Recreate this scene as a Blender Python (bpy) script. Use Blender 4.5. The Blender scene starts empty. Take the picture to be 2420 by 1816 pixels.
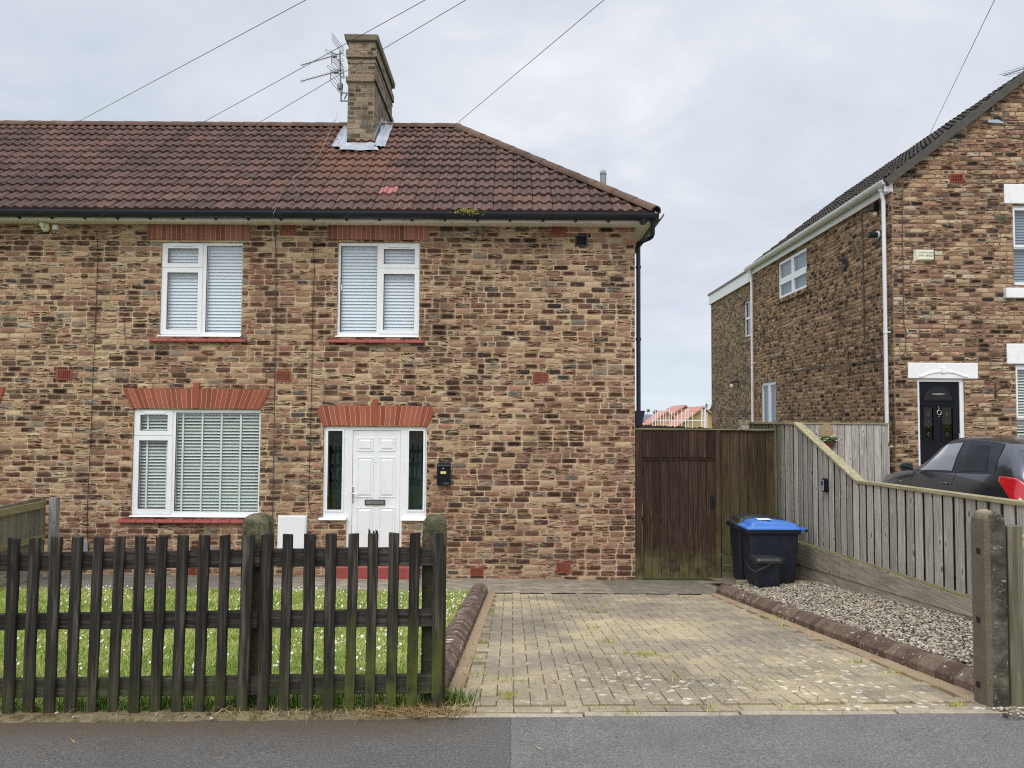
import bpy, bmesh, math, random
import numpy as np
from mathutils import Vector, Matrix
random.seed(7); rng = np.random.default_rng(7)
R = math.radians
SC = bpy.context.scene
COL = SC.collection

# ------------------------------------------------------------------ camera
F = 1818.0; CX, CY = 1210.0, 908.0
PITCH = math.atan(82/1818.0); ROLL = 0.006
EYE = Vector((0, 0, 1.667))
cam_d = bpy.data.cameras.new('camera'); cam = bpy.data.objects.new('camera', cam_d); COL.objects.link(cam)
cam_d.sensor_fit = 'HORIZONTAL'; cam_d.sensor_width = 36.0; cam_d.lens = F/2420*36
cam_d.clip_start = 0.05; cam_d.clip_end = 6000
CM = Matrix.Rotation(math.pi/2 + PITCH, 3, 'X') @ Matrix.Rotation(ROLL, 3, 'Z')
cam.matrix_world = Matrix.Translation(EYE) @ CM.to_4x4()
SC.camera = cam

def ray(px, py): return CM @ Vector(((px-CX)/F, (CY-py)/F, -1.0))
def aty(px, py, Y):
    d = ray(px, py); k = Y/d.y
    return EYE.x + d.x*k, EYE.z + d.z*k
def atx(px, py, X):
    d = ray(px, py); k = X/d.x
    return d.y*k, EYE.z + d.z*k
def rect(px0, py0, px1, py1, Y):
    """pixel rectangle -> x0,x1,z0,z1 on the plane y=Y"""
    xm, ym = (px0+px1)/2, (py0+py1)/2
    return (aty(px0, ym, Y)[0], aty(px1, ym, Y)[0], aty(xm, py1, Y)[1], aty(xm, py0, Y)[1])

def lerp(a, b, t): return a+(b-a)*t
def clamp(t): return max(0.0, min(1.0, t))
YF = 11.7
def gz(x, y):
    """height of the ground: level at the street, falling towards the house, then falling away behind"""
    f = 0.036+0.014*max(-8, min(8, x)); b = -0.746-0.005*max(-8, min(8, x))
    if y <= 4.3: return f
    if y <= YF: return lerp(f, b, (y-4.3)/(YF-4.3))
    if y <= 24: return b
    if y <= 60: return lerp(b, -4.2, (y-24)/36)
    return -4.2

# ------------------------------------------------------------------ node helper
def C(r, g, b, k=1.0):
    f = lambda v: ((v/255+0.055)/1.055)**2.4 if v/255 > 0.04045 else v/255/12.92
    return (f(r)*k, f(g)*k, f(b)*k, 1.0)
class NT:
    def __init__(s, name, world=None):
        if world is None:
            s.m = bpy.data.materials.new(name); s.m.use_nodes = True; s.t = s.m.node_tree
        else: s.m = world; s.t = world.node_tree
        s.t.nodes.clear()
    def n(s, ty, **kw):
        x = s.t.nodes.new('ShaderNode'+ty)
        for k, v in kw.items(): setattr(x, k, v)
        return x
    def put(s, sock, v):
        if v is None: return
        if isinstance(v, bpy.types.NodeSocket): s.t.links.new(v, sock)
        else: sock.default_value = v
    def math(s, op, a, b=None, c=None, cl=False):
        x = s.n('Math', operation=op); x.use_clamp = cl
        s.put(x.inputs[0], a); s.put(x.inputs[1], b); s.put(x.inputs[2], c)
        return x.outputs[0]
    def vm(s, op, a, b=None):
        x = s.n('VectorMath', operation=op); s.put(x.inputs[0], a); s.put(x.inputs[1], b)
        return x.outputs[0]
    def mix(s, f, a, b, blend='MIX'):
        x = s.n('Mix', data_type='RGBA', blend_type=blend); x.clamp_factor = True
        s.put(x.inputs[0], f); s.put(x.inputs[6], a); s.put(x.inputs[7], b)
        return x.outputs[2]
    def noise(s, vec, scale, detail=3, rough=0.55, dist=0.0, col=False):
        x = s.n('TexNoise'); s.put(x.inputs['Vector'], vec); x.inputs['Scale'].default_value = scale
        x.inputs['Detail'].default_value = detail; x.inputs['Roughness'].default_value = rough
        x.inputs['Distortion'].default_value = dist
        return x.outputs['Color' if col else 'Fac']
    def white(s, vec, col=False):
        x = s.n('TexWhiteNoise', noise_dimensions='3D'); s.put(x.inputs['Vector'], vec)
        return x.outputs['Color' if col else 'Value']
    def ramp(s, f, stops, interp='LINEAR'):
        x = s.n('ValToRGB'); cr = x.color_ramp; cr.interpolation = interp
        while len(cr.elements) < len(stops): cr.elements.new(0.5)
        for e, (p, c) in zip(cr.elements, stops):
            e.position = p; e.color = c if not isinstance(c, (int, float)) else (c, c, c, 1)
        s.put(x.inputs[0], f); return x.outputs[0]
    def mr(s, v, a, b, c=0.0, d=1.0, smooth=True):
        x = s.n('MapRange'); x.interpolation_type = 'SMOOTHSTEP' if smooth else 'LINEAR'
        s.put(x.inputs[0], v)
        for i, k in enumerate((a, b, c, d)): s.put(x.inputs[i+1], k)
        return x.outputs[0]
    def xyz(s, v):
        x = s.n('SeparateXYZ'); s.put(x.inputs[0], v); return x.outputs
    def comb(s, a, b, c=0.0):
        x = s.n('CombineXYZ'); s.put(x.inputs[0], a); s.put(x.inputs[1], b); s.put(x.inputs[2], c); return x.outputs[0]
    def obj(s): return s.n('TexCoord').outputs['Object']
    def attr(s, name):
        x = s.n('Attribute'); x.attribute_name = name; return x.outputs['Fac']
    def bump(s, h, st=0.5, dist=0.01):
        x = s.n('Bump'); x.inputs['Strength'].default_value = st; x.inputs['Distance'].default_value = dist
        s.put(x.inputs['Height'], h); return x.outputs[0]
    def out(s, col, rough=0.8, bump=None, metal=0.0, spec=0.5, coat=0.0, sss=None):
        p = s.n('BsdfPrincipled'); o = s.n('OutputMaterial')
        s.put(p.inputs['Base Color'], col); s.put(p.inputs['Roughness'], rough); s.put(p.inputs['Metallic'], metal)
        s.put(p.inputs['Specular IOR Level'], spec); s.put(p.inputs['Coat Weight'], coat)
        if coat: p.inputs['Coat Roughness'].default_value = 0.04
        if bump is not None: s.put(p.inputs['Normal'], bump)
        s.t.links.new(p.outputs[0], o.inputs[0]); return s.m

def plain(name, c, rough=0.5, var=0.12, scale=6, metal=0.0, spec=0.5, bump=0.0, coat=0.0, dirt=None):
    t = NT(name); co = t.obj()
    n = t.noise(co, scale, 5, 0.6)
    k = lambda f: (c[0]*f, c[1]*f, c[2]*f, 1)
    col = t.ramp(n, [(0.3, k(1-var)), (0.7, k(1+var))])
    if dirt:
        d = t.mr(t.noise(t.vm('MULTIPLY', co, (3, 3, 1)), 3, 6, 0.7), 0.5, 0.75)
        col = t.mix(t.math('MULTIPLY', d, dirt[1]), col, dirt[0])
    b = t.bump(t.noise(co, scale*12, 4, 0.6), bump, 0.003) if bump else None
    rr = t.mr(n, 0.3, 0.7, max(0.02, rough-0.06), rough+0.06)
    return t.out(col, rr, b, metal, spec, coat)

# ------------------------------------------------------------------ materials
def brick_mat(name, h, L, stops, stops2, mortar, ch=0.22, mort=0.006, gash=1.0, seed=0.0, split=None, z0=0.0, sat=1.0):
    t = NT(name); co = t.obj(); X, Y, Z = t.xyz(co)
    nx = t.math('ABSOLUTE', t.xyz(t.n('NewGeometry').outputs['Normal'])[0])
    sel = t.math('GREATER_THAN', nx, 0.7)
    u = t.math('ADD', X, t.math('MULTIPLY', sel, t.math('SUBTRACT', Y, X)))
    v = t.math('ADD', Z, 50-z0)
    wob = t.noise(co, 14, 2, 0.5, col=True); w = t.xyz(wob)
    u = t.math('ADD', t.math('ADD', u, 50+seed), t.math('MULTIPLY', t.math('SUBTRACT', w[0], 0.5), 0.018))
    v = t.math('ADD', v, t.math('MULTIPLY', t.math('SUBTRACT', w[1], 0.5), 0.012))
    rv = t.math('DIVIDE', v, h); row = t.math('FLOOR', rv); fv = t.math('FRACT', rv)
    wr = t.white(t.comb(row, 3.3+seed, 0.5))
    off = t.math('ADD', t.math('MULTIPLY', t.math('MODULO', row, 2.0), 0.5), t.math('MULTIPLY', wr, 0.3))
    bu = t.math('ADD', t.math('DIVIDE', u, L), off); c0 = t.math('FLOOR', bu); f0 = t.math('FRACT', bu)
    hd = t.math('LESS_THAN', t.white(t.comb(c0, row, 7.7+seed)), ch)
    f2 = t.math('MULTIPLY', f0, 2.0)
    fu = t.math('ADD', f0, t.math('MULTIPLY', hd, t.math('SUBTRACT', t.math('FRACT', f2), f0)))
    c1 = t.math('ADD', c0, t.math('MULTIPLY', hd, t.math('MULTIPLY', t.math('FLOOR', f2), 0.37)))
    Lw = t.math('SUBTRACT', L, t.math('MULTIPLY', hd, L/2))
    du = t.math('MULTIPLY', t.math('MINIMUM', fu, t.math('SUBTRACT', 1.0, fu)), Lw)
    dv = t.math('MULTIPLY', t.math('MINIMUM', fv, t.math('SUBTRACT', 1.0, fv)), h)
    rad = 0.016   # rounded corner distance
    qa = t.math('MAXIMUM', t.math('SUBTRACT', rad, du), 0.0); qb = t.math('MAXIMUM', t.math('SUBTRACT', rad, dv), 0.0)
    dd = t.math('SUBTRACT', rad, t.math('SQRT', t.math('ADD', t.math('MULTIPLY', qa, qa), t.math('MULTIPLY', qb, qb))))
    en = t.noise(co, 55, 3, 0.6)
    dd = t.math('ADD', dd, t.math('MULTIPLY', t.math('SUBTRACT', en, 0.5), 0.010))
    m = t.mr(dd, mort*0.55, mort*1.3)                     # 1 on brick, 0 on mortar
    idv = t.comb(c1, row, 1.5+seed)
    wc = t.white(idv, True); r = t.xyz(wc)
    big = t.noise(co, 0.55, 2, 0.5)
    base = t.mix(t.mr(big, 0.38, 0.62), t.ramp(r[0], stops), t.ramp(r[0], stops2))
    # second tone inside a brick
    sh = t.vm('ADD', t.comb(t.math('MULTIPLY', u, 9.0), t.math('MULTIPLY', v, 38.0), 0.0), t.vm('MULTIPLY', wc, (31, 17, 23)))
    sn = t.noise(sh, 1.0, 4, 0.6, 0.4)
    alt = t.ramp(r[1], stops)
    base = t.mix(t.math('MULTIPLY', t.mr(sn, 0.50, 0.60), 0.75), base, alt)
    # dark horizontal gashes and light slips of the rustic face
    g = t.vm('ADD', t.comb(t.math('MULTIPLY', u, 5.0), t.math('MULTIPLY', v, 62.0), 2.0), t.vm('MULTIPLY', wc, (13, 41, 7)))
    gn = t.noise(g, 1.0, 3, 0.55, 0.8)
    ga = t.math('MULTIPLY', t.mr(gn, 0.58, 0.66), t.mr(r[2], 0.25, 0.6))
    base = t.mix(t.math('MULTIPLY', ga, 0.80*gash), base, C(58, 42, 36))
    lg = t.math('MULTIPLY', t.mr(gn, 0.42, 0.34), t.mr(r[2], 0.3, 0.7))
    base = t.mix(t.math('MULTIPLY', lg, 0.45*gash), base, C(205, 178, 132))
    fine = t.noise(co, 120, 4, 0.7)
    base = t.mix(0.55, base, t.ramp(fine, [(0.25, 0.25), (0.75, 0.85)]), 'SOFT_LIGHT')
    # burnt middles
    cen = t.math('MULTIPLY', t.mr(dd, 0.010, 0.016), t.math('LESS_THAN', r[2], 0.16))
    base = t.mix(t.math('MULTIPLY', cen, 0.8), base, C(48, 42, 42))
    mc = t.mix(t.noise(co, 40, 3, 0.6), (mortar[0]*0.62, mortar[1]*0.60, mortar[2]*0.57, 1), mortar)
    mc = t.mix(t.mr(t.noise(co, 1.3, 3, 0.6), 0.45, 0.7), mc, (mortar[0]*0.55, mortar[1]*0.53, mortar[2]*0.50, 1))
    col = t.mix(m, mc, base)
    stain = t.noise(t.vm('MULTIPLY', co, (1.2, 1.2, 0.45)), 1.6, 5, 0.65)
    col = t.mix(t.math('MULTIPLY', t.mr(stain, 0.52, 0.72), 0.35), col, C(66, 58, 50))
    hs = t.n('HueSaturation'); hs.inputs['Saturation'].default_value = sat; t.put(hs.inputs['Color'], col); col = hs.outputs[0]
    hgt = t.math('ADD', m, t.math('ADD', t.math('MULTIPLY', gn, -0.9), t.math('MULTIPLY', fine, 0.5)))
    return t.out(col, 0.9, t.bump(hgt, 0.9, 0.010), spec=0.25)

K = 1.0
ST_A = [(0.0, C(60, 54, 54)), (0.07, C(92, 72, 60)), (0.2, C(140, 100, 74)), (0.36, C(172, 118, 88)), (0.5, C(180, 138, 100)),
        (0.66, C(204, 168, 122)), (0.82, C(216, 186, 140)), (0.93, C(198, 136, 100)), (1.0, C(160, 142, 118))]
ST_B = [(0.0, C(56, 50, 52)), (0.10, C(88, 66, 56)), (0.24, C(128, 86, 66)), (0.42, C(158, 98, 72)), (0.6, C(168, 112, 82)),
        (0.76, C(190, 146, 104)), (0.88, C(204, 170, 126)), (0.95, C(184, 108, 78)), (1.0, C(140, 120, 100))]
ST_N = [(0.0, C(58, 52, 52)), (0.12, C(86, 68, 58)), (0.28, C(122, 92, 72)), (0.46, C(150, 110, 82)), (0.62, C(160, 124, 90)),
        (0.78, C(186, 152, 108)), (0.9, C(198, 166, 120)), (1.0, C(170, 112, 82))]
ST_NS = [(0.0, C(52, 46, 46)), (0.15, C(84, 68, 58)), (0.35, C(118, 92, 72)), (0.6, C(138, 106, 80)), (0.8, C(154, 122, 90)),
         (0.93, C(182, 152, 110)), (1.0, C(156, 104, 78))]
ST_X = [(0.0, C(66, 56, 50)), (0.3, C(106, 88, 72)), (0.6, C(136, 114, 90)), (0.85, C(152, 130, 104)), (1.0, C(166, 146, 116))]
M = {}
M['brick'] = brick_mat('rustic_brick', 0.0842, 0.2345, ST_A, ST_B, C(208, 184, 146), seed=0.0)
M['brick_nb'] = brick_mat('neighbour_brick', 0.0842, 0.2345, ST_N, ST_N, C(164, 142, 108), seed=3.1)
M['brick_nbs'] = brick_mat('neighbour_side_brick', 0.0842, 0.2345, ST_NS, ST_NS, C(146, 124, 96), seed=9.7, ch=0.4)
M['brick_ext'] = brick_mat('extension_brick', 0.075, 0.2345, ST_X, ST_X, C(168, 148, 120), seed=5.1, gash=0.25, ch=0.5, sat=1.0)
M['brick_ch'] = brick_mat('chimney_brick', 0.0842, 0.2345, [(0, C(80, 72, 64)), (0.2, C(108, 96, 80)), (0.45, C(146, 126, 100)), (0.65, C(170, 146, 114)), (0.85, C(148, 112, 92)), (1, C(112, 104, 92))],
                           [(0, C(84, 76, 66)), (0.5, C(128, 112, 86)), (1, C(150, 128, 96))], C(176, 158, 126), seed=6.2, ch=0.45, sat=0.78)

def tile_mat(name, stops, lich, dark, per=0.30, g=0.31, joint=True, stain=0.0):
    t = NT(name); uv = t.n('UVMap').outputs[0]; X, Y, _ = t.xyz(uv); co = t.obj()
    row = t.math('FLOOR', t.math('DIVIDE', Y, g)); tu = t.math('ADD', t.math('DIVIDE', X, per), 0.0)
    cid = t.comb(t.math('FLOOR', tu), row, 4.2)
    r = t.xyz(t.white(cid, True))
    col = t.ramp(t.math('ADD', t.math('MULTIPLY', r[0], 0.32), t.math('MULTIPLY', t.noise(co, 0.6, 4, 0.65), 0.62)), stops)
    st = t.noise(t.comb(t.math('MULTIPLY', X, 22.0), t.math('MULTIPLY', Y, 2.5), 0.0), 1.0, 5, 0.65)
    col = t.mix(t.math('MULTIPLY', t.mr(st, 0.48, 0.7), 0.55), col, dark)
    sp = t.noise(co, 26, 5, 0.75)
    col = t.mix(t.math('MULTIPLY', t.mr(sp, 0.60, 0.72), 0.5), col, C(140, 120, 112))
    li = t.math('MULTIPLY', t.mr(t.noise(co, 3.2, 6, 0.75), 0.58, 0.70), t.mr(Y, 3.1, 4.0, 0.12, 1.0))
    col = t.mix(li, col, lich)
    if joint:
        sx, sy, sz = t.xyz(co)
        wn = t.math('MULTIPLY', t.math('SUBTRACT', t.noise(co, 2.2, 4, 0.6), 0.5), 1.4)
        sm = t.math('MULTIPLY', t.math('MULTIPLY', t.mr(t.math('ADD', sx, wn), -3.7, -3.2), t.mr(t.math('ADD', sx, wn), -1.7, -2.3)), t.math('MULTIPLY', t.mr(t.math('ADD', sy, wn), 12.0, 12.7), t.mr(sy, 14.0, 13.8)))
        col = t.mix(t.math('MULTIPLY', sm, stain), col, C(142, 100, 72))
        fj = t.math('FRACT', tu)
        j = t.math('LESS_THAN', t.math('MINIMUM', fj, t.math('SUBTRACT', 1.0, fj)), 0.022)
        col = t.mix(t.math('MULTIPLY', j, 0.75), col, C(30, 22, 20))
    b = t.bump(t.math('ADD', sp, t.noise(co, 120, 3, 0.6)), 0.5, 0.006)
    return t.out(col, 0.85, b, spec=0.25)
M['tile'] = tile_mat('clay_roof_tile', [(0.2, C(76, 63, 60)), (0.4, C(96, 76, 71)), (0.55, C(108, 83, 77)), (0.68, C(118, 88, 79)), (0.85, C(95, 78, 73))], C(132, 112, 74), C(50, 41, 40), stain=0.32)
M['tile_g'] = tile_mat('dark_roof_tile', [(0.2, C(52, 49, 49)), (0.5, C(72, 67, 65)), (0.85, C(88, 83, 80))], C(110, 106, 88), C(46, 44, 44))
M['ridge'] = tile_mat('ridge_tile_clay', [(0.2, C(86, 69, 60)), (0.5, C(106, 84, 72)), (0.8, C(120, 100, 84))], C(120, 108, 70), C(72, 58, 50), joint=False)
M['new_tile'] = plain('new_red_tile', C(166, 104, 96), 0.7, 0.12, 12)
M['upvc'] = plain('white_upvc', C(236, 238, 242), 0.35, 0.03, 3, dirt=(C(196, 196, 190), 0.25))
M['fascia'] = plain('off_white_fascia', C(242, 236, 230), 0.5, 0.05, 4, dirt=(C(150, 142, 130), 0.5))
M['paintw'] = plain('white_masonry_paint', C(240, 240, 244), 0.75, 0.04, 8, bump=0.3, dirt=(C(200, 196, 192), 0.4))
M['blackp'] = plain('black_plastic', C(34, 38, 44), 0.45, 0.2, 4)
M['blackm'] = plain('black_metal_paint', C(24, 30, 42), 0.4, 0.15, 6)
M['whitep'] = plain('white_plastic_pipe', C(228, 228, 232), 0.4, 0.04, 3, dirt=(C(170, 166, 158), 0.5))
M['redp'] = plain('red_sill_paint', C(150, 72, 66), 0.55, 0.16, 9, dirt=(C(110, 56, 54), 0.6))
M['lead'] = plain('grey_lead', C(160, 168, 178), 0.55, 0.14, 5, metal=0.0, bump=0.4, dirt=(C(205, 208, 210), 0.6))
M['conc'] = plain('weathered_concrete', C(120, 112, 100), 0.9, 0.25, 9, bump=0.8, dirt=(C(78, 76, 66), 0.6))
M['capst'] = plain('chimney_cement', C(120, 114, 96), 0.9, 0.25, 9, bump=0.8, dirt=(C(80, 76, 62), 0.7))
M['metal'] = plain('grey_metal', C(150, 152, 156), 0.4, 0.1, 10, metal=0.7)
M['chrome'] = plain('bright_metal', C(214, 214, 214), 0.25, 0.05, 10, metal=0.9)
M['wire'] = plain('dark_cable', C(78, 76, 77), 0.6, 0.1, 10)
M['wirel'] = plain('pale_cable', C(140, 132, 127), 0.6, 0.1, 10)
M['wireb'] = plain('brown_cable', C(62, 44, 38), 0.6, 0.1, 10)
M['blindw'] = plain('pale_blue_blind', C(228, 236, 246), 0.5, 0.03, 3)
M['blindg'] = plain('grey_green_blind', C(232, 240, 238), 0.5, 0.03, 3)
M['blindd'] = plain('slate_blind', C(134, 150, 166), 0.5, 0.04, 3)
M['cream'] = plain('cream_plastic', C(232, 230, 204), 0.5, 0.05, 5)
M['navy'] = plain('dark_blue_door', C(9, 15, 27), 0.55, 0.15, 5, spec=0.25)
M['binp'] = plain('black_bin_plastic', C(23, 31, 43), 0.5, 0.14, 5, dirt=(C(50, 54, 58), 0.3))
M['binl'] = plain('black_bin_lid', C(46, 46, 47), 0.45, 0.14, 5)
M['blue'] = plain('blue_bin_lid', C(74, 126, 208), 0.4, 0.06, 4, dirt=(C(58, 104, 182), 0.5))
M['paper'] = plain('white_sticker', C(230, 236, 232), 0.6, 0.04, 20)
M['gold'] = plain('pale_gold_label', C(220, 204, 128), 0.5, 0.06, 30)
M['rubber'] = plain('tyre_rubber', C(26, 26, 27), 0.8, 0.1, 20)
M['terra'] = plain('brown_wicker', C(112, 66, 54), 0.8, 0.3, 40, bump=0.8)
M['wicker'] = plain('pale_wicker', C(158, 138, 106), 0.8, 0.35, 60, bump=0.8)
M['vent'] = plain('red_air_brick', C(150, 72, 58), 0.8, 0.18, 20)
M['hole'] = plain('dark_opening', C(30, 22, 22), 0.9, 0.1, 5)
M['timber'] = plain('raw_timber', C(170, 152, 122), 0.8, 0.2, 10)
M['tanwall'] = plain('distant_tan_brick', C(178, 150, 112), 0.9, 0.08, 3)
M['redroof'] = None
M['grille'] = plain('grey_flue', C(150, 154, 158), 0.5, 0.08, 4)
M['trunk'] = plain('tree_bark', C(70, 60, 50), 0.9, 0.2, 6)

def sol_mat(name, c1, c2, c3):
    t = NT(name); r = t.attr('rnd'); co = t.obj()
    col = t.ramp(r, [(0.0, c1), (0.5, c2), (1.0, c3)])
    n = t.noise(co, 30, 5, 0.7)
    col = t.mix(t.math('MULTIPLY', t.mr(n, 0.5, 0.75), 0.4), col, C(96, 52, 42))
    return t.out(col, 0.85, t.bump(n, 0.4, 0.004), spec=0.25)
M['lint'] = sol_mat('red_soldier_brick', C(134, 74, 58), C(152, 85, 66), C(168, 98, 78))
M['lint2'] = sol_mat('worn_soldier_brick', C(120, 80, 72), C(146, 92, 80), C(164, 112, 98))
M['mortar'] = plain('grey_mortar', C(206, 170, 146), 0.9, 0.15, 20)

def wood_mat(name, cd, cm, cl, axis='Z', algae=None, gs=1.0, knots=0.0, groove=0.0):
    """algae=(colour, z_low_full, z_high_none, strength)"""
    t = NT(name); co = t.obj(); r = t.attr('rnd')
    sc = {'Z': (55*gs, 55*gs, 2.4), 'X': (2.4, 55*gs, 55*gs), 'Y': (55*gs, 2.4, 55*gs)}[axis]
    v = t.vm('ADD', t.vm('MULTIPLY', co, sc), t.comb(t.math('MULTIPLY', r, 91.0), t.math('MULTIPLY', r, 37.0), t.math('MULTIPLY', r, 53.0)))
    gr = t.noise(v, 1.0, 5, 0.65, 0.5)
    col = t.ramp(gr, [(0.28, cd), (0.5, cm), (0.74, cl)])
    k = t.ramp(r, [(0.0, 0.62), (1.0, 1.25)])
    col = t.mix(0.8, col, k, 'MULTIPLY')
    bl = t.noise(t.vm('ADD', t.vm('MULTIPLY', co, tuple(1.0 if s > 10 else 0.35 for s in sc)), t.comb(r, r, r)), 5, 4, 0.6)
    col = t.mix(t.math('MULTIPLY', t.mr(bl, 0.5, 0.72), 0.5), col, cd)
    if knots:
        vo = t.n('TexVoronoi'); t.put(vo.inputs['Vector'], t.vm('ADD', t.vm('MULTIPLY', co, tuple(7.0 if s > 10 else 3.2 for s in sc)), t.comb(t.math('MULTIPLY', r, 9.0), 0.0, t.math('MULTIPLY', r, 5.0))))
        vo.inputs['Scale'].default_value = 1.0
        kn = t.math('MULTIPLY', t.mr(vo.outputs['Distance'], 0.13, 0.05), knots)
        col = t.mix(kn, col, (cd[0]*0.5, cd[1]*0.45, cd[2]*0.4, 1))
        col = t.mix(t.math('MULTIPLY', t.math('MULTIPLY', t.mr(vo.outputs['Distance'], 0.30, 0.14), t.mr(vo.outputs['Distance'], 0.1, 0.16)), knots*0.5), col, cl)
    h = gr
    if algae:
        z = t.xyz(co)[2]
        a = t.math('ADD', z, t.math('MULTIPLY', t.math('SUBTRACT', t.noise(t.vm('MULTIPLY', co, (16, 16, 3)), 1.0, 4, 0.6), 0.5), 0.7))
        am = t.math('MULTIPLY', t.mr(a, algae[2], algae[1]), algae[3])
        am = t.math('MULTIPLY', am, t.mr(t.noise(co, 6, 4, 0.6), 0.25, 0.6))
        col = t.mix(am, col, algae[0])
    return t.out(col, 0.88, t.bump(h, 0.6, 0.004), spec=0.2)
M['picket'] = wood_mat('dark_stained_picket', C(30, 28, 26), C(50, 47, 43), C(100, 92, 83), 'Z', (C(74, 76, 44), 0.0, 0.42, 0.5))
M['picketg'] = wood_mat('green_stained_picket', C(30, 28, 26), C(50, 47, 43), C(102, 94, 84), 'Z', (C(84, 92, 40), 0.12, 0.66, 0.95))
M['rail'] = wood_mat('dark_stained_rail', C(31, 29, 28), C(54, 51, 48), C(104, 98, 90), 'X', (C(74, 84, 48), 0.10, 0.30, 0.6))
M['gwood'] = wood_mat('grey_weathered_board', C(132, 128, 121), C(174, 169, 161), C(206, 201, 192), 'Z', (C(104, 106, 66), -0.15, 0.12, 0.35), 0.9, 0.8)
M['gwoodg'] = wood_mat('greenish_board', C(84, 82, 66), C(116, 114, 94), C(150, 146, 124), 'Z', (C(90, 96, 56), -0.1, 1.2, 0.5), 0.9, 0.6)
M['gback'] = wood_mat('shaded_backing_board', C(58, 52, 43), C(84, 76, 62), C(106, 96, 78), 'Z')  # darker than the face boards, gap shade put into the colour
M['caprail'] = wood_mat('mossy_capping', C(120, 112, 88), C(168, 158, 130), C(196, 186, 160), 'Y', (C(120, 122, 72), 0.5, 2.4, 0.35))
M['capx'] = wood_mat('mossy_capping_across', C(112, 108, 80), C(150, 144, 112), C(176, 168, 138), 'X')
M['gboard'] = wood_mat('grey_gravel_board', C(124, 115, 100), C(166, 156, 140), C(196, 186, 172), 'Y', None, 0.7, 0.8)
M['gboardm'] = wood_mat('mossy_gravel_board', C(90, 90, 56), C(132, 128, 88), C(158, 150, 118), 'Y', None, 0.7, 0.4)
M['bgate'] = wood_mat('brown_stained_board', C(39, 30, 26), C(65, 49, 42), C(104, 81, 69), 'Z', (C(108, 106, 72), -0.66, -0.2, 0.9), 1.6)
M['bgated'] = wood_mat('dark_green_brown_board', C(42, 35, 27), C(74, 62, 48), C(112, 96, 74), 'Z', (C(100, 100, 64), -0.6, 1.0, 0.65), 1.6)
M['lfence'] = wood_mat('left_grey_board', C(98, 92, 80), C(132, 126, 112), C(160, 154, 140), 'Z', None, 0.9)
M['lrail'] = wood_mat('left_mossy_rail', C(100, 96, 62), C(136, 128, 92), C(158, 150, 118), 'Y', None, 0.9)
M['lpost'] = wood_mat('left_grey_post', C(110, 108, 104), C(142, 140, 138), C(168, 166, 164), 'Z', None, 0.9, 0.5)
M['dfence'] = wood_mat('rear_dark_board', C(44, 32, 28), C(66, 48, 42), C(92, 70, 60), 'Z')

def glass_mat(name, tint=(1, 1, 1, 1), refl=1.0):
    t = NT(name); tr = t.n('BsdfTransparent'); tr.inputs[0].default_value = tint
    gl = t.n('BsdfGlossy'); gl.inputs['Roughness'].default_value = 0.015
    t.put(gl.inputs['Normal'], t.bump(t.noise(t.obj(), 2.5, 2, 0.5), 0.06, 0.02))
    fr = t.n('LayerWeight'); fr.inputs[0].default_value = 0.5
    sch = t.math('ADD', t.math('MULTIPLY', t.math('POWER', fr.outputs['Facing'], 5.0), 0.9), 0.045)
    mx = t.n('MixShader'); t.put(mx.inputs[0], t.math('MULTIPLY', sch, refl, cl=True))
    t.t.links.new(tr.outputs[0], mx.inputs[1]); t.t.links.new(gl.outputs[0], mx.inputs[2])
    o = t.n('OutputMaterial'); t.t.links.new(mx.outputs[0], o.inputs[0]); return t.m
M['glass'] = glass_mat('window_glass', (0.96, 0.985, 0.985, 1), 2.2)
M['glassd'] = glass_mat('tinted_glass', (0.55, 0.62, 0.62, 1), 2.0)
M['carglass'] = glass_mat('car_glass', (0.34, 0.38, 0.39, 1), 3.0)
M['carglassf'] = glass_mat('car_front_glass', (0.45, 0.52, 0.52, 1), 5.0); M['carglassr'] = glass_mat('car_rear_glass', (0.30, 0.34, 0.35, 1), 0.9)
M['glassm'] = glass_mat('side_window_glass', (0.80, 0.85, 0.88, 1), 1.3)
M['glassn'] = glass_mat('dark_door_glass', (0.22, 0.27, 0.25, 1), 0.8)

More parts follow.
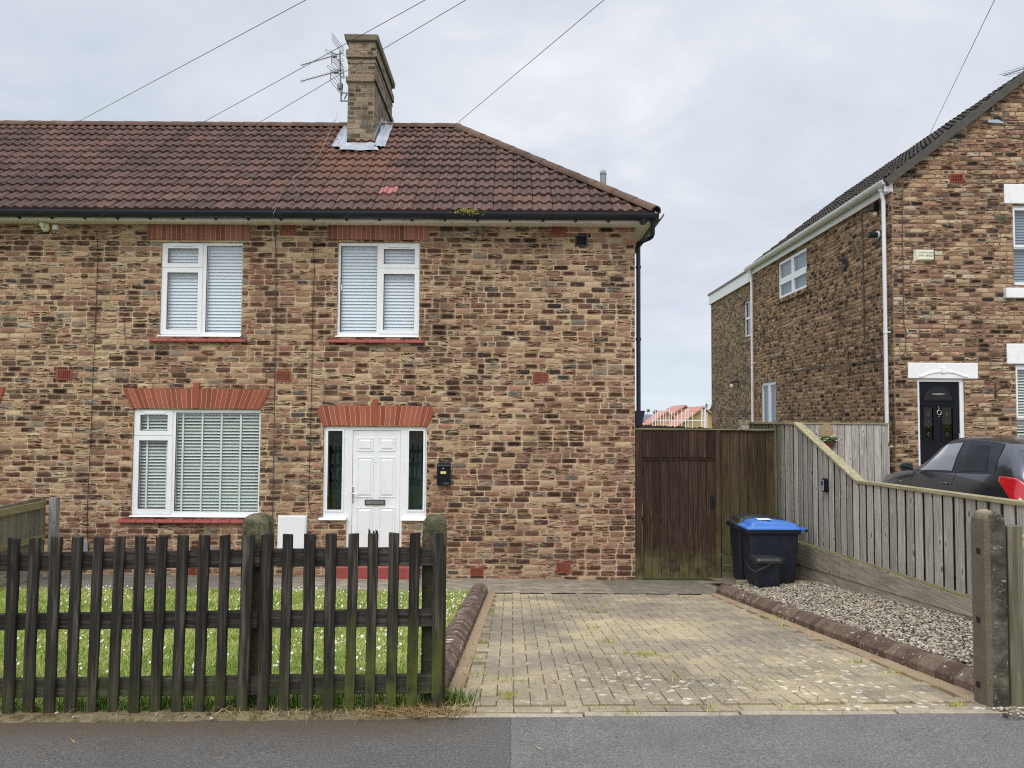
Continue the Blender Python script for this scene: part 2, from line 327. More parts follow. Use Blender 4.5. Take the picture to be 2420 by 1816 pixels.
def ground_mats():
    # asphalt
    t = NT('asphalt'); co = t.obj(); X, Y, Z = t.xyz(co)
    n1 = t.noise(co, 85, 5, 0.85); n2 = t.noise(co, 2.2, 5, 0.65); n3 = t.noise(co, 90, 4, 0.7)
    new = t.mr(t.math('ADD', X, t.math('MULTIPLY', t.math('SUBTRACT', t.noise(co, 30, 3, 0.6), 0.5), 0.03)), -0.012, 0.002)
    base = t.mix(new, C(106, 103, 100), C(123, 122, 119))
    base = t.mix(t.math('MULTIPLY', t.mr(n2, 0.4, 0.7), 0.35), base, C(90, 88, 86))
    base = t.mix(1.0, base, t.ramp(n1, [(0.34, 0.40), (0.48, 0.95), (0.56, 1.1), (0.64, 1.9)]), 'MULTIPLY')
    base = t.mix(0.5, base, t.ramp(n3, [(0.3, 0.3), (0.7, 0.7)]), 'SOFT_LIGHT')
    seam = t.math('SUBTRACT', 1.0, t.mr(t.math('ABSOLUTE', t.math('ADD', X, t.math('MULTIPLY', t.math('SUBTRACT', t.noise(co, 12, 4, 0.6), 0.5), 0.03))), 0.002, 0.008))
    base = t.mix(t.math('MULTIPLY', seam, 0.55), base, C(60, 58, 56))
    edge = t.math('MULTIPLY', t.mr(t.math('ADD', Y, t.math('MULTIPLY', t.noise(co, 7, 4, 0.6), 0.25)), 4.0, 4.36), t.mr(X, 0.0, -0.6))
    base = t.mix(t.math('MULTIPLY', edge, 0.75), base, C(98, 84, 66))
    M['asphalt'] = t.out(base, 0.85, t.bump(t.math('ADD', n1, n3), 0.9, 0.006), spec=0.3)
    # soil verge
    t = NT('verge_soil'); co = t.obj(); n = t.noise(co, 14, 6, 0.7); n2 = t.noise(co, 90, 4, 0.7)
    col = t.ramp(n, [(0.3, C(82, 72, 52)), (0.45, C(108, 100, 74)), (0.58, C(142, 130, 104)), (0.66, C(98, 96, 60)), (0.8, C(92, 92, 56))])
    col = t.mix(0.6, col, t.ramp(n2, [(0.3, 0.25), (0.7, 0.8)]), 'SOFT_LIGHT')
    M['verge'] = t.out(col, 0.95, t.bump(t.math('ADD', n, n2), 0.9, 0.012), spec=0.1)
    # lawn soil
    t = NT('lawn_turf'); co = t.obj(); n = t.noise(co, 3, 6, 0.7); n2 = t.noise(co, 60, 4, 0.7)
    col = t.ramp(n, [(0.3, C(112, 134, 60)), (0.5, C(138, 156, 74)), (0.7, C(166, 166, 96))])
    col = t.mix(0.6, col, t.ramp(n2, [(0.3, 0.2), (0.7, 0.8)]), 'SOFT_LIGHT')
    M['turf'] = t.out(col, 0.95, t.bump(n2, 0.8, 0.02), spec=0.1)
    t = NT('grass_blade'); r = t.attr('rnd')
    big = t.noise(t.obj(), 1.7, 4, 0.65)
    f = t.math('ADD', t.math('MULTIPLY', r, 0.6), t.math('MULTIPLY', t.mr(big, 0.35, 0.65), 0.4))
    col = t.ramp(f, [(0.0, C(104, 128, 58)), (0.35, C(146, 168, 84)), (0.62, C(176, 188, 106)), (0.8, C(202, 196, 134)), (1.0, C(214, 200, 156))])
    M['blade'] = t.out(col, 0.7, None, spec=0.25)
    t = NT('weed_blade'); r = t.attr('rnd')
    col = t.ramp(r, [(0.0, C(46, 76, 26)), (0.5, C(84, 116, 46)), (1.0, C(124, 142, 72))])
    M['weed'] = t.out(col, 0.7, None, spec=0.25)
    t = NT('dry_straw'); r = t.attr('rnd')
    col = t.ramp(r, [(0.0, C(118, 90, 60)), (0.5, C(160, 134, 92)), (1.0, C(190, 168, 126))])
    M['straw'] = t.out(col, 0.8, None, spec=0.2)
    # path concrete
    t = NT('path_concrete'); co = t.obj(); X, Y, Z = t.xyz(co)
    n = t.noise(co, 5, 6, 0.7); n2 = t.noise(co, 70, 4, 0.7); n3 = t.noise(t.vm('MULTIPLY', co, (1, 0.5, 1)), 1.1, 3, 0.6)
    col = t.ramp(n, [(0.3, C(112, 105, 95)), (0.5, C(146, 137, 124)), (0.68, C(184, 173, 155))])
    new = t.math('MULTIPLY', t.mr(X, 1.30, 1.36), t.mr(X, 2.78, 2.72))
    col = t.mix(t.math('MULTIPLY', new, 0.5), col, C(98, 94, 88))
    col = t.mix(t.math('MULTIPLY', t.mr(X, -2.8, -4.2), 0.6), col, C(92, 90, 88))
    col = t.mix(t.math('MULTIPLY', t.mr(n3, 0.5, 0.7), 0.4), col, C(104, 100, 74))
    col = t.mix(0.6, col, t.ramp(n2, [(0.3, 0.25), (0.7, 0.8)]), 'SOFT_LIGHT')
    M['path'] = t.out(col, 0.92, t.bump(t.math('ADD', n, n2), 0.6, 0.006), spec=0.2)
    # block paving
    t = NT('block_paving'); co = t.obj(); r = t.attr('rnd'); X, Y, Z = t.xyz(co)
    big = t.noise(co, 0.75, 4, 0.6); n2 = t.noise(co, 75, 4, 0.7); n = t.noise(co, 4.5, 6, 0.75)
    f = t.math('ADD', t.math('MULTIPLY', r, 0.24), t.math('MULTIPLY', t.mr(big, 0.3, 0.7), 0.66))
    col = t.ramp(f, [(0.1, C(140, 131, 117)), (0.4, C(158, 147, 126)), (0.65, C(178, 164, 135)), (0.95, C(196, 181, 147))])
    col = t.mix(t.math('MULTIPLY', t.mr(t.noise(co, 1.0, 7, 0.75), 0.45, 0.66), 0.6), col, C(116, 108, 97))
    col = t.mix(0.65, col, t.ramp(n2, [(0.3, 0.2), (0.7, 0.82)]), 'SOFT_LIGHT')
    li = t.n('TexVoronoi'); t.put(li.inputs['Vector'], t.vm('ADD', t.vm('MULTIPLY', co, (13, 13, 13)), t.vm('MULTIPLY', t.noise(co, 20, 3, 0.6, col=True), (0.9, 0.9, 0.9)))); li.inputs['Scale'].default_value = 1.0
    zone = t.math('MULTIPLY', t.math('MULTIPLY', t.mr(t.noise(co, 1.1, 4, 0.7), 0.44, 0.58), t.mr(Y, 7.6, 4.9)), t.mr(X, -0.2, 1.5, 0.35, 1.0))
    spot = t.math('MULTIPLY', t.mr(li.outputs['Distance'], 0.36, 0.22), zone)
    col = t.mix(t.math('MULTIPLY', spot, 0.9), col, C(226, 220, 202))
    M['paving'] = t.out(col, 0.9, t.bump(t.math('ADD', n2, n), 0.6, 0.005), spec=0.2)
    t = NT('joint_sand'); co = t.obj(); n = t.noise(co, 4, 5, 0.7); n2 = t.noise(co, 60, 3, 0.6)
    col = t.ramp(n, [(0.35, C(112, 102, 82)), (0.6, C(140, 128, 92)), (0.72, C(124, 128, 74))])
    M['sand'] = t.out(t.mix(0.5, col, t.ramp(n2, [(0.3, 0.3), (0.7, 0.7)]), 'SOFT_LIGHT'), 0.95, t.bump(n2, 0.6, 0.006), spec=0.1)
    t = NT('red_edging_block'); co = t.obj(); r = t.attr('rnd'); n = t.noise(co, 9, 5, 0.7); n2 = t.noise(co, 80, 3, 0.6)
    col = t.ramp(t.math('ADD', t.math('MULTIPLY', r, 0.5), t.math('MULTIPLY', n, 0.5)), [(0.2, C(132, 110, 93)), (0.45, C(156, 134, 110)), (0.7, C(168, 152, 124))])
    M['edgeblk'] = t.out(t.mix(0.5, col, t.ramp(n2, [(0.3, 0.3), (0.7, 0.75)]), 'SOFT_LIGHT'), 0.9, t.bump(n2, 0.6, 0.005), spec=0.2)
    t = NT('brown_kerb_brick'); co = t.obj(); r = t.attr('rnd'); n = t.noise(co, 16, 5, 0.7); n2 = t.noise(co, 90, 3, 0.6)
    col = t.ramp(t.math('ADD', t.math('MULTIPLY', r, 0.5), t.math('MULTIPLY', n, 0.5)), [(0.2, C(80, 65, 56)), (0.5, C(104, 86, 75)), (0.8, C(128, 108, 95))])
    Y = t.xyz(co)[1]
    zone = t.math('ADD', t.mr(t.noise(co, 1.6, 3, 0.6), 0.40, 0.62), t.mr(t.xyz(co)[0], 1.0, 0.0, 0.0, 0.5))
    w = t.mr(t.noise(t.vm('MULTIPLY', co, (9, 26, 26)), 1.0, 4, 0.7, 0.6), 0.60, 0.65)
    col = t.mix(t.math('MULTIPLY', w, t.math('ADD', t.math('MULTIPLY', zone, 0.95), 0.05)), col, C(232, 226, 220))
    M['kerb'] = t.out(t.mix(0.5, col, t.ramp(n2, [(0.3, 0.3), (0.7, 0.75)]), 'SOFT_LIGHT'), 0.88, t.bump(t.math('ADD', n, n2), 0.6, 0.006), spec=0.25)
    t = NT('gravel_stone'); r = t.attr('rnd'); n2 = t.noise(t.obj(), 150, 3, 0.6)
    col = t.ramp(r, [(0.0, C(58, 56, 54)), (0.2, C(104, 99, 92)), (0.42, C(146, 137, 122)), (0.66, C(176, 165, 146)), (0.86, C(198, 188, 170)), (0.95, C(144, 122, 102)), (1.0, C(228, 226, 220))])
    M['stone'] = t.out(t.mix(0.4, col, t.ramp(n2, [(0.3, 0.3), (0.7, 0.75)]), 'SOFT_LIGHT'), 0.85, None, spec=0.3)
    t = NT('daisy_petal'); M['daisy'] = t.out(C(216, 216, 206), 0.6, None)
    t = NT('far_field'); co = t.obj(); n = t.noise(co, 0.08, 5, 0.6)
    M['field'] = t.out(t.ramp(n, [(0.3, C(92, 106, 62)), (0.7, C(124, 132, 82))]), 0.95, None, spec=0.1)
    t = NT('gravel_bed'); co = t.obj(); n = t.noise(co, 70, 4, 0.7)
    M['gbed'] = t.out(t.ramp(n, [(0.3, C(84, 76, 66)), (0.7, C(140, 128, 108))]), 0.95, t.bump(n, 0.8, 0.01), spec=0.1)
    t = NT('shrub_leaf'); r = t.attr('rnd')
    M['leaf'] = t.out(t.ramp(r, [(0.0, C(48, 66, 40)), (0.5, C(78, 100, 60)), (1.0, C(110, 128, 84))]), 0.8, None, spec=0.2)
    t = NT('red_leaf'); r = t.attr('rnd')
    M['redleaf'] = t.out(t.ramp(r, [(0.0, C(96, 40, 44)), (1.0, C(168, 80, 76))]), 0.8, None, spec=0.2)
    t = NT('moss_plant'); r = t.attr('rnd')
    M['moss'] = t.out(t.ramp(r, [(0.0, C(120, 124, 48)), (1.0, C(196, 194, 92))]), 0.8, None, spec=0.2)
    # distant red roof
    t = NT('distant_red_roof'); co = t.obj(); Z = t.xyz(co)[2]
    st = t.math('FRACT', t.math('MULTIPLY', Z, 3.2)); 
    M['redroof'] = t.out(t.mix(t.mr(st, 0.6, 0.95), C(192, 138, 126), C(198, 152, 142)), 0.8, None, spec=0.2)
    t = NT('distant_grey_roof'); co = t.obj(); Z = t.xyz(co)[2]
    st = t.math('FRACT', t.math('MULTIPLY', Z, 3.6))
    M['greyroof'] = t.out(t.mix(t.mr(st, 0.72, 0.95), C(118, 122, 132), C(90, 94, 104)), 0.8, None, spec=0.2)
    # car paint, lens
    t = NT('dark_grey_car_paint'); n = t.noise(t.obj(), 400, 2, 0.5)
    M['paint'] = t.out(t.ramp(n, [(0.3, C(88, 90, 98)), (0.7, C(104, 106, 115))]), 0.2, None, metal=0.85, coat=0.6)
    t = NT('red_lamp_lens'); n = t.noise(t.obj(), 60, 2, 0.5)
    M['redlens'] = t.out(t.ramp(n, [(0.3, C(176, 20, 30)), (0.7, C(214, 36, 44))]), 0.15, None, coat=1.0)
    M['whitelens'] = plain('clear_lamp_lens', C(220, 222, 224), 0.15, 0.06, 60, coat=1.0)
ground_mats()

# ------------------------------------------------------------------ mesh builder
class MB:
    def __init__(s, tf=None, flip=False):
        s.v = []; s.f = []; s.r = []; s.uv = None; s.tf = tf; s.flip = flip; s.cur = random.random(); s.mi = []; s.mk = 0
    def piece(s, r=None): s.cur = random.random() if r is None else r
    def add(s, pts, faces, r=None):
        b = len(s.v)
        s.v += [s.tf(*p) if s.tf else tuple(p) for p in pts]
        for f in faces:
            s.f.append([b+i for i in (reversed(f) if s.flip else f)]); s.r.append(s.cur if r is None else r); s.mi.append(s.mk)
    def quad(s, a, b, c, d): s.add([a, b, c, d], [(0, 1, 2, 3)])
    def box(s, x0, x1, y0, y1, z0, z1, new=True):
        if new: s.piece()
        if x0 > x1: x0, x1 = x1, x0
        if y0 > y1: y0, y1 = y1, y0
        if z0 > z1: z0, z1 = z1, z0
        p = [(x, y, z) for z in (z0, z1) for y in (y0, y1) for x in (x0, x1)]
        s.add(p, [(0, 2, 3, 1), (4, 5, 7, 6), (0, 1, 5, 4), (2, 6, 7, 3), (0, 4, 6, 2), (1, 3, 7, 5)])
    def hexa(s, bot, top, new=True):
        """bot, top: 4 points each, counter-clockwise from above"""
        if new: s.piece()
        s.add(list(bot)+list(top), [(3, 2, 1, 0), (4, 5, 6, 7), (0, 1, 5, 4), (1, 2, 6, 5), (2, 3, 7, 6), (3, 0, 4, 7)])
    def prism(s, poly, d0, d1, new=True):
        """poly in (u,v) counter-clockwise seen from -d; extruded in the middle coordinate from d0 to d1"""
        if new: s.piece()
        n = len(poly)
        s.add([(u, d0, v) for u, v in poly]+[(u, d1, v) for u, v in poly],
              [tuple(range(n)), tuple(range(2*n-1, n-1, -1))]+[((i+1) % n, i, n+i, n+(i+1) % n) for i in range(n)])
    def loft(s, loops, close=True, caps=True):
        s.piece(); n = len(loops[0]); P = [p for l in loops for p in l]; fs = []
        for k in range(len(loops)-1):
            for i in range(n if close else n-1):
                j = (i+1) % n; fs.append((k*n+i, k*n+j, (k+1)*n+j, (k+1)*n+i))
        if caps and close: fs += [tuple(range(n-1, -1, -1)), tuple(range((len(loops)-1)*n, len(loops)*n))]
        s.add(P, fs)
    def tube(s, pts, r, n=6, caps=True):
        pts = [Vector(p) for p in pts]; rs = r if isinstance(r, (list, tuple)) else [r]*len(pts)
        loops = []; up = Vector((0.13, 0.21, 0.97)).normalized()
        for i, p in enumerate(pts):
            d = (pts[min(i+1, len(pts)-1)]-pts[max(i-1, 0)]).normalized()
            a = d.cross(up)
            if a.length < 0.05: a = d.cross(Vector((1, 0, 0)))
            a.normalize(); b = d.cross(a).normalized()
            loops.append([tuple(p+(a*math.cos(2*math.pi*k/n)+b*math.sin(2*math.pi*k/n))*rs[i]) for k in range(n)])
        s.loft(loops, True, caps)
    def lathe(s, c, prof, n=20, sx=1.0, sy=1.0):
        loops = [[(c[0]+r*sx*math.cos(2*math.pi*k/n), c[1]+r*sy*math.sin(2*math.pi*k/n), c[2]+z) for k in range(n)] for r, z in prof]
        s.loft(loops)
    def plate(s, u0, u1, v0, v1, holes, d0, d1, edges=True, cut=()):
        """upright plate with its face at d0, rectangular holes whose reveals run to d1"""
        us = sorted({u0, u1, *[x for h in holes for x in h[:2] if u0 <= x <= u1], *[c for c in cut if u0 < c < u1]})
        vs = sorted({v0, v1, *[x for h in holes for x in h[2:] if v0 <= x <= v1]})
        ins = lambda a, b: any(h[0] < a < h[1] and h[2] < b < h[3] for h in holes)
        for i in range(len(us)-1):
            for j in range(len(vs)-1):
                if not ins((us[i]+us[i+1])/2, (vs[j]+vs[j+1])/2):
                    s.quad((us[i], d0, vs[j]), (us[i+1], d0, vs[j]), (us[i+1], d0, vs[j+1]), (us[i], d0, vs[j+1]))
        s.mk, keep = getattr(s, 'reveal', s.mk), s.mk
        for a, b, c, d in holes:
            a = max(a, u0); b = min(b, u1); c = max(c, v0); d = min(d, v1)
            uu = [x for x in us if a <= x <= b]; vv = [x for x in vs if c <= x <= d]; e = 1e-4
            for p, q in zip(vv[:-1], vv[1:]):
                if not ins(a-e, (p+q)/2): s.quad((a, d0, p), (a, d0, q), (a, d1, q), (a, d1, p))
                if not ins(b+e, (p+q)/2): s.quad((b, d0, q), (b, d0, p), (b, d1, p), (b, d1, q))
            for p, q in zip(uu[:-1], uu[1:]):
                if not ins((p+q)/2, d+e): s.quad((p, d0, d), (q, d0, d), (q, d1, d), (p, d1, d))
                if not ins((p+q)/2, c-e): s.quad((q, d0, c), (p, d0, c), (p, d1, c), (q, d1, c))
        if edges:
            a, b, c, d = u0, u1, v0, v1
            s.quad((a, d0, d), (a, d0, c), (a, d1, c), (a, d1, d)); s.quad((b, d0, c), (b, d0, d), (b, d1, d), (b, d1, c))
            s.quad((b, d0, d), (a, d0, d), (a, d1, d), (b, d1, d)); s.quad((a, d0, c), (b, d0, c), (b, d1, c), (a, d1, c))
    def pane(s, g, d): s.quad((g[0], d, g[2]), (g[1], d, g[2]), (g[1], d, g[3]), (g[0], d, g[3]))
    def ring(s, a, b, d0, d1):
        """frame between outer rect a and inner rect b (u0,u1,v0,v1)"""
        s.plate(a[0], a[1], a[2], a[3], [b], d0, d1)
    def build(s, name, mat, parent=None, smooth=False, bevel=0.0, sub=0, seg=2):
        me = bpy.data.meshes.new(name); me.from_pydata(s.v, [], s.f)
        at = me.attributes.new('rnd', 'FLOAT', 'FACE'); at.data.foreach_set('value', s.r)
        if s.uv is not None:
            uvl = me.uv_layers.new(name='UVMap')
            li = np.empty(len(me.loops), dtype=np.int32); me.loops.foreach_get('vertex_index', li)
            uvl.data.foreach_set('uv', np.array(s.uv, dtype=np.float32)[li].ravel())
        return finish(name, me, mat, parent, smooth, bevel, sub, seg)
def finish(name, me, mat, parent=None, smooth=False, bevel=0.0, sub=0, seg=2):
    me.materials.append(mat); me.update(); me.validate()
    o = bpy.data.objects.new(name, me); COL.objects.link(o)
    if smooth: me.polygons.foreach_set('use_smooth', [True]*len(me.polygons))
    if parent is not None:
        o.parent = parent
        if parent.parent is None and parent.type == 'EMPTY': o.location = -parent.location
    if bevel:
        b = o.modifiers.new('bevel', 'BEVEL'); b.width = bevel; b.segments = seg; b.limit_method = 'ANGLE'; b.angle_limit = R(40)
    if sub:
        b = o.modifiers.new('sub', 'SUBSURF'); b.levels = sub; b.render_levels = sub
    return o
def npmesh(name, V, Fc, rnd, mat, smooth=False):
    me = bpy.data.meshes.new(name); k = Fc.shape[1]
    me.vertices.add(len(V)); me.vertices.foreach_set('co', V.astype(np.float32).ravel())
    me.loops.add(Fc.size); me.loops.foreach_set('vertex_index', Fc.astype(np.int32).ravel())
    me.polygons.add(len(Fc)); me.polygons.foreach_set('loop_start', np.arange(len(Fc), dtype=np.int32)*k)
    me.update(calc_edges=True)
    at = me.attributes.new('rnd', 'FLOAT', 'FACE'); at.data.foreach_set('value', rnd.astype(np.float32))
    return finish(name, me, mat, None, smooth)
def thing(name, label, cat, loc=(0, 0, 0), group=None):
    o = bpy.data.objects.new(name, None); COL.objects.link(o); o.location = loc; o.empty_display_size = 0.2
    return tag(o, label, cat, group)
def tag(o, label=None, cat=None, group=None, kind=None):
    if label: o['label'] = label
    if cat: o['category'] = cat
    if group: o['group'] = group
    if kind: o['kind'] = kind
    return o
def text(body, size, loc, rot, mat, parent, name='lettering', extrude=0.0008):
    c = bpy.data.curves.new(name, 'FONT'); c.body = body; c.size = size; c.extrude = extrude; c.align_x = 'CENTER'; c.align_y = 'CENTER'
    tmp = bpy.data.objects.new('tmp_text', c); COL.objects.link(tmp)
    me = bpy.data.meshes.new_from_object(tmp.evaluated_get(bpy.context.evaluated_depsgraph_get())); bpy.data.objects.remove(tmp)
    me.materials.clear(); me.materials.append(mat); o = bpy.data.objects.new(name, me); COL.objects.link(o)
    o.rotation_euler = rot; o.parent = parent
    p = Vector(loc)
    if parent is not None and parent.parent is None and parent.type == 'EMPTY': p = p-parent.location
    o.location = p; return o
# ------------------------------------------------------------------ real brickwork: every brick a rough-faced block proud of the mortar bed
def brickface_mat(name, stops, gash=1.0, sat=1.0, val=1.0, red=0.30):
    t = NT(name); co = t.obj(); r = t.attr('rnd'); u = t.attr('bu'); v = t.attr('bv')
    h = t.n('TexWhiteNoise', noise_dimensions='1D'); t.put(h.inputs['W'], t.math('MULTIPLY', r, 977.0)); rc = h.outputs['Color']; q = t.xyz(rc)
    X, Y, Z = t.xyz(co); s = t.math('ADD', X, Y)
    base = t.ramp(q[0], stops); alt = t.ramp(t.math('FRACT', t.math('ADD', t.math('MULTIPLY', q[0], 0.6), t.math('MULTIPLY', q[1], 0.5))), stops)
    o = t.vm('MULTIPLY', rc, (37, 53, 29))
    blot = t.noise(t.vm('ADD', t.comb(t.math('MULTIPLY', s, 13.0), t.math('MULTIPLY', Z, 34.0), 0.0), o), 1.0, 4, 0.65, 0.5)
    base = t.mix(t.math('MULTIPLY', t.mr(blot, 0.50, 0.58), 0.42), base, alt)
    gn = t.noise(t.vm('ADD', t.comb(t.math('MULTIPLY', s, 5.5), t.math('MULTIPLY', Z, 40.0), 3.0), o), 1.0, 3, 0.6, 1.0)
    on = t.mr(q[2], 0.40, 0.52)
    base = t.mix(t.math('MULTIPLY', t.math('MULTIPLY', t.mr(gn, 0.53, 0.57), on), 0.95*gash), base, t.mix(q[1], C(52, 42, 38), C(76, 55, 46)))
    base = t.mix(t.math('MULTIPLY', t.math('MULTIPLY', t.mr(gn, 0.45, 0.39), on), 0.6*gash), base, C(206, 180, 138))
    # dark kiss mark with a pale rim on some bricks
    eu = t.math('MULTIPLY', t.math('SUBTRACT', u, 0.5), 1.0); ev = t.math('MULTIPLY', t.math('SUBTRACT', v, 0.5), 1.0)
    box = t.math('MAXIMUM', t.math('ABSOLUTE', eu), t.math('ABSOLUTE', ev))
    box = t.math('ADD', box, t.math('MULTIPLY', t.math('SUBTRACT', blot, 0.5), 0.35))
    k1 = t.math('MULTIPLY', t.mr(box, 0.40, 0.30), t.math('LESS_THAN', q[2], 0.13))
    base = t.mix(t.math('MULTIPLY', k1, 0.8), base, C(52, 46, 46))
    fine = t.noise(co, 95, 5, 0.75)
    base = t.mix(t.mr(fine, 0.56, 0.68, 0, 0.45), base, C(58, 46, 40)); base = t.mix(t.mr(fine, 0.44, 0.32, 0, 0.35), base, C(214, 190, 152))
    rim = t.math('MULTIPLY', t.mr(t.math('ADD', t.math('MAXIMUM', t.math('ABSOLUTE', eu), t.math('ABSOLUTE', ev)), t.math('MULTIPLY', t.math('SUBTRACT', fine, 0.5), 0.2)), 0.40, 0.50), 0.35)
    base = t.mix(rim, base, C(176, 150, 116))
    st = t.noise(t.vm('MULTIPLY', co, (1.4, 1.4, 0.5)), 1.5, 5, 0.65)
    base = t.mix(t.math('MULTIPLY', t.mr(st, 0.48, 0.72), 0.38), base, C(70, 58, 50))
    z2 = t.noise(co, 0.45, 3, 0.55)
    base = t.mix(t.math('MULTIPLY', t.mr(z2, 0.45, 0.62), red), base, C(150, 92, 68), 'MIX')
    base = t.mix(t.math('MULTIPLY', t.mr(t.math('ADD', Z, t.math('MULTIPLY', z2, 1.5)), 2.6, 0.2), red), base, C(122, 76, 60))
    bc = t.n('BrightContrast'); bc.inputs['Bright'].default_value = -0.015; bc.inputs['Contrast'].default_value = 0.03; t.put(bc.inputs['Color'], base); base = bc.outputs[0]
    hs = t.n('HueSaturation'); hs.inputs['Hue'].default_value = 0.499; hs.inputs['Saturation'].default_value = sat; hs.inputs['Value'].default_value = val; t.put(hs.inputs['Color'], base)
    return t.out(hs.outputs[0], 0.92, t.bump(t.math('ADD', t.math('MULTIPLY', gn, -1.0), fine), 0.8, 0.006), spec=0.2)
def mortar_mat(name, c, dark):
    t = NT(name); co = t.obj(); n = t.noise(co, 1.6, 5, 0.65); f = t.noise(co, 70, 4, 0.7)
    col = t.mix(t.mr(n, 0.42, 0.66), c, dark); col = t.mix(0.6, col, t.ramp(f, [(0.3, 0.25), (0.7, 0.75)]), 'SOFT_LIGHT')
    return t.out(col, 0.95, t.bump(f, 0.7, 0.005), spec=0.1)
def bricks(m, u0, u1, v0, v1, holes, h, L, hdr, top=None, joint=0.0105, proud=0.0135):
    """add bricks to the lists in m (dict v,f,r,u,w)"""
    row = 0; v = v0
    while v < v1:
        va, vb = v+joint/2, min(v+h-joint/2, v1)
        x = u0-random.uniform(.0, .035)-(L*.5 if row % 2 else 0)
        while x < u1:
            w = L*(0.5 if random.random() < hdr else 1.0)+random.uniform(-.0035, .0035)
            a, b = max(x+joint/2, u0), min(x+w-joint/2, u1); x += w
            if top is not None:
                a = max(a, top(vb)[0]); b = min(b, top(vb)[1])
            segs = [(a, b, va+random.uniform(-.0012, .0012), vb+random.uniform(-.0012, .0012))]
            for H_ in holes:
                out_ = []
                for (p, q, c, d) in segs:
                    if H_[1] <= p or H_[0] >= q or H_[3] <= c or H_[2] >= d: out_.append((p, q, c, d)); continue
                    if p < H_[0]: out_.append((p, H_[0], c, d))
                    if q > H_[1]: out_.append((H_[1], q, c, d))
                    pp, qq = max(p, H_[0]), min(q, H_[1])
                    if c < H_[2]-.018: out_.append((pp, qq, c, H_[2]))
                    if d > H_[3]+.018: out_.append((pp, qq, H_[3], d))
                segs = out_
            rid = random.random()
            for (p, q, c, d) in segs:
                if q-p < .022 or d-c < .012: continue
                base = len(m['v']); R_ = random.uniform; e = min(.010, (q-p)*.25); pr = proud+R_(-.003, .003)
                us = [p, lerp(p, q, R_(.18, .32)), lerp(p, q, R_(.42, .58)), lerp(p, q, R_(.68, .82)), q]; vs = [c, (c+d)/2+R_(-.008, .008), d]
                tilt = R_(-.003, .003)
                for j, vv in enumerate(vs):
                    for i, uu in enumerate(us):
                        edge = i in (0, 4) or j in (0, 2); corner = i in (0, 4) and j in (0, 2)
                        du = (e*R_(.25, .8) if corner else e*R_(0, .18)) if i == 0 else (-(e*R_(.25, .8) if corner else e*R_(0, .18)) if i == 4 else 0)
                        dv = (R_(.0, .003)+(.004 if corner else 0)) if j == 0 else (-(R_(.0, .003)+(.004 if corner else 0)) if j == 2 else 0)
                        dd = -(pr*.62+R_(-.002, .002)) if edge else -(pr+R_(-.004, .004))
                        m['v'].append((uu+du, dd+tilt*(j-1), vv+dv)); m['u'].append((uu-p)/(q-p)); m['w'].append((vv-c)/(d-c))
                ring = [0, 1, 2, 3, 4, 9, 14, 13, 12, 11, 10, 5]
                for k in ring: uu, dd, vv = m['v'][base+k]; m['v'].append((uu, .004, vv)); m['u'].append(m['u'][base+k]); m['w'].append(m['w'][base+k])
                for j in range(2):
                    for i in range(4): m['f'].append((base+j*5+i, base+j*5+i+1, base+j*5+i+6, base+j*5+i+5)); m['r'].append(rid)
                for k in range(12):
                    k2 = (k+1) % 12; m['f'].append((base+ring[k2], base+ring[k], base+15+k, base+15+k2)); m['r'].append(rid)
        v += h; row += 1
def brick_wall(name, parent, tf, flip, plate_mb, regions, mats):
    """one wall mesh: mortar bed with openings (plate_mb) plus its bricks; mats = (mortar, reveal brick, brick face)"""
    m = dict(v=[], f=[], r=[], u=[], w=[])
    for kw in regions: bricks(m, **kw)
    nb = len(plate_mb.v); V = plate_mb.v+[tf(*p) for p in m['v']]
    Fs = plate_mb.f+[tuple(nb+i for i in (reversed(f) if flip else f)) for f in m['f']]
    me = bpy.data.meshes.new(name); me.from_pydata(V, [], Fs)
    at = me.attributes.new('rnd', 'FLOAT', 'FACE'); at.data.foreach_set('value', plate_mb.r+m['r'])
    for k, key in (('bu', 'u'), ('bv', 'w')):
        at = me.attributes.new(k, 'FLOAT', 'POINT'); at.data.foreach_set('value', [0.5]*nb+m[key])
    for x in mats: me.materials.append(x)
    mi = list(plate_mb.mi)+[2]*len(m['f'])
    me.update(); me.polygons.foreach_set('material_index', mi); me.update()
    o = bpy.data.objects.new(name, me); COL.objects.link(o); o.parent = parent
    if parent.parent is None: o.location = -parent.location
    return o

BF = [(0.0, C(70, 62, 62)), (0.06, C(84, 70, 64)), (0.14, C(110, 84, 70)), (0.26, C(136, 96, 74)), (0.36, C(152, 106, 82)), (0.46, C(166, 124, 94)), (0.56, C(178, 142, 104)), (0.68, C(192, 160, 118)), (0.80, C(202, 172, 130)), (0.88, C(176, 120, 90)), (0.92, C(152, 96, 76)), (0.95, C(150, 140, 124)), (0.98, C(78, 80, 86)), (1.0, C(214, 196, 166))]
M['bf_a'] = brickface_mat('rustic_brick_face', BF, 1.0, 0.78, 0.98, 0.16)
M['bf_b'] = brickface_mat('neighbour_brick_face', BF, 1.0, 0.76, 0.97, 0.0)
M['bf_c'] = brickface_mat('neighbour_side_brick_face', [(0.0, C(62, 54, 52)), (0.15, C(92, 74, 62)), (0.4, C(126, 98, 76)), (0.65, C(146, 114, 86)), (0.85, C(170, 138, 102)), (0.95, C(150, 100, 76)), (1.0, C(136, 122, 100))], 0.8, 0.80, 1.22, 0.0)
M['mort_a'] = mortar_mat('tan_mortar', C(208, 186, 156), C(154, 136, 114)); M['mort_b'] = mortar_mat('brown_mortar', C(158, 138, 108), C(118, 102, 82)); M['mort_c'] = mortar_mat('side_mortar', C(176, 156, 128), C(134, 118, 98))
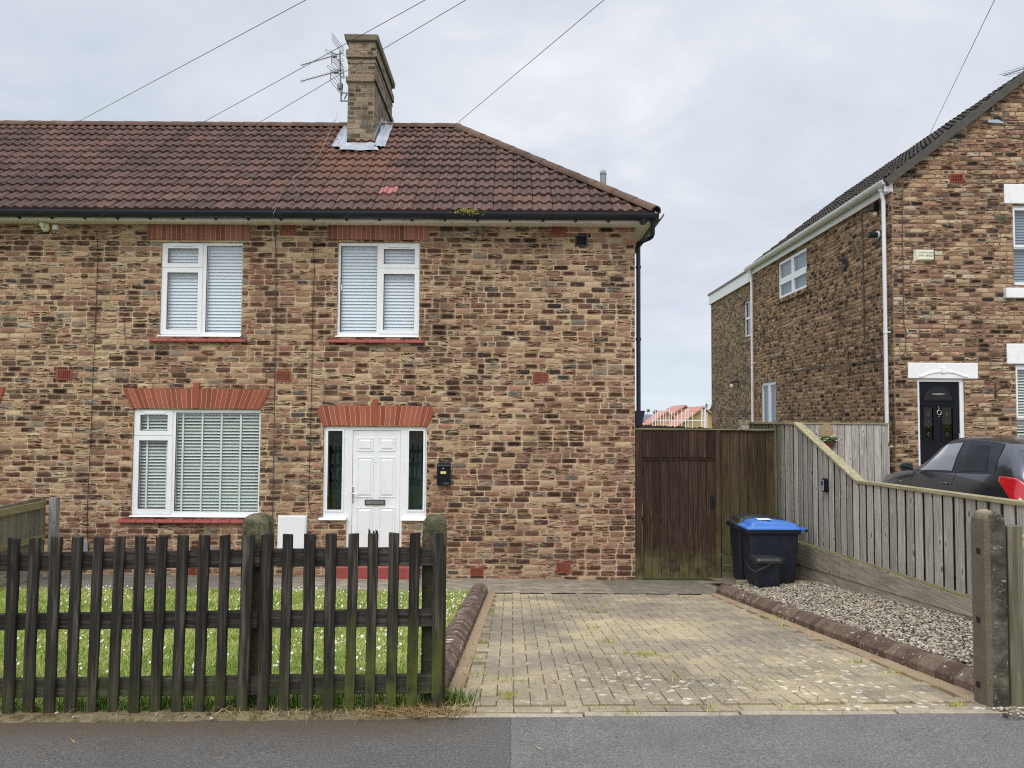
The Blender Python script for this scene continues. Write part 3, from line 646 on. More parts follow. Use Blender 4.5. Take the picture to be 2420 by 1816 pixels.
# ------------------------------------------------------------------ world and sun
W = bpy.data.worlds.new('World'); SC.world = W; W.use_nodes = True
SUN_EL, SUN_AZ = R(52), R(200)      # azimuth clockwise from +Y: behind the viewer, a little left
t = NT('', W)
sky = t.n('TexSky', sky_type='NISHITA'); sky.sun_disc = False; sky.sun_elevation = SUN_EL; sky.sun_rotation = SUN_AZ
tc = t.n('TexCoord').outputs['Generated']
gx, gy, gzz = t.xyz(tc)
zz = t.math('MAXIMUM', gzz, 0.02)
den = t.math('ADD', zz, 0.35)
pl = t.comb(t.math('DIVIDE', gx, den), t.math('DIVIDE', gy, den), 0.0)
n1 = t.noise(t.vm('ADD', t.vm('MULTIPLY', pl, (1.3, 1.7, 1)), (3.1, 7.7, 0)), 1.5, 6, 0.55, 0.5)
n2 = t.noise(t.vm('ADD', pl, (9.0, 2.0, 0.0)), 4.2, 6, 0.6, 0.5)
f = t.math('ADD', t.math('MULTIPLY', n1, 0.72), t.math('MULTIPLY', n2, 0.28))
cl = t.ramp(f, [(0.32, C(186, 196, 208)), (0.45, C(200, 207, 218)), (0.55, C(210, 215, 223)), (0.68, C(228, 231, 236))])
low = t.mr(gzz, 0.20, -0.02)
cl = t.mix(t.math('MULTIPLY', low, 0.7), cl, C(205, 219, 229))
cl = t.mix(t.mr(gy, -0.05, -0.5), cl, C(238, 240, 243))        # brighter cloud behind the viewer, round the sun
zb = t.mr(gzz, 0.52, 0.95, 1.0, 1.75); vv = t.n('VectorMath', operation='SCALE'); t.put(vv.inputs[0], cl); t.put(vv.inputs['Scale'], zb); cl = vv.outputs[0]     # overcast sky is brightest overhead
bg1 = t.n('Background'); t.put(bg1.inputs[0], sky.outputs[0]); bg1.inputs[1].default_value = 0.05
bg2 = t.n('Background'); t.put(bg2.inputs[0], cl); bg2.inputs[1].default_value = 0.89
mx = t.n('MixShader'); mx.inputs[0].default_value = 0.93
t.t.links.new(bg1.outputs[0], mx.inputs[1]); t.t.links.new(bg2.outputs[0], mx.inputs[2])
o = t.n('OutputWorld'); t.t.links.new(mx.outputs[0], o.inputs[0])
sd = bpy.data.lights.new('sun', 'SUN'); sd.energy = 1.2; sd.angle = R(38); sd.color = (1.0, 0.97, 0.92)
so = bpy.data.objects.new('sun', sd); COL.objects.link(so)
sv = Vector((math.sin(SUN_AZ)*math.cos(SUN_EL), math.cos(SUN_AZ)*math.cos(SUN_EL), math.sin(SUN_EL)))
so.rotation_euler = sv.to_track_quat('Z', 'Y').to_euler(); so.location = (0, -6, 14)
SC.view_settings.view_transform = 'Standard'; SC.view_settings.look = 'None'; SC.view_settings.exposure = 0.46; SC.view_settings.gamma = 1.0
SC.view_settings.use_curve_mapping = False
SC.cycles.max_bounces = 8; SC.cycles.transparent_max_bounces = 12; SC.cycles.use_denoising = False; SC.cycles.filter_width = 1.1; SC.cycles.use_adaptive_sampling = False

# ------------------------------------------------------------------ ground sheets
def sheet(name, xs, ys, mat, dz, kind='structure', zf=None, smooth=True):
    zf = zf or gz
    m = MB(); P = [(x, y, zf(x, y)+dz) for y in ys for x in xs]; n = len(xs)
    m.add(P, [(j*n+i, j*n+i+1, (j+1)*n+i+1, (j+1)*n+i) for j in range(len(ys)-1) for i in range(n-1)], 0.5)
    return tag(m.build(name, mat, None, smooth), kind=kind)
from mathutils import noise as mnoise
noise2 = lambda x, y: .5+.5*mnoise.fractal(Vector((x*7, y*11, 3.3)), .8, 2.1, 4)
lin = lambda a, b, n: [a+(b-a)*i/(n-1) for i in range(n)]
def ground_z(x, y):
    z = gz(x, y)
    if 4.2 < y < 40: z -= 0.09
    if x > 4.07 and y < 27: z = lerp(0.03, -0.01, clamp((y-4.3)/9)) if y < 14 else lerp(-0.01, gz(x, y), clamp((y-22)/5))
    return z
XS = [-3000, -400, -100, -40, -15]+lin(-10, 4.06, 10)+[4.08, 6, 9, 14, 30, 60, 100, 400, 3000]
YS = [-400, -60, -20, -4, 2, 4.2, 4.3]+lin(5, 11.7, 8)+[14, 18, 22, 24, 30, 40, 50, 60, 100, 300, 1000, 5000]
sheet('ground', XS, YS, M['field'], -0.03, zf=ground_z)
sheet('pavement', [-60, -20]+lin(-8, 8, 17)+[20, 60], [-60, -20, -4, 0, 3]+[4.284], M['asphalt'], 0.0)
sheet('neighbour_driveway', lin(4.09, 14, 8), lin(4.36, 14.0, 8), M['path'], 0.004, zf=ground_z)
KL = lambda y: lerp(-0.395, -0.300, clamp((y-4.7)/5.1))     # driveway side of the left kerb
KR = lambda y: lerp(2.79, 2.655, clamp((y-4.66)/5.1))       # driveway side of the right kerb
Y0, Y1 = 4.44, 9.93
# lawn
LX, LY = lin(-9.5, -0.5, 14), lin(4.42, 10.1, 12)
sheet('lawn', LX, LY, M['turf'], 0.0)
sheet('verge', lin(-9, -0.33, 190), [4.235, 4.25, 4.265, 4.28, 4.30, 4.325, 4.36, 4.39, 4.42], M['verge'], 0.0, zf=lambda x, y: gz(x, y)+lerp(-.010, .020, clamp((y-4.235)/.09))+0.018*(noise2(x, y)-.5))
sheet('path', lin(-12, 4.02, 24), [9.93+0.001, 10.4, 11.0, 11.72], M['path'], 0.006)
# kerb edging between driveway and pavement
m = MB()
for i in range(4):
    a = -0.45+i*0.86; b = a+0.852
    z0 = gz(a, 4.3)
    m.hexa([(a, 4.285, z0-.1), (b, 4.285, z0-.1), (b, 4.335, z0-.1), (a, 4.335, z0-.1)], [(a, 4.285, z0+.008), (b, 4.285, z0+.012), (b, 4.335, z0+.010), (a, 4.335, z0+.010)])
tag(m.build('kerb_edging', plain('edging_concrete', C(168, 158, 140), 0.9, 0.2, 14, bump=0.6, dirt=(C(120, 110, 90), 0.6)), None, bevel=0.004), kind='structure')
# driveway: bed plus herringbone blocks
sheet('driveway_bed', lin(-0.5, 2.95, 8), lin(4.33, 9.93, 16), M['sand'], -0.004)
m = MB(); w = 0.1
for a in range(-8, 38):
    for b in range(-2, 62):
        tt = (a-b) % 4
        if tt == 0: x0, x1, y0, y1 = a*w, (a+2)*w, b*w, (b+1)*w
        elif tt == 2: x0, x1, y0, y1 = a*w, (a+1)*w, (b-1)*w, (b+1)*w
        else: continue
        g = 0.0032; x0 += g-0.28; x1 -= g+0.28; y0 += g+4.52; y1 -= g-4.52
        cx, cy = (x0+x1)/2, (y0+y1)/2
        if cy < 4.50 or cy > Y1-0.06 or cx < KL(cy)+0.10 or cx > KR(cy)-0.14: continue
        y1 = min(y1, Y1-0.02); y0 = max(y0, 4.46)
        h = 0.006+random.uniform(-0.0016, 0.0016); tx = random.uniform(-.001, .001); m.piece()
        z = lambda x, y, k: gz(x, y)+k
        m.hexa([(x0, y0, z(x0, y0, -.05)), (x1, y0, z(x1, y0, -.05)), (x1, y1, z(x1, y1, -.05)), (x0, y1, z(x0, y1, -.05))],
               [(x0, y0, z(x0, y0, h+tx)), (x1, y0, z(x1, y0, h-tx)), (x1, y1, z(x1, y1, h-tx)), (x0, y1, z(x0, y1, h+tx))], False)
tag(m.build('driveway', M['paving'], None, bevel=0.003, seg=1), kind='structure')
# red edging course round the blocks
m = MB()
def blk(x0, x1, y0, y1, h):
    m.piece(random.uniform(.35, .6)); m.hexa([(x0, y0, gz(x0, y0)-.05), (x1, y0, gz(x1, y0)-.05), (x1, y1, gz(x1, y1)-.05), (x0, y1, gz(x0, y1)-.05)],
           [(x0, y0, gz(x0, y0)+h), (x1, y0, gz(x1, y0)+h), (x1, y1, gz(x1, y1)+h), (x0, y1, gz(x0, y1)+h)], False)
x = -0.40
while x < 2.8: blk(x, x+0.206, 4.345, 4.445, 0.012+random.uniform(-.002, .002)); x += 0.212
tag(m.build('driveway_edging', M['paving'], None, bevel=0.003, seg=1), kind='structure'); m = MB()
y = 4.46
while y < Y1-0.1:
    blk(KL(y)+0.004, KL(y)+0.10, y, y+0.206, 0.011+random.uniform(-.002, .002)); blk(KR(y)-0.13, KR(y)-0.006, y, y+0.206, 0.011+random.uniform(-.002, .002)); y += 0.212
tag(m.build('driveway_edging', M['edgeblk'], None, bevel=0.003, seg=1), kind='structure')
# chamfered brick kerbs
def kerb(name, edge, y0, y1, side, raise_=0.0):
    m = MB(); y = y0
    while y < y1:
        L = 0.105; yb = y+L-0.004; m.piece(); lo = []
        for yy in (y, yb):
            e = edge(yy); z = gz(e, yy)+raise_+random.uniform(-.003, .003)
            pr = [(0, -.06), (0, .055), (0.068, .118), (0.135, .118), (0.2, .07), (0.2, -.06)]
            lo.append([(e+side*a, yy, z+b) for a, b in pr])
        m.loft(lo); y += L
    return tag(m.build(name, M['kerb'], None, bevel=0.004, seg=1), kind='structure')
kerb('kerb', KL, 4.72, 10.0, -1); kerb('kerb', KR, 4.60, 10.0, 1)
# gravel bed
GV = lambda x, y: gz(x, y)+lerp(0.085, 0.15, clamp((x-2.9)/1.1))
sheet('gravel_base', lin(2.82, 4.0, 6), lin(4.30, 10.25, 14), M['gbed'], -0.01, zf=lambda x, y: GV(x, y) if y > 4.5 else gz(x, y)+0.01)
ico = bmesh.new(); bmesh.ops.create_icosphere(ico, subdivisions=1, radius=1.0)
IV = np.array([v.co[:] for v in ico.verts]); IF = np.array([[v.index for v in f.verts] for f in ico.faces]); ico.free()
def scatter_stones(name, pts, smin, smax, label):
    n = len(pts); s = rng.uniform(smin, smax, (n, 1, 1)); fl = np.stack([rng.uniform(.7, 1.5, n), rng.uniform(.7, 1.2, n), rng.uniform(.4, .75, n)], 1)[:, None, :]
    V = IV[None]*fl*s*(1+rng.normal(0, .12, (n, 12, 1)))
    a = rng.uniform(0, 6.28, n); b = rng.normal(0, .35, n); ca, sa, cb, sb = np.cos(a), np.sin(a), np.cos(b), np.sin(b)
    x, y, z = V[..., 0], V[..., 1], V[..., 2]
    y2 = y*cb[:, None]-z*sb[:, None]; z2 = y*sb[:, None]+z*cb[:, None]
    V = np.stack([x*ca[:, None]-y2*sa[:, None], x*sa[:, None]+y2*ca[:, None], z2], 2)+np.array(pts)[:, None, :]
    Fc = (IF[None]+12*np.arange(n)[:, None, None]).reshape(-1, 3)
    o = npmesh(name, V.reshape(-1, 3), Fc, np.repeat(rng.uniform(0, 1, n), 20), M['stone'])
    return tag(o, label, 'gravel', None, 'stuff')
pts = []
for _ in range(23000):
    y = random.uniform(4.5, 10.2)**1; x = random.uniform(2.86, 3.97)
    if x < KR(y)+0.2: continue
    pts.append((x, y, GV(x, y)+random.uniform(-.008, .012)))
for _ in range(900):
    x = random.uniform(2.65, 4.0); y = random.uniform(4.18, 4.5)
    if x < 2.9 and y > 4.34: continue
    if random.random() < (3.1-x)*1.2: continue
    pts.append((x, y, gz(x, y)+0.015))
scatter_stones('gravel', pts, 0.007, 0.016, 'loose pale gravel between the brown kerb and the side fence')
pts = [(random.uniform(-2.85, -0.3), random.uniform(4.25, 4.38), 0) for _ in range(30)]
pts = [(x, y, gz(x, y)+0.02) for x, y, _ in pts]
scatter_stones('pebbles', pts, 0.004, 0.015, 'pale pebbles scattered along the soil verge')

# ------------------------------------------------------------------ grass, daisies, weeds
def blades(name, P, hmin, hmax, wmin, wmax, lean, mat, label, cat, flat=0.0, rnd=None):
    n = len(P); P = np.array(P); h = rng.uniform(hmin, hmax, n); w = rng.uniform(wmin, wmax, n); a = rng.uniform(0, 6.28, n)
    d = np.stack([np.cos(a), np.sin(a), 0*a], 1); la = rng.uniform(0, 6.28, n); ll = np.abs(rng.normal(0, lean, n))*h
    ln = np.stack([np.cos(la)*ll, np.sin(la)*ll, 0*a], 1); up = np.stack([0*a, 0*a, h*(1-flat)], 1)
    v0 = P-d*w[:, None]/2; v1 = P+d*w[:, None]/2; mid = P+up*0.6+ln*0.35; v2 = mid+d*w[:, None]*0.35; v3 = mid-d*w[:, None]*0.35; v4 = P+up+ln
    V = np.stack([v0, v1, v2, v3, v4], 1).reshape(-1, 3); b = 5*np.arange(n)[:, None]
    Fc = np.concatenate([b+np.array([[0, 1, 2]]), b+np.array([[0, 2, 3]]), b+np.array([[3, 2, 4]])], 1).reshape(-1, 3)
    rr = np.repeat(rng.uniform(0, 1, n) if rnd is None else rnd, 3)
    return tag(npmesh(name, V, Fc, rr, mat), label, cat, None, 'stuff')
P = []
while len(P) < 150000:
    y = 4.42+(10.08-4.42)*random.random()**1.25; x = random.uniform(-6.6, KL(y)-0.2)
    if x < -0.62*y-0.3 and random.random() < .45: continue
    P.append((x, y, gz(x, y)-0.004))
blades('grass', P, 0.018, 0.05, 0.004, 0.009, 0.7, M['blade'], 'short sunny green lawn behind the picket fence', 'grass')
# daisies: thicker along the far edge and to the right
D = []
while len(D) < 1200:
    y = random.uniform(4.7, 10.05); x = random.uniform(-6.3, KL(y)-0.22)
    far = math.exp(-(10.05-y)/0.35)*1.0
    den = 0.10+far*(1.0 if x < -1.5 else 0.7)+0.35*clamp((x+2.6)/2)*clamp((y-4.8)/2)
    if random.random() < den*0.8*(.25+1.6*(noise2(x*.14, y*.1) > .5)): D.append((x, y, gz(x, y)+random.uniform(.03, .06)))
n = len(D); D = np.array(D); a6 = np.arange(6)*math.pi/3; r = rng.uniform(.006, .0105, n)
tl = np.stack([rng.normal(0, .4, n), rng.normal(-.45, .4, n)], 1)
ox = np.cos(a6)[None]*r[:, None]; oy = np.sin(a6)[None]*r[:, None]
ring = np.stack([D[:, 0:1]+ox, D[:, 1:2]+oy, D[:, 2:3]+ox*tl[:, 0:1]-oy*tl[:, 1:2]], 2)
top = D+np.array([[0, 0, .003]]); V = np.concatenate([ring, top[:, None, :]], 1).reshape(-1, 3)
b = 7*np.arange(n)[:, None]
Fc = np.concatenate([b+np.array([[i, (i+1) % 6, 6]]) for i in range(6)], 1).reshape(-1, 3)
tag(npmesh('daisies', V, Fc, np.zeros(len(Fc)), M['daisy']), 'small white daisies dotted over the lawn', 'daisies', None, 'stuff')
# weeds at the foot of the fence and in the paving joints
P = []
def clump(cx, cy, n, s):
    for _ in range(n):
        x, y = random.gauss(cx, s), random.gauss(cy, s*0.5); P.append((x, y, gz(x, y)))
for px, n, s in ((1063, 150, .03), (1090, 60, .04), (700, 120, .04), (740, 110, .06), (790, 90, .05), (848, 120, .04), (640, 60, .06), (385, 70, .03), (230, 90, .04), (190, 70, .05), (330, 50, .05), (450, 50, .05), (940, 80, .04), (985, 60, .04), (905, 40, .05), (60, 50, .06), (520, 50, .06)):
    x = aty(px, 1680, 4.40)[0]; clump(x, 4.43 if px < 1040 else 4.5, n, s)

for _ in range(170):
    x = random.uniform(-6.5, -.5); clump(x, 4.42+random.uniform(-.03, .05), 5, .02)
blades('weeds', P, 0.04, 0.14, 0.004, 0.009, 0.75, M['weed'], 'dark green weeds growing along the foot of the picket fence', 'weeds')
P = []
def gpt(px, py):
    d = ray(px, py); a, b = 3.5, 12
    for _ in range(40):
        k = (a+b)/2; z = EYE.z+d.z*k/d.y; x = d.x*k/d.y
        if z > gz(x, k): a = k
        else: b = k
    return x, k
for px, py, n, s in ((1199, 1645, 60, .03), (1200, 1655, 40, .05), (1405, 1487, 30, .03), (1395, 1505, 25, .03), (1440, 1520, 25, .03), (1432, 1427, 25, .03), (1377, 1442, 25, .02), (1400, 1445, 25, .02), (1420, 1450, 20, .03), (1530, 1550, 60, .07), (1500, 1548, 60, .07), (1560, 1555, 35, .05), (1614, 1415, 30, .03), (1840, 1463, 35, .02), (1930, 1490, 40, .06), (2028, 1569, 45, .03), (2110, 1592, 40, .04), (2262, 1674, 50, .025), (1422, 1680, 30, .04), (1495, 1690, 40, .05), (1680, 1680, 30, .05), (1880, 1680, 30, .05), (1800, 1460, 30, .08), (1760, 1430, 30, .08), (1860, 1480, 40, .1), (1130, 1520, 40, .05), (1120, 1560, 40, .05), (1160, 1450, 30, .03), (1125, 1600, 50, .06), (1210, 1612, 40, .06), (1500, 1600, 70, .2), (1700, 1620, 70, .25), (1900, 1600, 60, .25)):
    x, y = gpt(px, py); clump(x, y, n, s)
blades('joint_weeds', P, 0.012, 0.045, 0.003, 0.007, 0.9, M['moss'], 'yellow green moss and grass tufts in the paving joints', 'weeds')
P = []
for px, n, s in ((1000, 220, .09), (950, 200, .09), (905, 70, .08), (860, 60, .10), (780, 50, .14), (680, 40, .14), (600, 25, .12), (1075, 160, .07), (540, 16, .15), (300, 16, .3), (100, 16, .3)):
    x = aty(px, 1680, 4.36)[0]
    for _ in range(n):
        xx, yy = random.gauss(x, s), 4.325+random.gauss(0, .03); P.append((xx, yy, gz(xx, 4.3)+0.012))
for _ in range(260):
    y = random.uniform(4.4, 9.5); x = random.choice((KL(y)+0.12, KR(y)-0.16))+random.gauss(0, .05); P.append((x, y, gz(x, y)+0.012))
for _ in range(350):
    x, y = gpt(random.gauss(1500, 260), random.gauss(1630, 30)); P.append((x, y, gz(x, y)+0.008))
blades('dead_grass', P, 0.02, 0.10, 0.003, 0.006, 1.6, M['straw'], 'dry straw coloured grass along the verge and driveway edges', 'dead grass', 0.55)
P = [(random.uniform(-2.8, 2.9), random.uniform(3.65, 4.2), 0) for _ in range(22)]
P = [(x, y, gz(x, y)+0.004) for x, y, _ in P]
blades('debris', P, 0.01, 0.035, 0.004, 0.012, 1.6, M['straw'], 'pale bits of straw lying on the dark pavement', 'debris', 0.9)

# ------------------------------------------------------------------ tiled roof generator
def roof_mesh(f, u0, u1, length, g=0.31, per=0.15, amp=0.029, planes=(), tile=0.30, jit=0.006):
    us = []; k = math.floor(u0/per)
    offs = [(0, 0), (.30, 0), (.42, .45), (.56, .95), (.65, 1), (.74, .95), (.88, .45)]
    while k*per < u1:
        us += [(k*per+a*per, p) for a, p in offs]; k += 1
    us = [(u, p) for u, p in us if u0 <= u <= u1]
    V = []; UV = []; Fs = []; n = len(us); nj = math.ceil(length/g)
    for j in range(nj):
        s0 = j*g; s1 = min((j+1)*g+0.02, length+0.05); b = len(V)
        hj = {}
        for row in range(3):
            for u, p in us:
                c = math.floor(u/tile+1e-6); q = hj.setdefault(c, (random.uniform(-jit, jit), random.uniform(-.006, .006)))
                if row == 0: s, h = s0+q[1], -0.012+amp*p*0.3
                elif row == 1: s, h = s0+q[1], 0.040+amp*p+q[0]
                else: s, h = s1, 0.004+amp*p
                V.append(f(u, s, h)); UV.append((u, max(j*g+0.001, min(s, (j+1)*g-0.001))))
        for row in range(2):
            for i in range(n-1):
                a = b+row*n+i; Fs.append((a, a+1, a+n+1, a+n))
    me = bpy.data.meshes.new('roof'); me.from_pydata(V, [], Fs)
    uvl = me.uv_layers.new(name='UVMap'); li = np.empty(len(me.loops), dtype=np.int32); me.loops.foreach_get('vertex_index', li)
    uvl.data.foreach_set('uv', np.array(UV, dtype=np.float32)[li].ravel())
    bm = bmesh.new(); bm.from_mesh(me)
    for co, no in planes:
        bmesh.ops.bisect_plane(bm, geom=bm.verts[:]+bm.edges[:]+bm.faces[:], plane_co=co, plane_no=no, clear_outer=True)
    bm.to_mesh(me); bm.free(); return me
def halfround(m, p0, p1, r, seg=0.34, lift=0.0, n=9, sag=0.6):
    p0, p1 = Vector(p0), Vector(p1); d = (p1-p0); L = d.length; d.normalize()
    side = d.cross(Vector((0, 0, 1))).normalized(); up = side.cross(d).normalized()
    k = max(1, round(L/seg)); m.uv = m.uv if m.uv is not None else []
    for i in range(k):
        a = p0+d*(L*i/k); b = p0+d*(L*(i+1)/k+0.03); m.piece(); lo = []
        for q, rr in ((a, r*1.05), (b, r*0.97)):
            lo.append([tuple(q+side*math.cos(math.pi*t/(n-1))*rr+up*(math.sin(math.pi*t/(n-1))*rr*sag+lift)) for t in range(n)]
                      +[tuple(q+side*math.cos(math.pi*t/(n-1))*rr*.86+up*(math.sin(math.pi*t/(n-1))*rr*sag*.82+lift)) for t in reversed(range(n))])
        m.loft(lo); m.uv += [(random.random()*40, 3.0)]*0
    m.uv = [(p[0]*1.0, 3.6) for p in m.v]

# ------------------------------------------------------------------ the terraced house
H = thing('terraced_house', 'end terrace house of mottled brown brick with red tiled hip roof and white door', 'house', (-3, YF, -0.75))
XR = 1.872; XL = -12.0; ZT = 4.63
tfF = lambda u, d, v: (u, YF+d, v)
REC = 0.075
W1 = rect(380, 573, 572, 795, YF); W2 = rect(797, 573, 991.5, 796, YF); W3 = rect(313, 968, 614, 1221, YF)
DR = rect(763, 1009, 1008, 1224, YF)      # door group, sidelight part
DD = rect(818, 1009, 950, 1330, YF); DZ = -0.52
WN = (-9.4, -7.92, W3[2], W3[3])          # next door's ground floor window, outside the frame
holes = [W1, W2, W3, WN, (DR[0], DR[1], DR[2], DR[3]), (DD[0], DD[1], DZ, DR[2])]
m = MB(tfF); m.reveal = 1
m.plate(XL, XR, -1.0, ZT, holes, 0, REC+0.03, edges=False); m.mk = 1
m.quad((XL, 0, -1), (XL, 0, ZT), (XL, 6, ZT), (XL, 6, -1)); m.quad((XR, 0, ZT), (XR, 0, -1), (XR, 6, -1), (XR, 6, ZT)); m.quad((XR, 6, -1), (XL, 6, -1), (XL, 6, ZT), (XR, 6, ZT))
AIRS = ((153, 886), (670.5, 889.5), (1278, 893), (682, 545), (1320, 547), (449, 1352), (1127, 1351, 31, 19), (1331, 1341, 34, 24))
abr = [rect(a[0]-(a[2] if len(a) > 2 else 36)/2, a[1]-(a[3] if len(a) > 2 else 24)/2, a[0]+(a[2] if len(a) > 2 else 36)/2, a[1]+(a[3] if len(a) > 2 else 24)/2, YF) for a in AIRS]
HW = holes+abr+[rect(1358, 556, 1389, 584, YF), rect(349, 533, 592, 568, YF), rect(776, 533, 1012, 568, YF), rect(309, 919, 622, 968, YF), rect(758, 960, 1017, 1009, YF)]
wall = brick_wall('wall', H, tfF, False, m, [dict(u0=XL, u1=XR-.001, v0=-.86, v1=ZT, holes=HW, h=.0842, L=.2345, hdr=.07)], (M['mort_a'], M['brick'], M['bf_a']))
# lintels
def lintel(px0, px1, py0, py1, Y, n, mat, fan=0.0, par=H, keystone=None, flare=None, camber=0.0):
    """soldier course between pixel columns; fan = how far the top leans outwards (m)"""
    x0, x1, z0, z1 = rect(px0, py0, px1, py1, Y); m = MB(lambda u, d, v: (u, Y+d, v))
    if fan == 0:
        m.piece(0.5)
    w = (x1-x0)/n; g = 0.009
    for i in range(n):
        a, b = x0+i*w, x0+(i+1)*w; ta, tb = (a-(x0+x1)/2)/((x1-x0)/2), (b-(x0+x1)/2)/((x1-x0)/2)
        fa, fb = fan*ta, fan*tb
        ca, cb = camber*(1-ta*ta), camber*(1-tb*tb)
        m.piece(); g2 = g/2
        if flare and i in (0, n-1):
            zc = lerp(z0, z1, 0.68); s = -1 if i == 0 else 1
            oa, ob = (a+fa*1.0, b+fb*0.68) if i == 0 else (a+fa*0.68, b+fb*1.0)
            if i == 0: poly = [(a+g2, z0+ca), (b-g2, z0+cb), (b+fb-g2, z1), (a+fa+0.04, z1), (a+fa-0.012, zc)]
            else: poly = [(a+g2, z0+ca), (b-g2, z0+cb), (b+fb+0.012, zc), (b+fb-0.04, z1), (a+fa+g2, z1)]
            m.prism(poly, -0.026, 0.02, False)
        else: m.prism([(a+g2, z0+ca), (b-g2, z0+cb), (b+fb-g2, z1), (a+fa+g2, z1)], -0.026, 0.02, False)
    o = m.build('lintel', mat, par, bevel=0.002, seg=1)
    mm = MB(lambda u, d, v: (u, Y+d, v)); mm.prism([(x0+.01, z0+.004+camber*.3), (x1-.01, z0+.004+camber*.3), (x1+fan-.03, z1-.004), (x0-fan+.03, z1-.004)], -0.021, 0.02)
    mm.build('mortar', M['mortar'], o)
    if keystone:
        kx0, kx1, kz0, kz1 = rect(*keystone, Y); mm = MB(lambda u, d, v: (u, Y+d, v)); mm.piece(0.55)
        mm.prism([(kx0+.004, kz0), (kx1-.004, kz0), (kx1+.004, kz1), (kx0-.004, kz1)], -0.034, 0.02, False)
        mm.build('keystone', mat, o, bevel=0.004)
    return o
lintel(349, 592, 533.5, 568, YF, 21, M['lint2']); lintel(776, 1012, 533.5, 568, YF, 21, M['lint2'])
lintel(313, 618, 919, 967, YF, 28, M['lint'], 0.145, keystone=(459, 905, 472, 966), camber=0.012)
lintel(764, 1011, 959.5, 1008, YF, 22, M['lint'], 0.085, keystone=(881, 945, 893, 1007), flare=True, camber=0.016)
x0 = aty(0, 930, YF)[0]; m = MB(tfF)
for i in range(14):
    a = -9.2+i*0.1; fa = lerp(-.15, .17, i/13); fb = lerp(-.15, .17, (i+1)/13); z0, z1 = W3[3]+0.01, W3[3]+0.32
    b = a+.0985; fa2 = (a+8.3)*.19; fb2 = (b+8.3)*.19
    m.prism([(a, z0), (b, z0), (b+fb2, z1), (a+fa2, z1)], -.026, .02)
m.build('lintel', M['lint'], H, bevel=.002, seg=1)
# sills
def sill(px0, px1, py0, py1):
    x0, x1, z0, z1 = rect(px0, py0, px1, py1, YF-0.05); m = MB(); n = max(2, round((x1-x0)/0.29)); w = (x1-x0)/n
    for i in range(n):
        a, b = x0+i*w, x0+(i+1)*w-0.003
        m.hexa([(a, YF-.075, z0), (b, YF-.075, z0), (b, YF+.09, z0), (a, YF+.09, z0)], [(a, YF-.07, z0+.035), (b, YF-.07, z0+.035), (b, YF+.09, z1+.012), (a, YF+.09, z1+.012)])
    return m.build('sill', M['redp'], H, bevel=0.008)
sill(353, 582, 795, 808.5); sill(775, 1002, 797.5, 811); sill(278, 632, 1224, 1237)

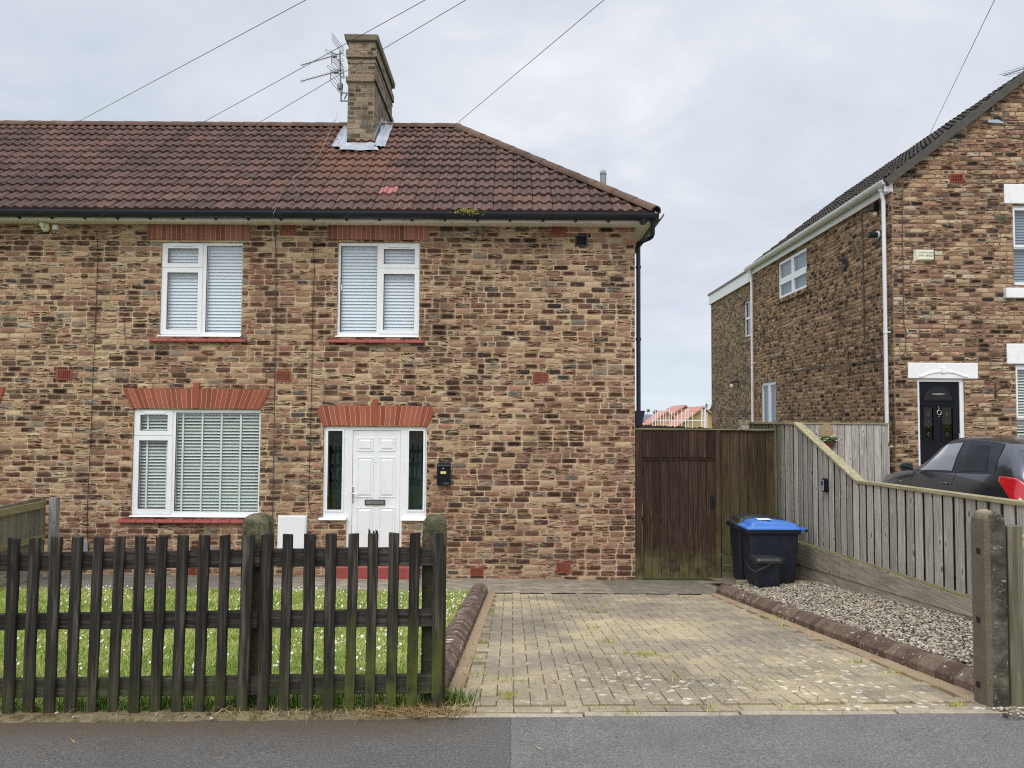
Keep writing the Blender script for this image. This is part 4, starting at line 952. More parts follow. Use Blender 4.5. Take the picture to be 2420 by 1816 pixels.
def blind(par, r, y, mat, pitch=0.05, tilt=62, tapes=(), depth=0.05, name='blind'):
    x0, x1, z0, z1 = r; m = MB(); z = z1-0.01; a = R(tilt); h = pitch*0.62
    m.box(x0, x1, y-.02, y+.02, z1-.03, z1)
    while z > z0+0.02:
        dy, dz = h*math.cos(a), h*math.sin(a); wv = random.uniform(-.0015, .0015)
        m.piece(); c = z-pitch*.6
        m.hexa([(x0, y-dy, c-dz+wv), (x1, y-dy, c-dz-wv), (x1, y-dy+.002, c-dz), (x0, y-dy+.002, c-dz)],
               [(x0, y+dy, c+dz), (x1, y+dy, c+dz), (x1, y+dy+.002, c+dz+.002), (x0, y+dy+.002, c+dz+.002)], False)
        z -= pitch
    for tx in tapes: m.box(tx-.013, tx+.013, y-h-.006, y-h-.004, z0, z1)
    return m.build(name, mat, par)
def casement(outer, mull, sashes, glass, vent, blindmat, tapes=False, pitch=0.05, tilt=62, par=H, y=YF+REC-0.045, label=None):
    """outer: rect metres; glass: glass pixel rects -> panes; sashes: list of (sash px rect, glass px rect); fixed: glass px rect"""
    tf = lambda u, d, v: (u, y+d, v); RY = y
    sr = [(rect(*a, RY), rect(*b, RY)) for a, b in sashes]; gr = [rect(*g, RY) for g in glass]
    m = MB(tf); hs = [(b[0]-.03, b[1]+.03, b[2]-.03, b[3]+.03) for a, b in sr]+gr
    m.plate(*outer, hs, 0.0, 0.06)
    w = m.build('window', M['upvc'], par)
    if label: w['label'] = label
    for a, b in sr:
        m = MB(tf); m.ring(a, b, -0.014, 0.05); m.build('sash', M['upvc'], w, bevel=0.006)
    m = MB(tf)
    for g in [b for a, b in sr]+gr: m.pane(g, .022)
    m.build('glass', M['glass'], w)
    m = MB(tf)
    for g in [b for a, b in sr]+gr:
        q = .006; m.ring((g[0]-.001, g[1]+.001, g[2]-.001, g[3]+.001), (g[0]+q, g[1]-q, g[2]+q, g[3]-q), 0.014, 0.024)
    m.build('glazing_seal', M['blackp'], w)
    if vent:
        v = rect(*vent, RY); m = MB(tf); m.box(v[0], v[1], -0.03, -0.012, v[2], v[3]); m.build('trickle_vent', M['upvc'], w, bevel=0.004)
    for a, b in sr:
        if b[3]-b[2] > 0.5:
            m = MB(tf); zc = (b[2]+b[3])/2-0.1; m.box(a[0]+.015 if a[0] < outer[0]+.1 else a[1]-.035, a[0]+.035 if a[0] < outer[0]+.1 else a[1]-.015, -.03, -.014, zc-.02, zc+.02)
    if blindmat:
        tp = []
        if tapes: tp = [gr[0][0]+.09+i*(gr[0][1]-gr[0][0]-.1)/4 for i in range(5)]+[sr[0][1][0]+.09, sr[0][1][1]-.03]
        blind(w, (outer[0]+.04, outer[1]-.02, outer[2]+.04, outer[3]-.02), y+0.09, blindmat, pitch, tilt, tp)
    m = MB(tf); m.hexa([(outer[0]-.02, -.06, outer[2]-.022), (outer[1], -.06, outer[2]-.022), (outer[1], .03, outer[2]-.022), (outer[0]-.02, .03, outer[2]-.022)],
                       [(outer[0]-.02, -.055, outer[2]-.004), (outer[1], -.055, outer[2]-.004), (outer[1], .03, outer[2]+.001), (outer[0]-.02, .03, outer[2]+.001)])
    m.build('sill', M['upvc'], w, bevel=0.003)
    return w
def cr4(x, y): return (x/3.16, 480+y/3.16)
def b4(a, b, c, d, oy=480, ox=0): return (ox+a/3.16, oy+b/3.16, ox+c/3.16, oy+d/3.16)
def in_(r, k=.012): return (r[0]+k*.2, r[1]-k*.2, r[2]+k, r[3]-k*.3)
casement(in_(W1), None, [(b4(1213, 303, 1517, 481), b4(1255, 340, 1484, 452)), (b4(1203, 485, 1510, 982), b4(1246, 520, 1478, 946))], [b4(1538, 320, 1806, 966)], b4(1290, 310, 1446, 326), M['blindw'], label='upper floor window over the lounge, opening lights to the left')
b2 = lambda a, b, c, d: (700+a/2.212, b/2.212, 700+c/2.212, d/2.212)
casement(in_(W2), None, [(b2(432, 1275, 645, 1402), b2(458, 1304, 620, 1383)), (b2(432, 1405, 643, 1746), b2(456, 1434, 618, 1727))], [b2(230, 1288, 422, 1738)], b2(484, 1284, 597, 1297), M['blindw'], label='upper floor window over the front door, opening lights to the right')
casement(in_(W3), None, [(b4(1006, 222, 1291, 408, 900), b4(1048, 256, 1258, 374, 900)), (b4(990, 412, 1284, 994, 900), b4(1034, 446, 1250, 958, 900))], [b4(1306, 240, 1932, 978, 900)], b4(1078, 234, 1238, 248, 900), M['blindg'], True, 0.0485, 33, label='large ground floor window with slatted blind')
casement(WN, None, [], [(-238, 988, -34, 1204)], None, M['blindw'])
# front door with sidelights
y = YF+REC-0.045; tf = lambda u, d, v: (u, y+d, v)
gl1 = rect(774.5, 1018.5, 808.5, 1205, y); gl2 = rect(966, 1018.5, 1000, 1205, y); slab = rect(831.5, 1017.5, 945, 1330, y); slab = (slab[0], slab[1], DZ+.03, slab[3])
m = MB(tf); m.plate(DR[0]+.002, DR[1]-.002, DR[2], DR[3]-.003, [gl1, gl2, (slab[0], slab[1], DR[2]-.001, slab[3])], 0, .07, edges=False)
m.plate(DD[0]+.002, slab[0], DZ, DR[2], [], 0, .07); m.plate(slab[1], DD[1]-.002, DZ, DR[2], [], 0, .07)
door = m.build('door', M['upvc'], H, bevel=0.003)
for g in (gl1, gl2):
    m = MB(tf); m.ring((g[0]-.028, g[1]+.028, g[2]-.028, g[3]+.028), g, -0.012, .03); m.build('sash', M['upvc'], door, bevel=.006)
    m = MB(tf); m.pane(g, .02); m.build('glass', M['glassd'], door)
    xw0, xw1 = (DR[0]-.045, DD[0]+.01) if g is gl1 else (DD[1]-.01, DR[1]+.01)
    m = MB(tf); m.hexa([(xw0, -.09, DR[2]-.035), (xw1, -.09, DR[2]-.035), (xw1, .07, DR[2]-.035), (xw0, .07, DR[2]-.035)], [(xw0, -.08, DR[2]-.005), (xw1, -.08, DR[2]-.005), (xw1, .07, DR[2]+.012), (xw0, .07, DR[2]+.012)])
    m.build('sill', M['upvc'], door, bevel=.004)
m = MB(tf); m.box(slab[0]+.004, slab[1]-.004, .012, .06, slab[2], slab[3]-.004)
b6 = lambda a, b, c, d: rect(600+a/3.16, 900+b/3.16, 600+c/3.16, 900+d/3.16, y)
def frustum(m, r, d0, d1, k):
    m.hexa([(r[0], d0, r[2]), (r[1], d0, r[2]), (r[1], d0, r[3]), (r[0], d0, r[3])], [(r[0]+k, d1, r[2]+k), (r[1]-k, d1, r[2]+k), (r[1]-k, d1, r[3]-k), (r[0]+k, d1, r[3]-k)])
for r in ((776, 434, 884, 520), (942, 434, 1048, 520), (776, 578, 884, 866), (942, 578, 1048, 866), (772, 953, 878, 1290), (938, 953, 1044, 1290)):
    q = b6(*r); q = (q[0], q[1], max(q[2], DZ+.16), q[3])
    m.ring((q[0]-.012, q[1]+.012, q[2]-.012, q[3]+.012), q, .002, .014); frustum(m, (q[0]+.006, q[1]-.006, q[2]+.006, q[3]-.006), .013, -.002, .028)
leaf = m.build('door_leaf', M['upvc'], door, bevel=.002, seg=1)
q = b6(732, 790, 744, 910); m = MB(tf); m.box(q[0], q[1], -.006, .014, q[2], q[3]); hz = b6(733, 838, 788, 846); m.box(q[0]+.005, hz[1], -.05, -.036, hz[2], hz[3]); m.box(q[0]+.006, q[0]+.022, -.05, .0, hz[2], hz[3]); m.build('handle', M['chrome'], door, bevel=.004)
q = b6(829, 889, 979, 929); m = MB(tf); m.ring(q, (q[0]+.014, q[1]-.014, q[2]+.012, q[3]-.012), -.008, .012); o1 = m.build('letterbox', plain('aged_bronze', C(90, 84, 74), .45, .1, 30, metal=.5), door, bevel=.002)
m = MB(tf); m.box(q[0]+.016, q[1]-.016, -.004, .012, q[2]+.014, q[3]-.014); m.build('letter_flap', M['metal'], door, bevel=.003)
q = b6(905, 602, 915, 612); m = MB(tf); m.lathe((0, 0, 0), [(.001, 0)]); m = MB(tf); m.box(q[0], q[1], .006, .014, q[2], q[3]); m.build('peephole', M['chrome'], door, bevel=.004)
m = MB(); m.box(DR[0]+.05, DD[0]-.0, YF+.42, YF+.44, DR[2], DR[3]); m.box(DD[1], DR[1]-.05, YF+.42, YF+.44, DR[2], DR[3]); m.build('sidelight_tone_panel', plain('blue_grey_panel', C(120, 140, 146), .7, .1, 3), door)  # added panels, catching light so the sidelight glass reads grey blue
# brick plinth under sidelights is the wall itself; red doorstep
s = rect(790, 1300, 972, 1359, YF-0.25); m = MB(); m.box(s[0], s[1], YF-.26, YF+.06, -.9, DZ-.012); m.build('doorstep', M['redp'], H, bevel=.012)

# eaves: fascia, soffit, gutter, downpipe
FZ0, FZ1 = 4.604, 4.715; YE = 11.42; XE = 2.085
m = MB(); m.box(XL, XE, YE-.012, YE+.012, FZ0, FZ1); m.box(XE-.024, XE, YE+.0125, 17.9, FZ0, FZ1); m.build('fascia', M['fascia'], H, bevel=.004)
m = MB(); m.box(XL, XE-.025, YE+.0125, YF+.02, FZ0+.012, FZ0+.022); m.box(XR-.02, XE-.025, YF+.0201, 17.9, FZ0+.012, FZ0+.022); m.build('soffit', M['fascia'], H)
m = MB()
def trough(m, path, r=.084):
    """half-round gutter along a path of points (level)"""
    lo = []
    for i, p in enumerate(path):
        d = Vector(path[min(i+1, len(path)-1)])-Vector(path[max(i-1, 0)]); d.normalize(); sd_ = Vector((d.y, -d.x, 0))
        L = [(sd_*math.cos(a)*r+Vector((0, 0, math.sin(a)*r*1.15))) for a in [math.pi+math.pi*k/10 for k in range(11)]]
        L += [(sd_*math.cos(a)*(r-.006)+Vector((0, 0, math.sin(a)*(r-.006)*1.1))) for a in [2*math.pi-math.pi*k/10 for k in range(11)]]
        lo.append([tuple(Vector(p)+q) for q in L])
    m.loft(lo)
GZ = 4.725; trough(m, [(XL, 11.335, GZ), (XE+.078, 11.335, GZ)]); trough(m, [(XE+.075, 11.28, GZ), (XE+.075, 17.9, GZ)])
x = XL+.2
while x < XE:
    m.hexa([(x-.012, YE-.03, GZ-.115), (x+.012, YE-.03, GZ-.115), (x+.012, YE-.01, GZ-.115), (x-.012, YE-.01, GZ-.115)], [(x-.03, 11.32, GZ-.055), (x+.03, 11.32, GZ-.055), (x+.03, YE-.01, GZ-.02), (x-.03, YE-.01, GZ-.02)])
    x += .49
m.build('gutter', M['blackm'], H, smooth=False)
m = MB(); px = lambda a, b, Y: aty(1480+a/7.545, 460+b/7.545, Y)
A = [(450, 480), (450, 735), (435, 775), (395, 805), (280, 850), (225, 875), (213, 920)]
P = [px(a, b, 11.45+0.06*i) for i, (a, b) in enumerate(A)]
pts = [(p[0], 11.35+.07*i, p[1]) for i, p in enumerate(P)]
m.tube(pts, .034, 10)
xd = aty(1508.8, 800, 11.8)[0]
m.tube([(xd+.0, 11.8, pts[-1][2]+.05), (xd, 11.8, -.75)], .034, 10)
m.lathe((xd, 11.8, 4.02), [(.042, -.02), (.042, .02)], 10); m.lathe((xd, 11.8, 2.9), [(.042, -.02), (.042, .02)], 10)
hz = aty(1512, 985, 11.8)[1]; m.hexa([(xd-.05, 11.75, hz-.14), (xd+.04, 11.75, hz-.14), (xd+.04, 11.85, hz-.14), (xd-.05, 11.85, hz-.14)], [(xd-.05, 11.73, hz+.09), (xd+.09, 11.73, hz+.09), (xd+.09, 11.87, hz+.09), (xd-.05, 11.87, hz+.09)])
m.lathe((xd, 11.35, GZ-.09), [(.07, .03), (.045, -.06)], 12)
m.build('downpipe', M['blackm'], H, bevel=0, smooth=False)

# roof
YR0, ZR0 = 11.33, 4.735; ALP = math.atan(0.786); RUN = 3.17; CA, SA = math.cos(ALP), math.sin(ALP); RL = RUN/CA
roofF = lambda u, s, h: (u, YR0+s*CA-h*SA, ZR0+s*SA+h*CA)
me = roof_mesh(roofF, XL, XE+.1, RL, planes=[(Vector((XE+.02, YR0, 0)), Vector((1, 1, 0)))])
roof = finish('roof', me, M['tile'], H)
YB = 2*(YR0+RUN)-YR0
roofS = lambda u, s, h: (XE-s*CA+h*SA, u, ZR0+s*SA+h*CA)
me = roof_mesh(roofS, YR0-.1, YB+.1, RL, planes=[(Vector((XE, YR0-.02, 0)), Vector((-1, -1, 0))), (Vector((XE, YB+.02, 0)), Vector((-1, 1, 0)))])
finish('hip_slope', me, M['tile'], roof)
m = MB(); yr, zr = YR0+RUN, ZR0+RUN*.786; m.uv = None
m.quad((XL, YB, ZR0), (XE, YB, ZR0), (XE-RUN, yr, zr+.01), (XL, yr, zr+.01)); m.uv = [(p[0], 1.0) for p in m.v]; m.build('rear_slope', M['tile'], roof)
m = MB(); halfround(m, (XL, yr, zr-.045), (XE-RUN+.05, yr, zr-.045), .135, .45, .01, sag=.85); m.build('ridge_tiles', M['ridge'], roof, smooth=False)
m = MB(); halfround(m, (XE+.03, YR0-.03, ZR0+.0), (XE-RUN, yr, zr-.02), .115, .42, 0.01, sag=.8); m.build('hip_tiles', M['ridge'], roof, smooth=False)
# pale replaced tile
q = aty(912, 458, 12.1)
s_ = 2*0.31; 
for _ in range(1):
    u0 = -1.95; hh = .056
    d = ray(912, 459); 
    # intersect the roof plane
    k = (ZR0-EYE.z-(YR0)*.786)/(d.z-d.y*.786); xx, yy = d.x*k, d.y*k; s_ = (yy-YR0)/CA
    j = math.floor(s_/.31); c = math.floor(xx/.30)
    V = []; us = [c*.3+.012+i*.276/20 for i in range(21)]
    m = MB()
    L0 = [roofF(u, j*.31-.008, .044+.030*max(0, math.sin((u/.15)*2*math.pi-2.6))) for u in us]; L1 = [roofF(u, (j+1)*.31-.002, .016+.030*max(0, math.sin((u/.15)*2*math.pi-2.6))) for u in us]
    L2 = [roofF(u, j*.31-.008, .0) for u in us]
    m.add(L2+L0+L1, [(i, i+1, 22+i, 21+i) for i in range(20)]+[(21+i, 22+i, 43+i, 42+i) for i in range(20)])
    m.build('replaced_tile', M['new_tile'], roof)
# chimney
CHY = 13.77; cx0, cx1 = aty(820.5, 300, CHY)[0], aty(884.5, 300, CHY)[0]; cy1 = 15.75
cz = lambda py: aty(852, 60+py/4.883, CHY)[1]
m = MB(); zt = cz(190)
m.box(cx0, cx1, CHY, cy1, 6.2, zt)
for a, b, e in ((380, 285, .035), (440, 400, .012), (658, 598, .035)): m.box(cx0-e, cx1+e, CHY-e, cy1+e, cz(a), cz(b))
chim = m.build('chimney', M['brick_ch'], roof, bevel=.008)
m = MB(); m.hexa([(cx0-.05, CHY-.05, zt), (cx1+.05, CHY-.05, zt), (cx1+.05, cy1+.05, zt), (cx0-.05, cy1+.05, zt)], [(cx0-.075, CHY-.075, cz(118)), (cx1+.06, CHY-.06, cz(118)), (cx1+.06, cy1+.06, cz(118)), (cx0-.06, cy1+.06, cz(118))]); m.build('chimney_cap', M['capst'], chim, bevel=.02)
def onroof(px, py, h):
    d = ray(px, py); k = (ZR0-EYE.z-YR0*.786)/(d.z-d.y*.786); x, y = d.x*k, d.y*k; s = (y-YR0)/CA
    return roofF(x, s, h)
l8 = lambda x, y: (650+x/4.883, 60+y/4.883)
m = MB()
def leadsheet(pts, n=7, h=.062):
    a, b, c, d = [Vector(onroof(*l8(*p), h)) for p in pts]; m.piece(); P = []
    for i in range(n+1):
        for j in range(n+1):
            u, v = i/n, j/n; p = (a*(1-u)+b*u)*(1-v)+(d*(1-u)+c*u)*v; nn = Vector((0, -SA, CA)); P.append(tuple(p+nn*(random.uniform(-.012, .012)+.006)))
    m.add(P, [(i*(n+1)+j, (i+1)*(n+1)+j, (i+1)*(n+1)+j+1, i*(n+1)+j+1) for i in range(n) for j in range(n)])
leadsheet([(660, 1440), (832, 1460), (836, 1180), (806, 1180)]); leadsheet([(735, 1490), (1205, 1490), (1150, 1400), (825, 1400)], h=.07)
leadsheet([(1145, 1440), (1275, 1452), (1376, 1172), (1255, 1160)], h=.075)
z0, z1 = cz(1480), cz(1352); m.box(cx0-.012, cx1+.012, CHY-.014, CHY+.3, z0-.15, z1)
for sx in (cx1+.001, cx0-.013):
    for i in range(6):
        ya = CHY+.02+i*.13; yb = ya+.135; zz = ZR0+(ya-YR0)*.786; m.box(sx, sx+.012, ya, yb, zz-.1, zz+.21+.01*(i % 2))
m.build('flashing', M['lead'], chim)
# cable down the roof and the walls
def cable(pts, r=.006, mat='wireb', par=H, name='cable', n=5):
    m = MB(); m.tube(pts, r, n); return m.build(name, M[mat], par)
def wallpts(L, y=YF-.028): return [(aty(a, b, y)[0], y, aty(a, b, y)[1]) for a, b in L]
cable(wallpts([(228, 545), (231, 600), (228, 700), (224, 800), (219, 900), (214, 1050), (207, 1180), (206, 1275), (212, 1310)]), .005)
cable(wallpts([(651, 528), (652, 640), (650, 800), (648, 1000), (645, 1150), (642, 1290)]), .006, 'wire')
cable(wallpts([(741, 575), (740, 600), (743, 640), (740, 700), (738, 780), (737, 900), (733, 1040), (729, 1190), (735, 1215), (760, 1210)]), .0045)
cable(wallpts([(310, 688), (298, 702), (295, 720), (294, 770), (296, 820), (310, 832), (350, 836)]), .004, 'wire')
cable(wallpts([(747, 575), (752, 570), (751, 564), (744, 564), (741, 572), (748, 578)]), .005, 'wire')
cable(wallpts([(1143, 535), (1143, 558), (1136, 571), (1126, 566), (1123, 550), (1128, 545), (1130, 556)]), .010, 'wire')
cable([onroof(802, 240+x*9, .12) if 0 else onroof(*p, .07) for p in [(793, 290), (783, 310), (772, 340), (757, 372), (742, 395), (728, 402), (710, 420), (695, 432), (694, 442), (703, 455), (709, 468), (700, 485), (670, 494), (655, 500), (648, 516)]]+wallpts([(646, 524), (645, 545), (643, 580)], YE-.03), .0035, 'wirel')
cable([onroof(*p, .066) for p in [(800, 268), (795, 292), (778, 330), (760, 368), (735, 400), (700, 425), (676, 450), (660, 480), (646, 505)]], .003, 'wirel')
# air bricks
def airbrick(cx, cy, w=36, h=24, Y=YF, par=H, tf=None, mat='vent', nx=7, ny=5):
    r = rect(cx-w/2, cy-h/2, cx+w/2, cy+h/2, Y); tf = lambda u, d, v: (u, Y+d, v)
    m = MB(tf); hs = []
    gx_, gy_ = (r[1]-r[0])/(nx+1.2), (r[3]-r[2])/(ny+1.2)
    for i in range(nx):
        for j in range(ny):
            a, b = r[0]+gx_*(i+1.1), r[2]+gy_*(j+1.1); hs.append((a-gx_*.41, a+gx_*.41, b-gy_*.41, b+gy_*.41))
    m.plate(*r, hs, -.020, .02); o = m.build('air_brick', M[mat], par)
    m = MB(tf); m.quad((r[0], .018, r[2]), (r[1], .018, r[2]), (r[1], .018, r[3]), (r[0], .018, r[3])); m.build('opening', M['hole'], o)
for a in AIRS: airbrick(*a)
r = rect(1362, 560, 1385, 580, YF); m = MB(tfF); m.ring((r[0]-.02, r[1]+.02, r[2]-.02, r[3]+.02), r, -.028, .01); o1 = m.build('overflow_vent', M['blackp'], H); m = MB(tfF); m.box(*r[:2], -.004, .01, *r[2:]); m.build('opening', M['hole'], o1)
# soil vent pipe at the back of the hip
x, z = aty(1425.5, 401, 15.2); m = MB(); m.tube([(x, 15.2, z-1.0), (x, 15.2, z-.12), (x, 15.2, z-.11)], [.062, .062, .062], 14); m.lathe((x, 15.2, z-.11), [(.068, 0), (.068, .02), (.062, .06), (.045, .09), (.02, .106), (.002, .11)], 14); m.build('vent_pipe', M['grille'], H, smooth=True)
# ------------------------------------------------------------------ things fixed to the house front
# tv aerial
T = thing('tv_aerial', 'grey television aerial with two long comb arms beside the brick chimney', 'aerial', (cx0-.15, CHY+.2, 8.0))
AYY = CHY+.22
a8 = lambda x, y, Y=AYY: (aty(650+x/4.883, 60+y/4.883, Y)[0], Y, aty(650+x/4.883, 60+y/4.883, Y)[1])
m = MB(); m.tube([a8(762, 882), a8(748, 300)], .014, 8); m.build('mast', M['metal'], T)
m = MB()
for yy in (782, 874): m.tube([a8(765, yy), (cx0-.002, AYY, a8(832, yy)[2])], .012, 6)
m.tube([a8(800, 850), (cx0+.002, AYY-.25, a8(832, 850)[2])], .012, 6); m.build('bracket', M['metal'], T)
m = MB(); m.lathe(a8(748, 706), [(.01, -.06), (.045, -.05), (.055, .0), (.045, .05), (.01, .06)], 10); m.lathe(a8(745, 735), [(.02, -.03), (.03, 0), (.02, .03)], 8); m.build('amplifier', M['grille'], T)
def yagi(p0, p1, n, els, refl, dipole):
    m = MB(); A, B = Vector(a8(*p0, AYY-.5)), Vector(a8(*p1)); m.tube([A, B], .011, 6)
    d = (B-A).normalized(); cr = Vector((-.42, .55, .52)).normalized()
    for i in range(n):
        c = A.lerp(B, .02+.8*i/n); m.tube([c-cr*els, c+cr*els], .0045, 4)
    m.build('boom', M['metal'], T)
    m = MB(); c = A.lerp(B, dipole); w = Vector((-.3, .2, .24))
    loop = [c+w*a+Vector((0, 0, b)) for a, b in ((-.6, -.025), (.6, -.025), (.68, 0), (.6, .025), (-.6, .025), (-.68, 0), (-.6, -.025))]
    m.tube(loop, .007, 5); m.lathe(tuple(c), [(.01, -.04), (.05, -.03), (.05, .03), (.01, .04)], 8); m.build('dipole', M['grille'], T)
    m = MB(); c = B.lerp(A, refl); w = Vector((.15, .16, -.16)); 
    for s in (-1, 1):
        q = c+Vector((0, 0, s*.11)); u2 = Vector((-.02, .05, s*.13))
        for k in range(4): b = q+u2*(k/3*1.4); m.tube([b-w*.62, b+w*.62], .006, 4)
        m.tube([q-w*.6, q-w*.6+u2*1.4], .006, 4); m.tube([q+w*.6, q+w*.6+u2*1.4], .006, 4)
    m.build('reflector', M['metal'], T)
yagi((300, 462), (775, 322), 11, .085, .10, .80); yagi((295, 648), (770, 516), 11, .085, .12, .86)
# post box
pb = lambda a, b, c, d, Y: rect(1020+a/20.75, 1080+b/20.75, 1020+c/20.75, 1080+d/20.75, Y)
YP = YF-.10; T = thing('post_box', 'small black wall post box on the brickwork right of the white door', 'post box', (-1.2, YF-.05, .4))
q = pb(262, 460, 905, 1410, YP); m = MB(); m.box(q[0], q[1], YP, YF-.002, q[2], q[3]-.01); m.build('body', M['navy'], T, bevel=.006)
q2 = pb(245, 350, 925, 478, YP-.02); m = MB(); m.hexa([(q2[0], YP-.02, q2[2]), (q2[1], YP-.02, q2[2]), (q2[1], YF-.002, q2[2]+.005), (q2[0], YF-.002, q2[2]+.005)], [(q2[0], YP-.015, q2[2]+.02), (q2[1], YP-.015, q2[2]+.02), (q2[1], YF-.002, q2[3]+.01), (q2[0], YF-.002, q2[3]+.01)]); m.build('lid', M['blackp'], T, bevel=.004)
q = pb(440, 715, 710, 840, YP); m = MB(); m.box(q[0], q[1], YP-.004, YP+.001, q[2], q[3]); m.build('name_plate', M['gold'], T, bevel=.001)
q = pb(535, 530, 610, 620, YP); m = MB(lambda u, d, v: (u, v, d)); m = MB(); m.tube([((q[0]+q[1])/2, YP-.006, (q[2]+q[3])/2), ((q[0]+q[1])/2, YP+.002, (q[2]+q[3])/2)], .013, 12); m.build('lock', M['chrome'], T)
q = pb(605, 1265, 850, 1365, YP); text('POST', .036, ((q[0]+q[1])/2, YP-.0035, (q[2]+q[3])/2), (R(90), 0, 0), M['metal'], T)
# meter cupboard
T = thing('meter_box', 'white meter cupboard low on the wall left of the front door', 'meter box', (-3.7, YF-.05, .2))
q = rect(600+172/3.16, 900+1010/3.16, 600+388/3.16, 1326, YF-.08); m = MB(); m.box(q[0], q[1], YF-.06, YF-.002, q[2], q[3]); m.build('cabinet', M['upvc'], T, bevel=.006)
q2 = (q[0]+.012, q[1]-.02, q[2]+.015, q[3]-.016); m = MB(); m.box(q2[0], q2[1], YF-.075, YF-.061, q2[2], q2[3]); o = m.build('door', M['upvc'], T, bevel=.003)
m = MB(); m.tube([(q[0]+.05, YF-.08, .22), (q[0]+.05, YF-.072, .22)], .008, 8); m.build('lock', M['metal'], o)
# security lamp and sensor
y = YF-.06; c = lambda a, b, Y=y: (aty(60+a/9.217, 510+b/9.217, Y)[0], Y, aty(60+a/9.217, 510+b/9.217, Y)[1])
T = thing('security_lamp', 'cream round lamp under the eaves at the far left of the wall', 'lamp', c(410, 230))
m = MB(); p = c(440, 205); m.lathe((p[0], p[1], p[2]-.04), [(.03, -.06), (.058, -.03), (.06, .02), (.05, .06), (.02, .075)], 14); m.build('housing', M['cream'], T, smooth=True)
m = MB(); m.tube([c(420, 235), c(350, 195, y-.12)], [.022, .034], 10); m.build('lamp_head', M['cream'], T)
T = thing('sensor_box', 'small white square sensor box under the eaves beside the round lamp', 'sensor', c(640, 250))
a, b = c(585, 305), c(695, 200); m = MB(); m.box(a[0], b[0], YF-.07, YF-.001, a[2], b[2]); m.build('box', M['upvc'], T, bevel=.005)
m = MB(); m.tube([c(550, 310, YF-.012), c(570, 375, YF-.012), c(600, 405, YF-.012), c(640, 400, YF-.012), c(665, 340, YF-.012), c(660, 300, YF-.012)], .005, 5); m.build('lead', M['wire'], T)
# small grey box low on the left
q = rect(194, 1279, 207, 1306, YF-.04); T = tag(None or bpy.data.objects.new('outlet_cover', None), 'small grey plastic cover low on the wall between picket tops', 'cable cover'); COL.objects.link(T); T.location = (q[0], YF, q[2])
m = MB(); m.box(q[0], q[1], YF-.05, YF-.001, q[2], q[3]); m.build('cover', M['grille'], T, bevel=.012)
# weed in the gutter
P = []
bs = aty(1106, 505, 11.30)
n = 260; P = np.stack([rng.normal(bs[0], .09, n), rng.normal(11.27, .035, n), rng.normal(bs[1]+.01, .022, n)], 1)
a = rng.uniform(0, 6.28, (n, 2)); s = rng.uniform(.006, .016, n)[:, None]
d1 = np.stack([np.cos(a[:, 0]), np.sin(a[:, 0])*.5, np.sin(a[:, 0])*.8], 1)*s; d2 = np.stack([np.cos(a[:, 1])*.6, np.sin(a[:, 1]), np.cos(a[:, 1])], 1)*s
V = np.stack([P-d1, P+d2, P+d1, P-d2], 1).reshape(-1, 3); Fc = (np.arange(n)[:, None]*4+np.arange(4)[None])
o = npmesh('gutter_weed', V, Fc, rng.uniform(0, 1, n), M['moss']); tag(o, 'yellow green weed growing over the edge of the black gutter', 'plant', None, 'stuff')

# ------------------------------------------------------------------ picket fence at the front
FY = 4.36
T = thing('picket_fence', 'dark stained picket fence with mossy pales between two concrete posts', 'fence', (-1.7, FY, 0))
tops = [-20-51*i for i in range(31, -1, -1)]+[31, 80, 131, 181, 231, 282, 331, 381, 431, 482, 531, 587, 630, 680, 732, 782, 836, 881.5, 931, 981, 1035.5]
bots = [-36-51*i for i in range(31, -1, -1)]+[16, 63, 113, 163, 213, 264, 314, 365, 416, 467, 518, 570, 618, 669, 723, 774, 824, 873, 923, 972, 1031.5]
tys = [1273.5+i*.3 for i in range(31, -1, -1)]+[1273, 1272, 1269.5, 1270, 1269.5, 1269, 1268.5, 1268, 1266, 1265.5, 1265.5, 1266, 1264, 1263.5, 1263, 1262, 1262, 1262.5, 1260.5, 1260.5, 1260]
for i, (a, b, ty) in enumerate(zip(tops, bots, tys), -32):
    xt, zt = aty(a, ty, FY); xb, zb = aty(b, 1683-(i*.35 if i > 0 else i*.6), FY); hw = .0285+random.uniform(-.0015, .0025); t_ = random.uniform(-.003, .003)
    m = MB(); m.piece(); lo = []; N = 9
    for k in range(N):
        f = k/(N-1); x = lerp(xb, xt, f)+random.uniform(-.0013, .0013); z = lerp(zb-.02, zt, f); w = hw*(1+random.uniform(-.04, .04)); j = random.uniform(-.002, .002)
        tl = (random.uniform(-.004, .004) if k == N-1 else 0)
        lo.append([(x-w, FY+j, z+tl), (x+w, FY+j, z-tl), (x+w, FY+.022+j, z-tl), (x-w, FY+.022+j, z+tl)])
    m.loft(lo)
    if i == 17:      # split top
        xx = xt; m.piece()
        for dx0, dx1, h in ((-.028, -.014, .032), (-.013, -.004, .004), (-.003, .010, .020), (.011, .0285, .026)):
            m.hexa([(xx+dx0, FY+.001, zt-.03), (xx+dx1, FY+.001, zt-.03), (xx+dx1, FY+.021, zt-.03), (xx+dx0, FY+.021, zt-.03)], [(xx+dx0+.002, FY+.001, zt+h), (xx+dx1-.004, FY+.001, zt+h*.6), (xx+dx1-.004, FY+.021, zt+h*.5), (xx+dx0+.002, FY+.021, zt+h*.8)], False)
    pk = m.build('picket', M['picketg' if i >= 16 else 'picket'], T, bevel=.0025, seg=1)
    if i == 17: pk['label'] = 'picket with a split splintered top'
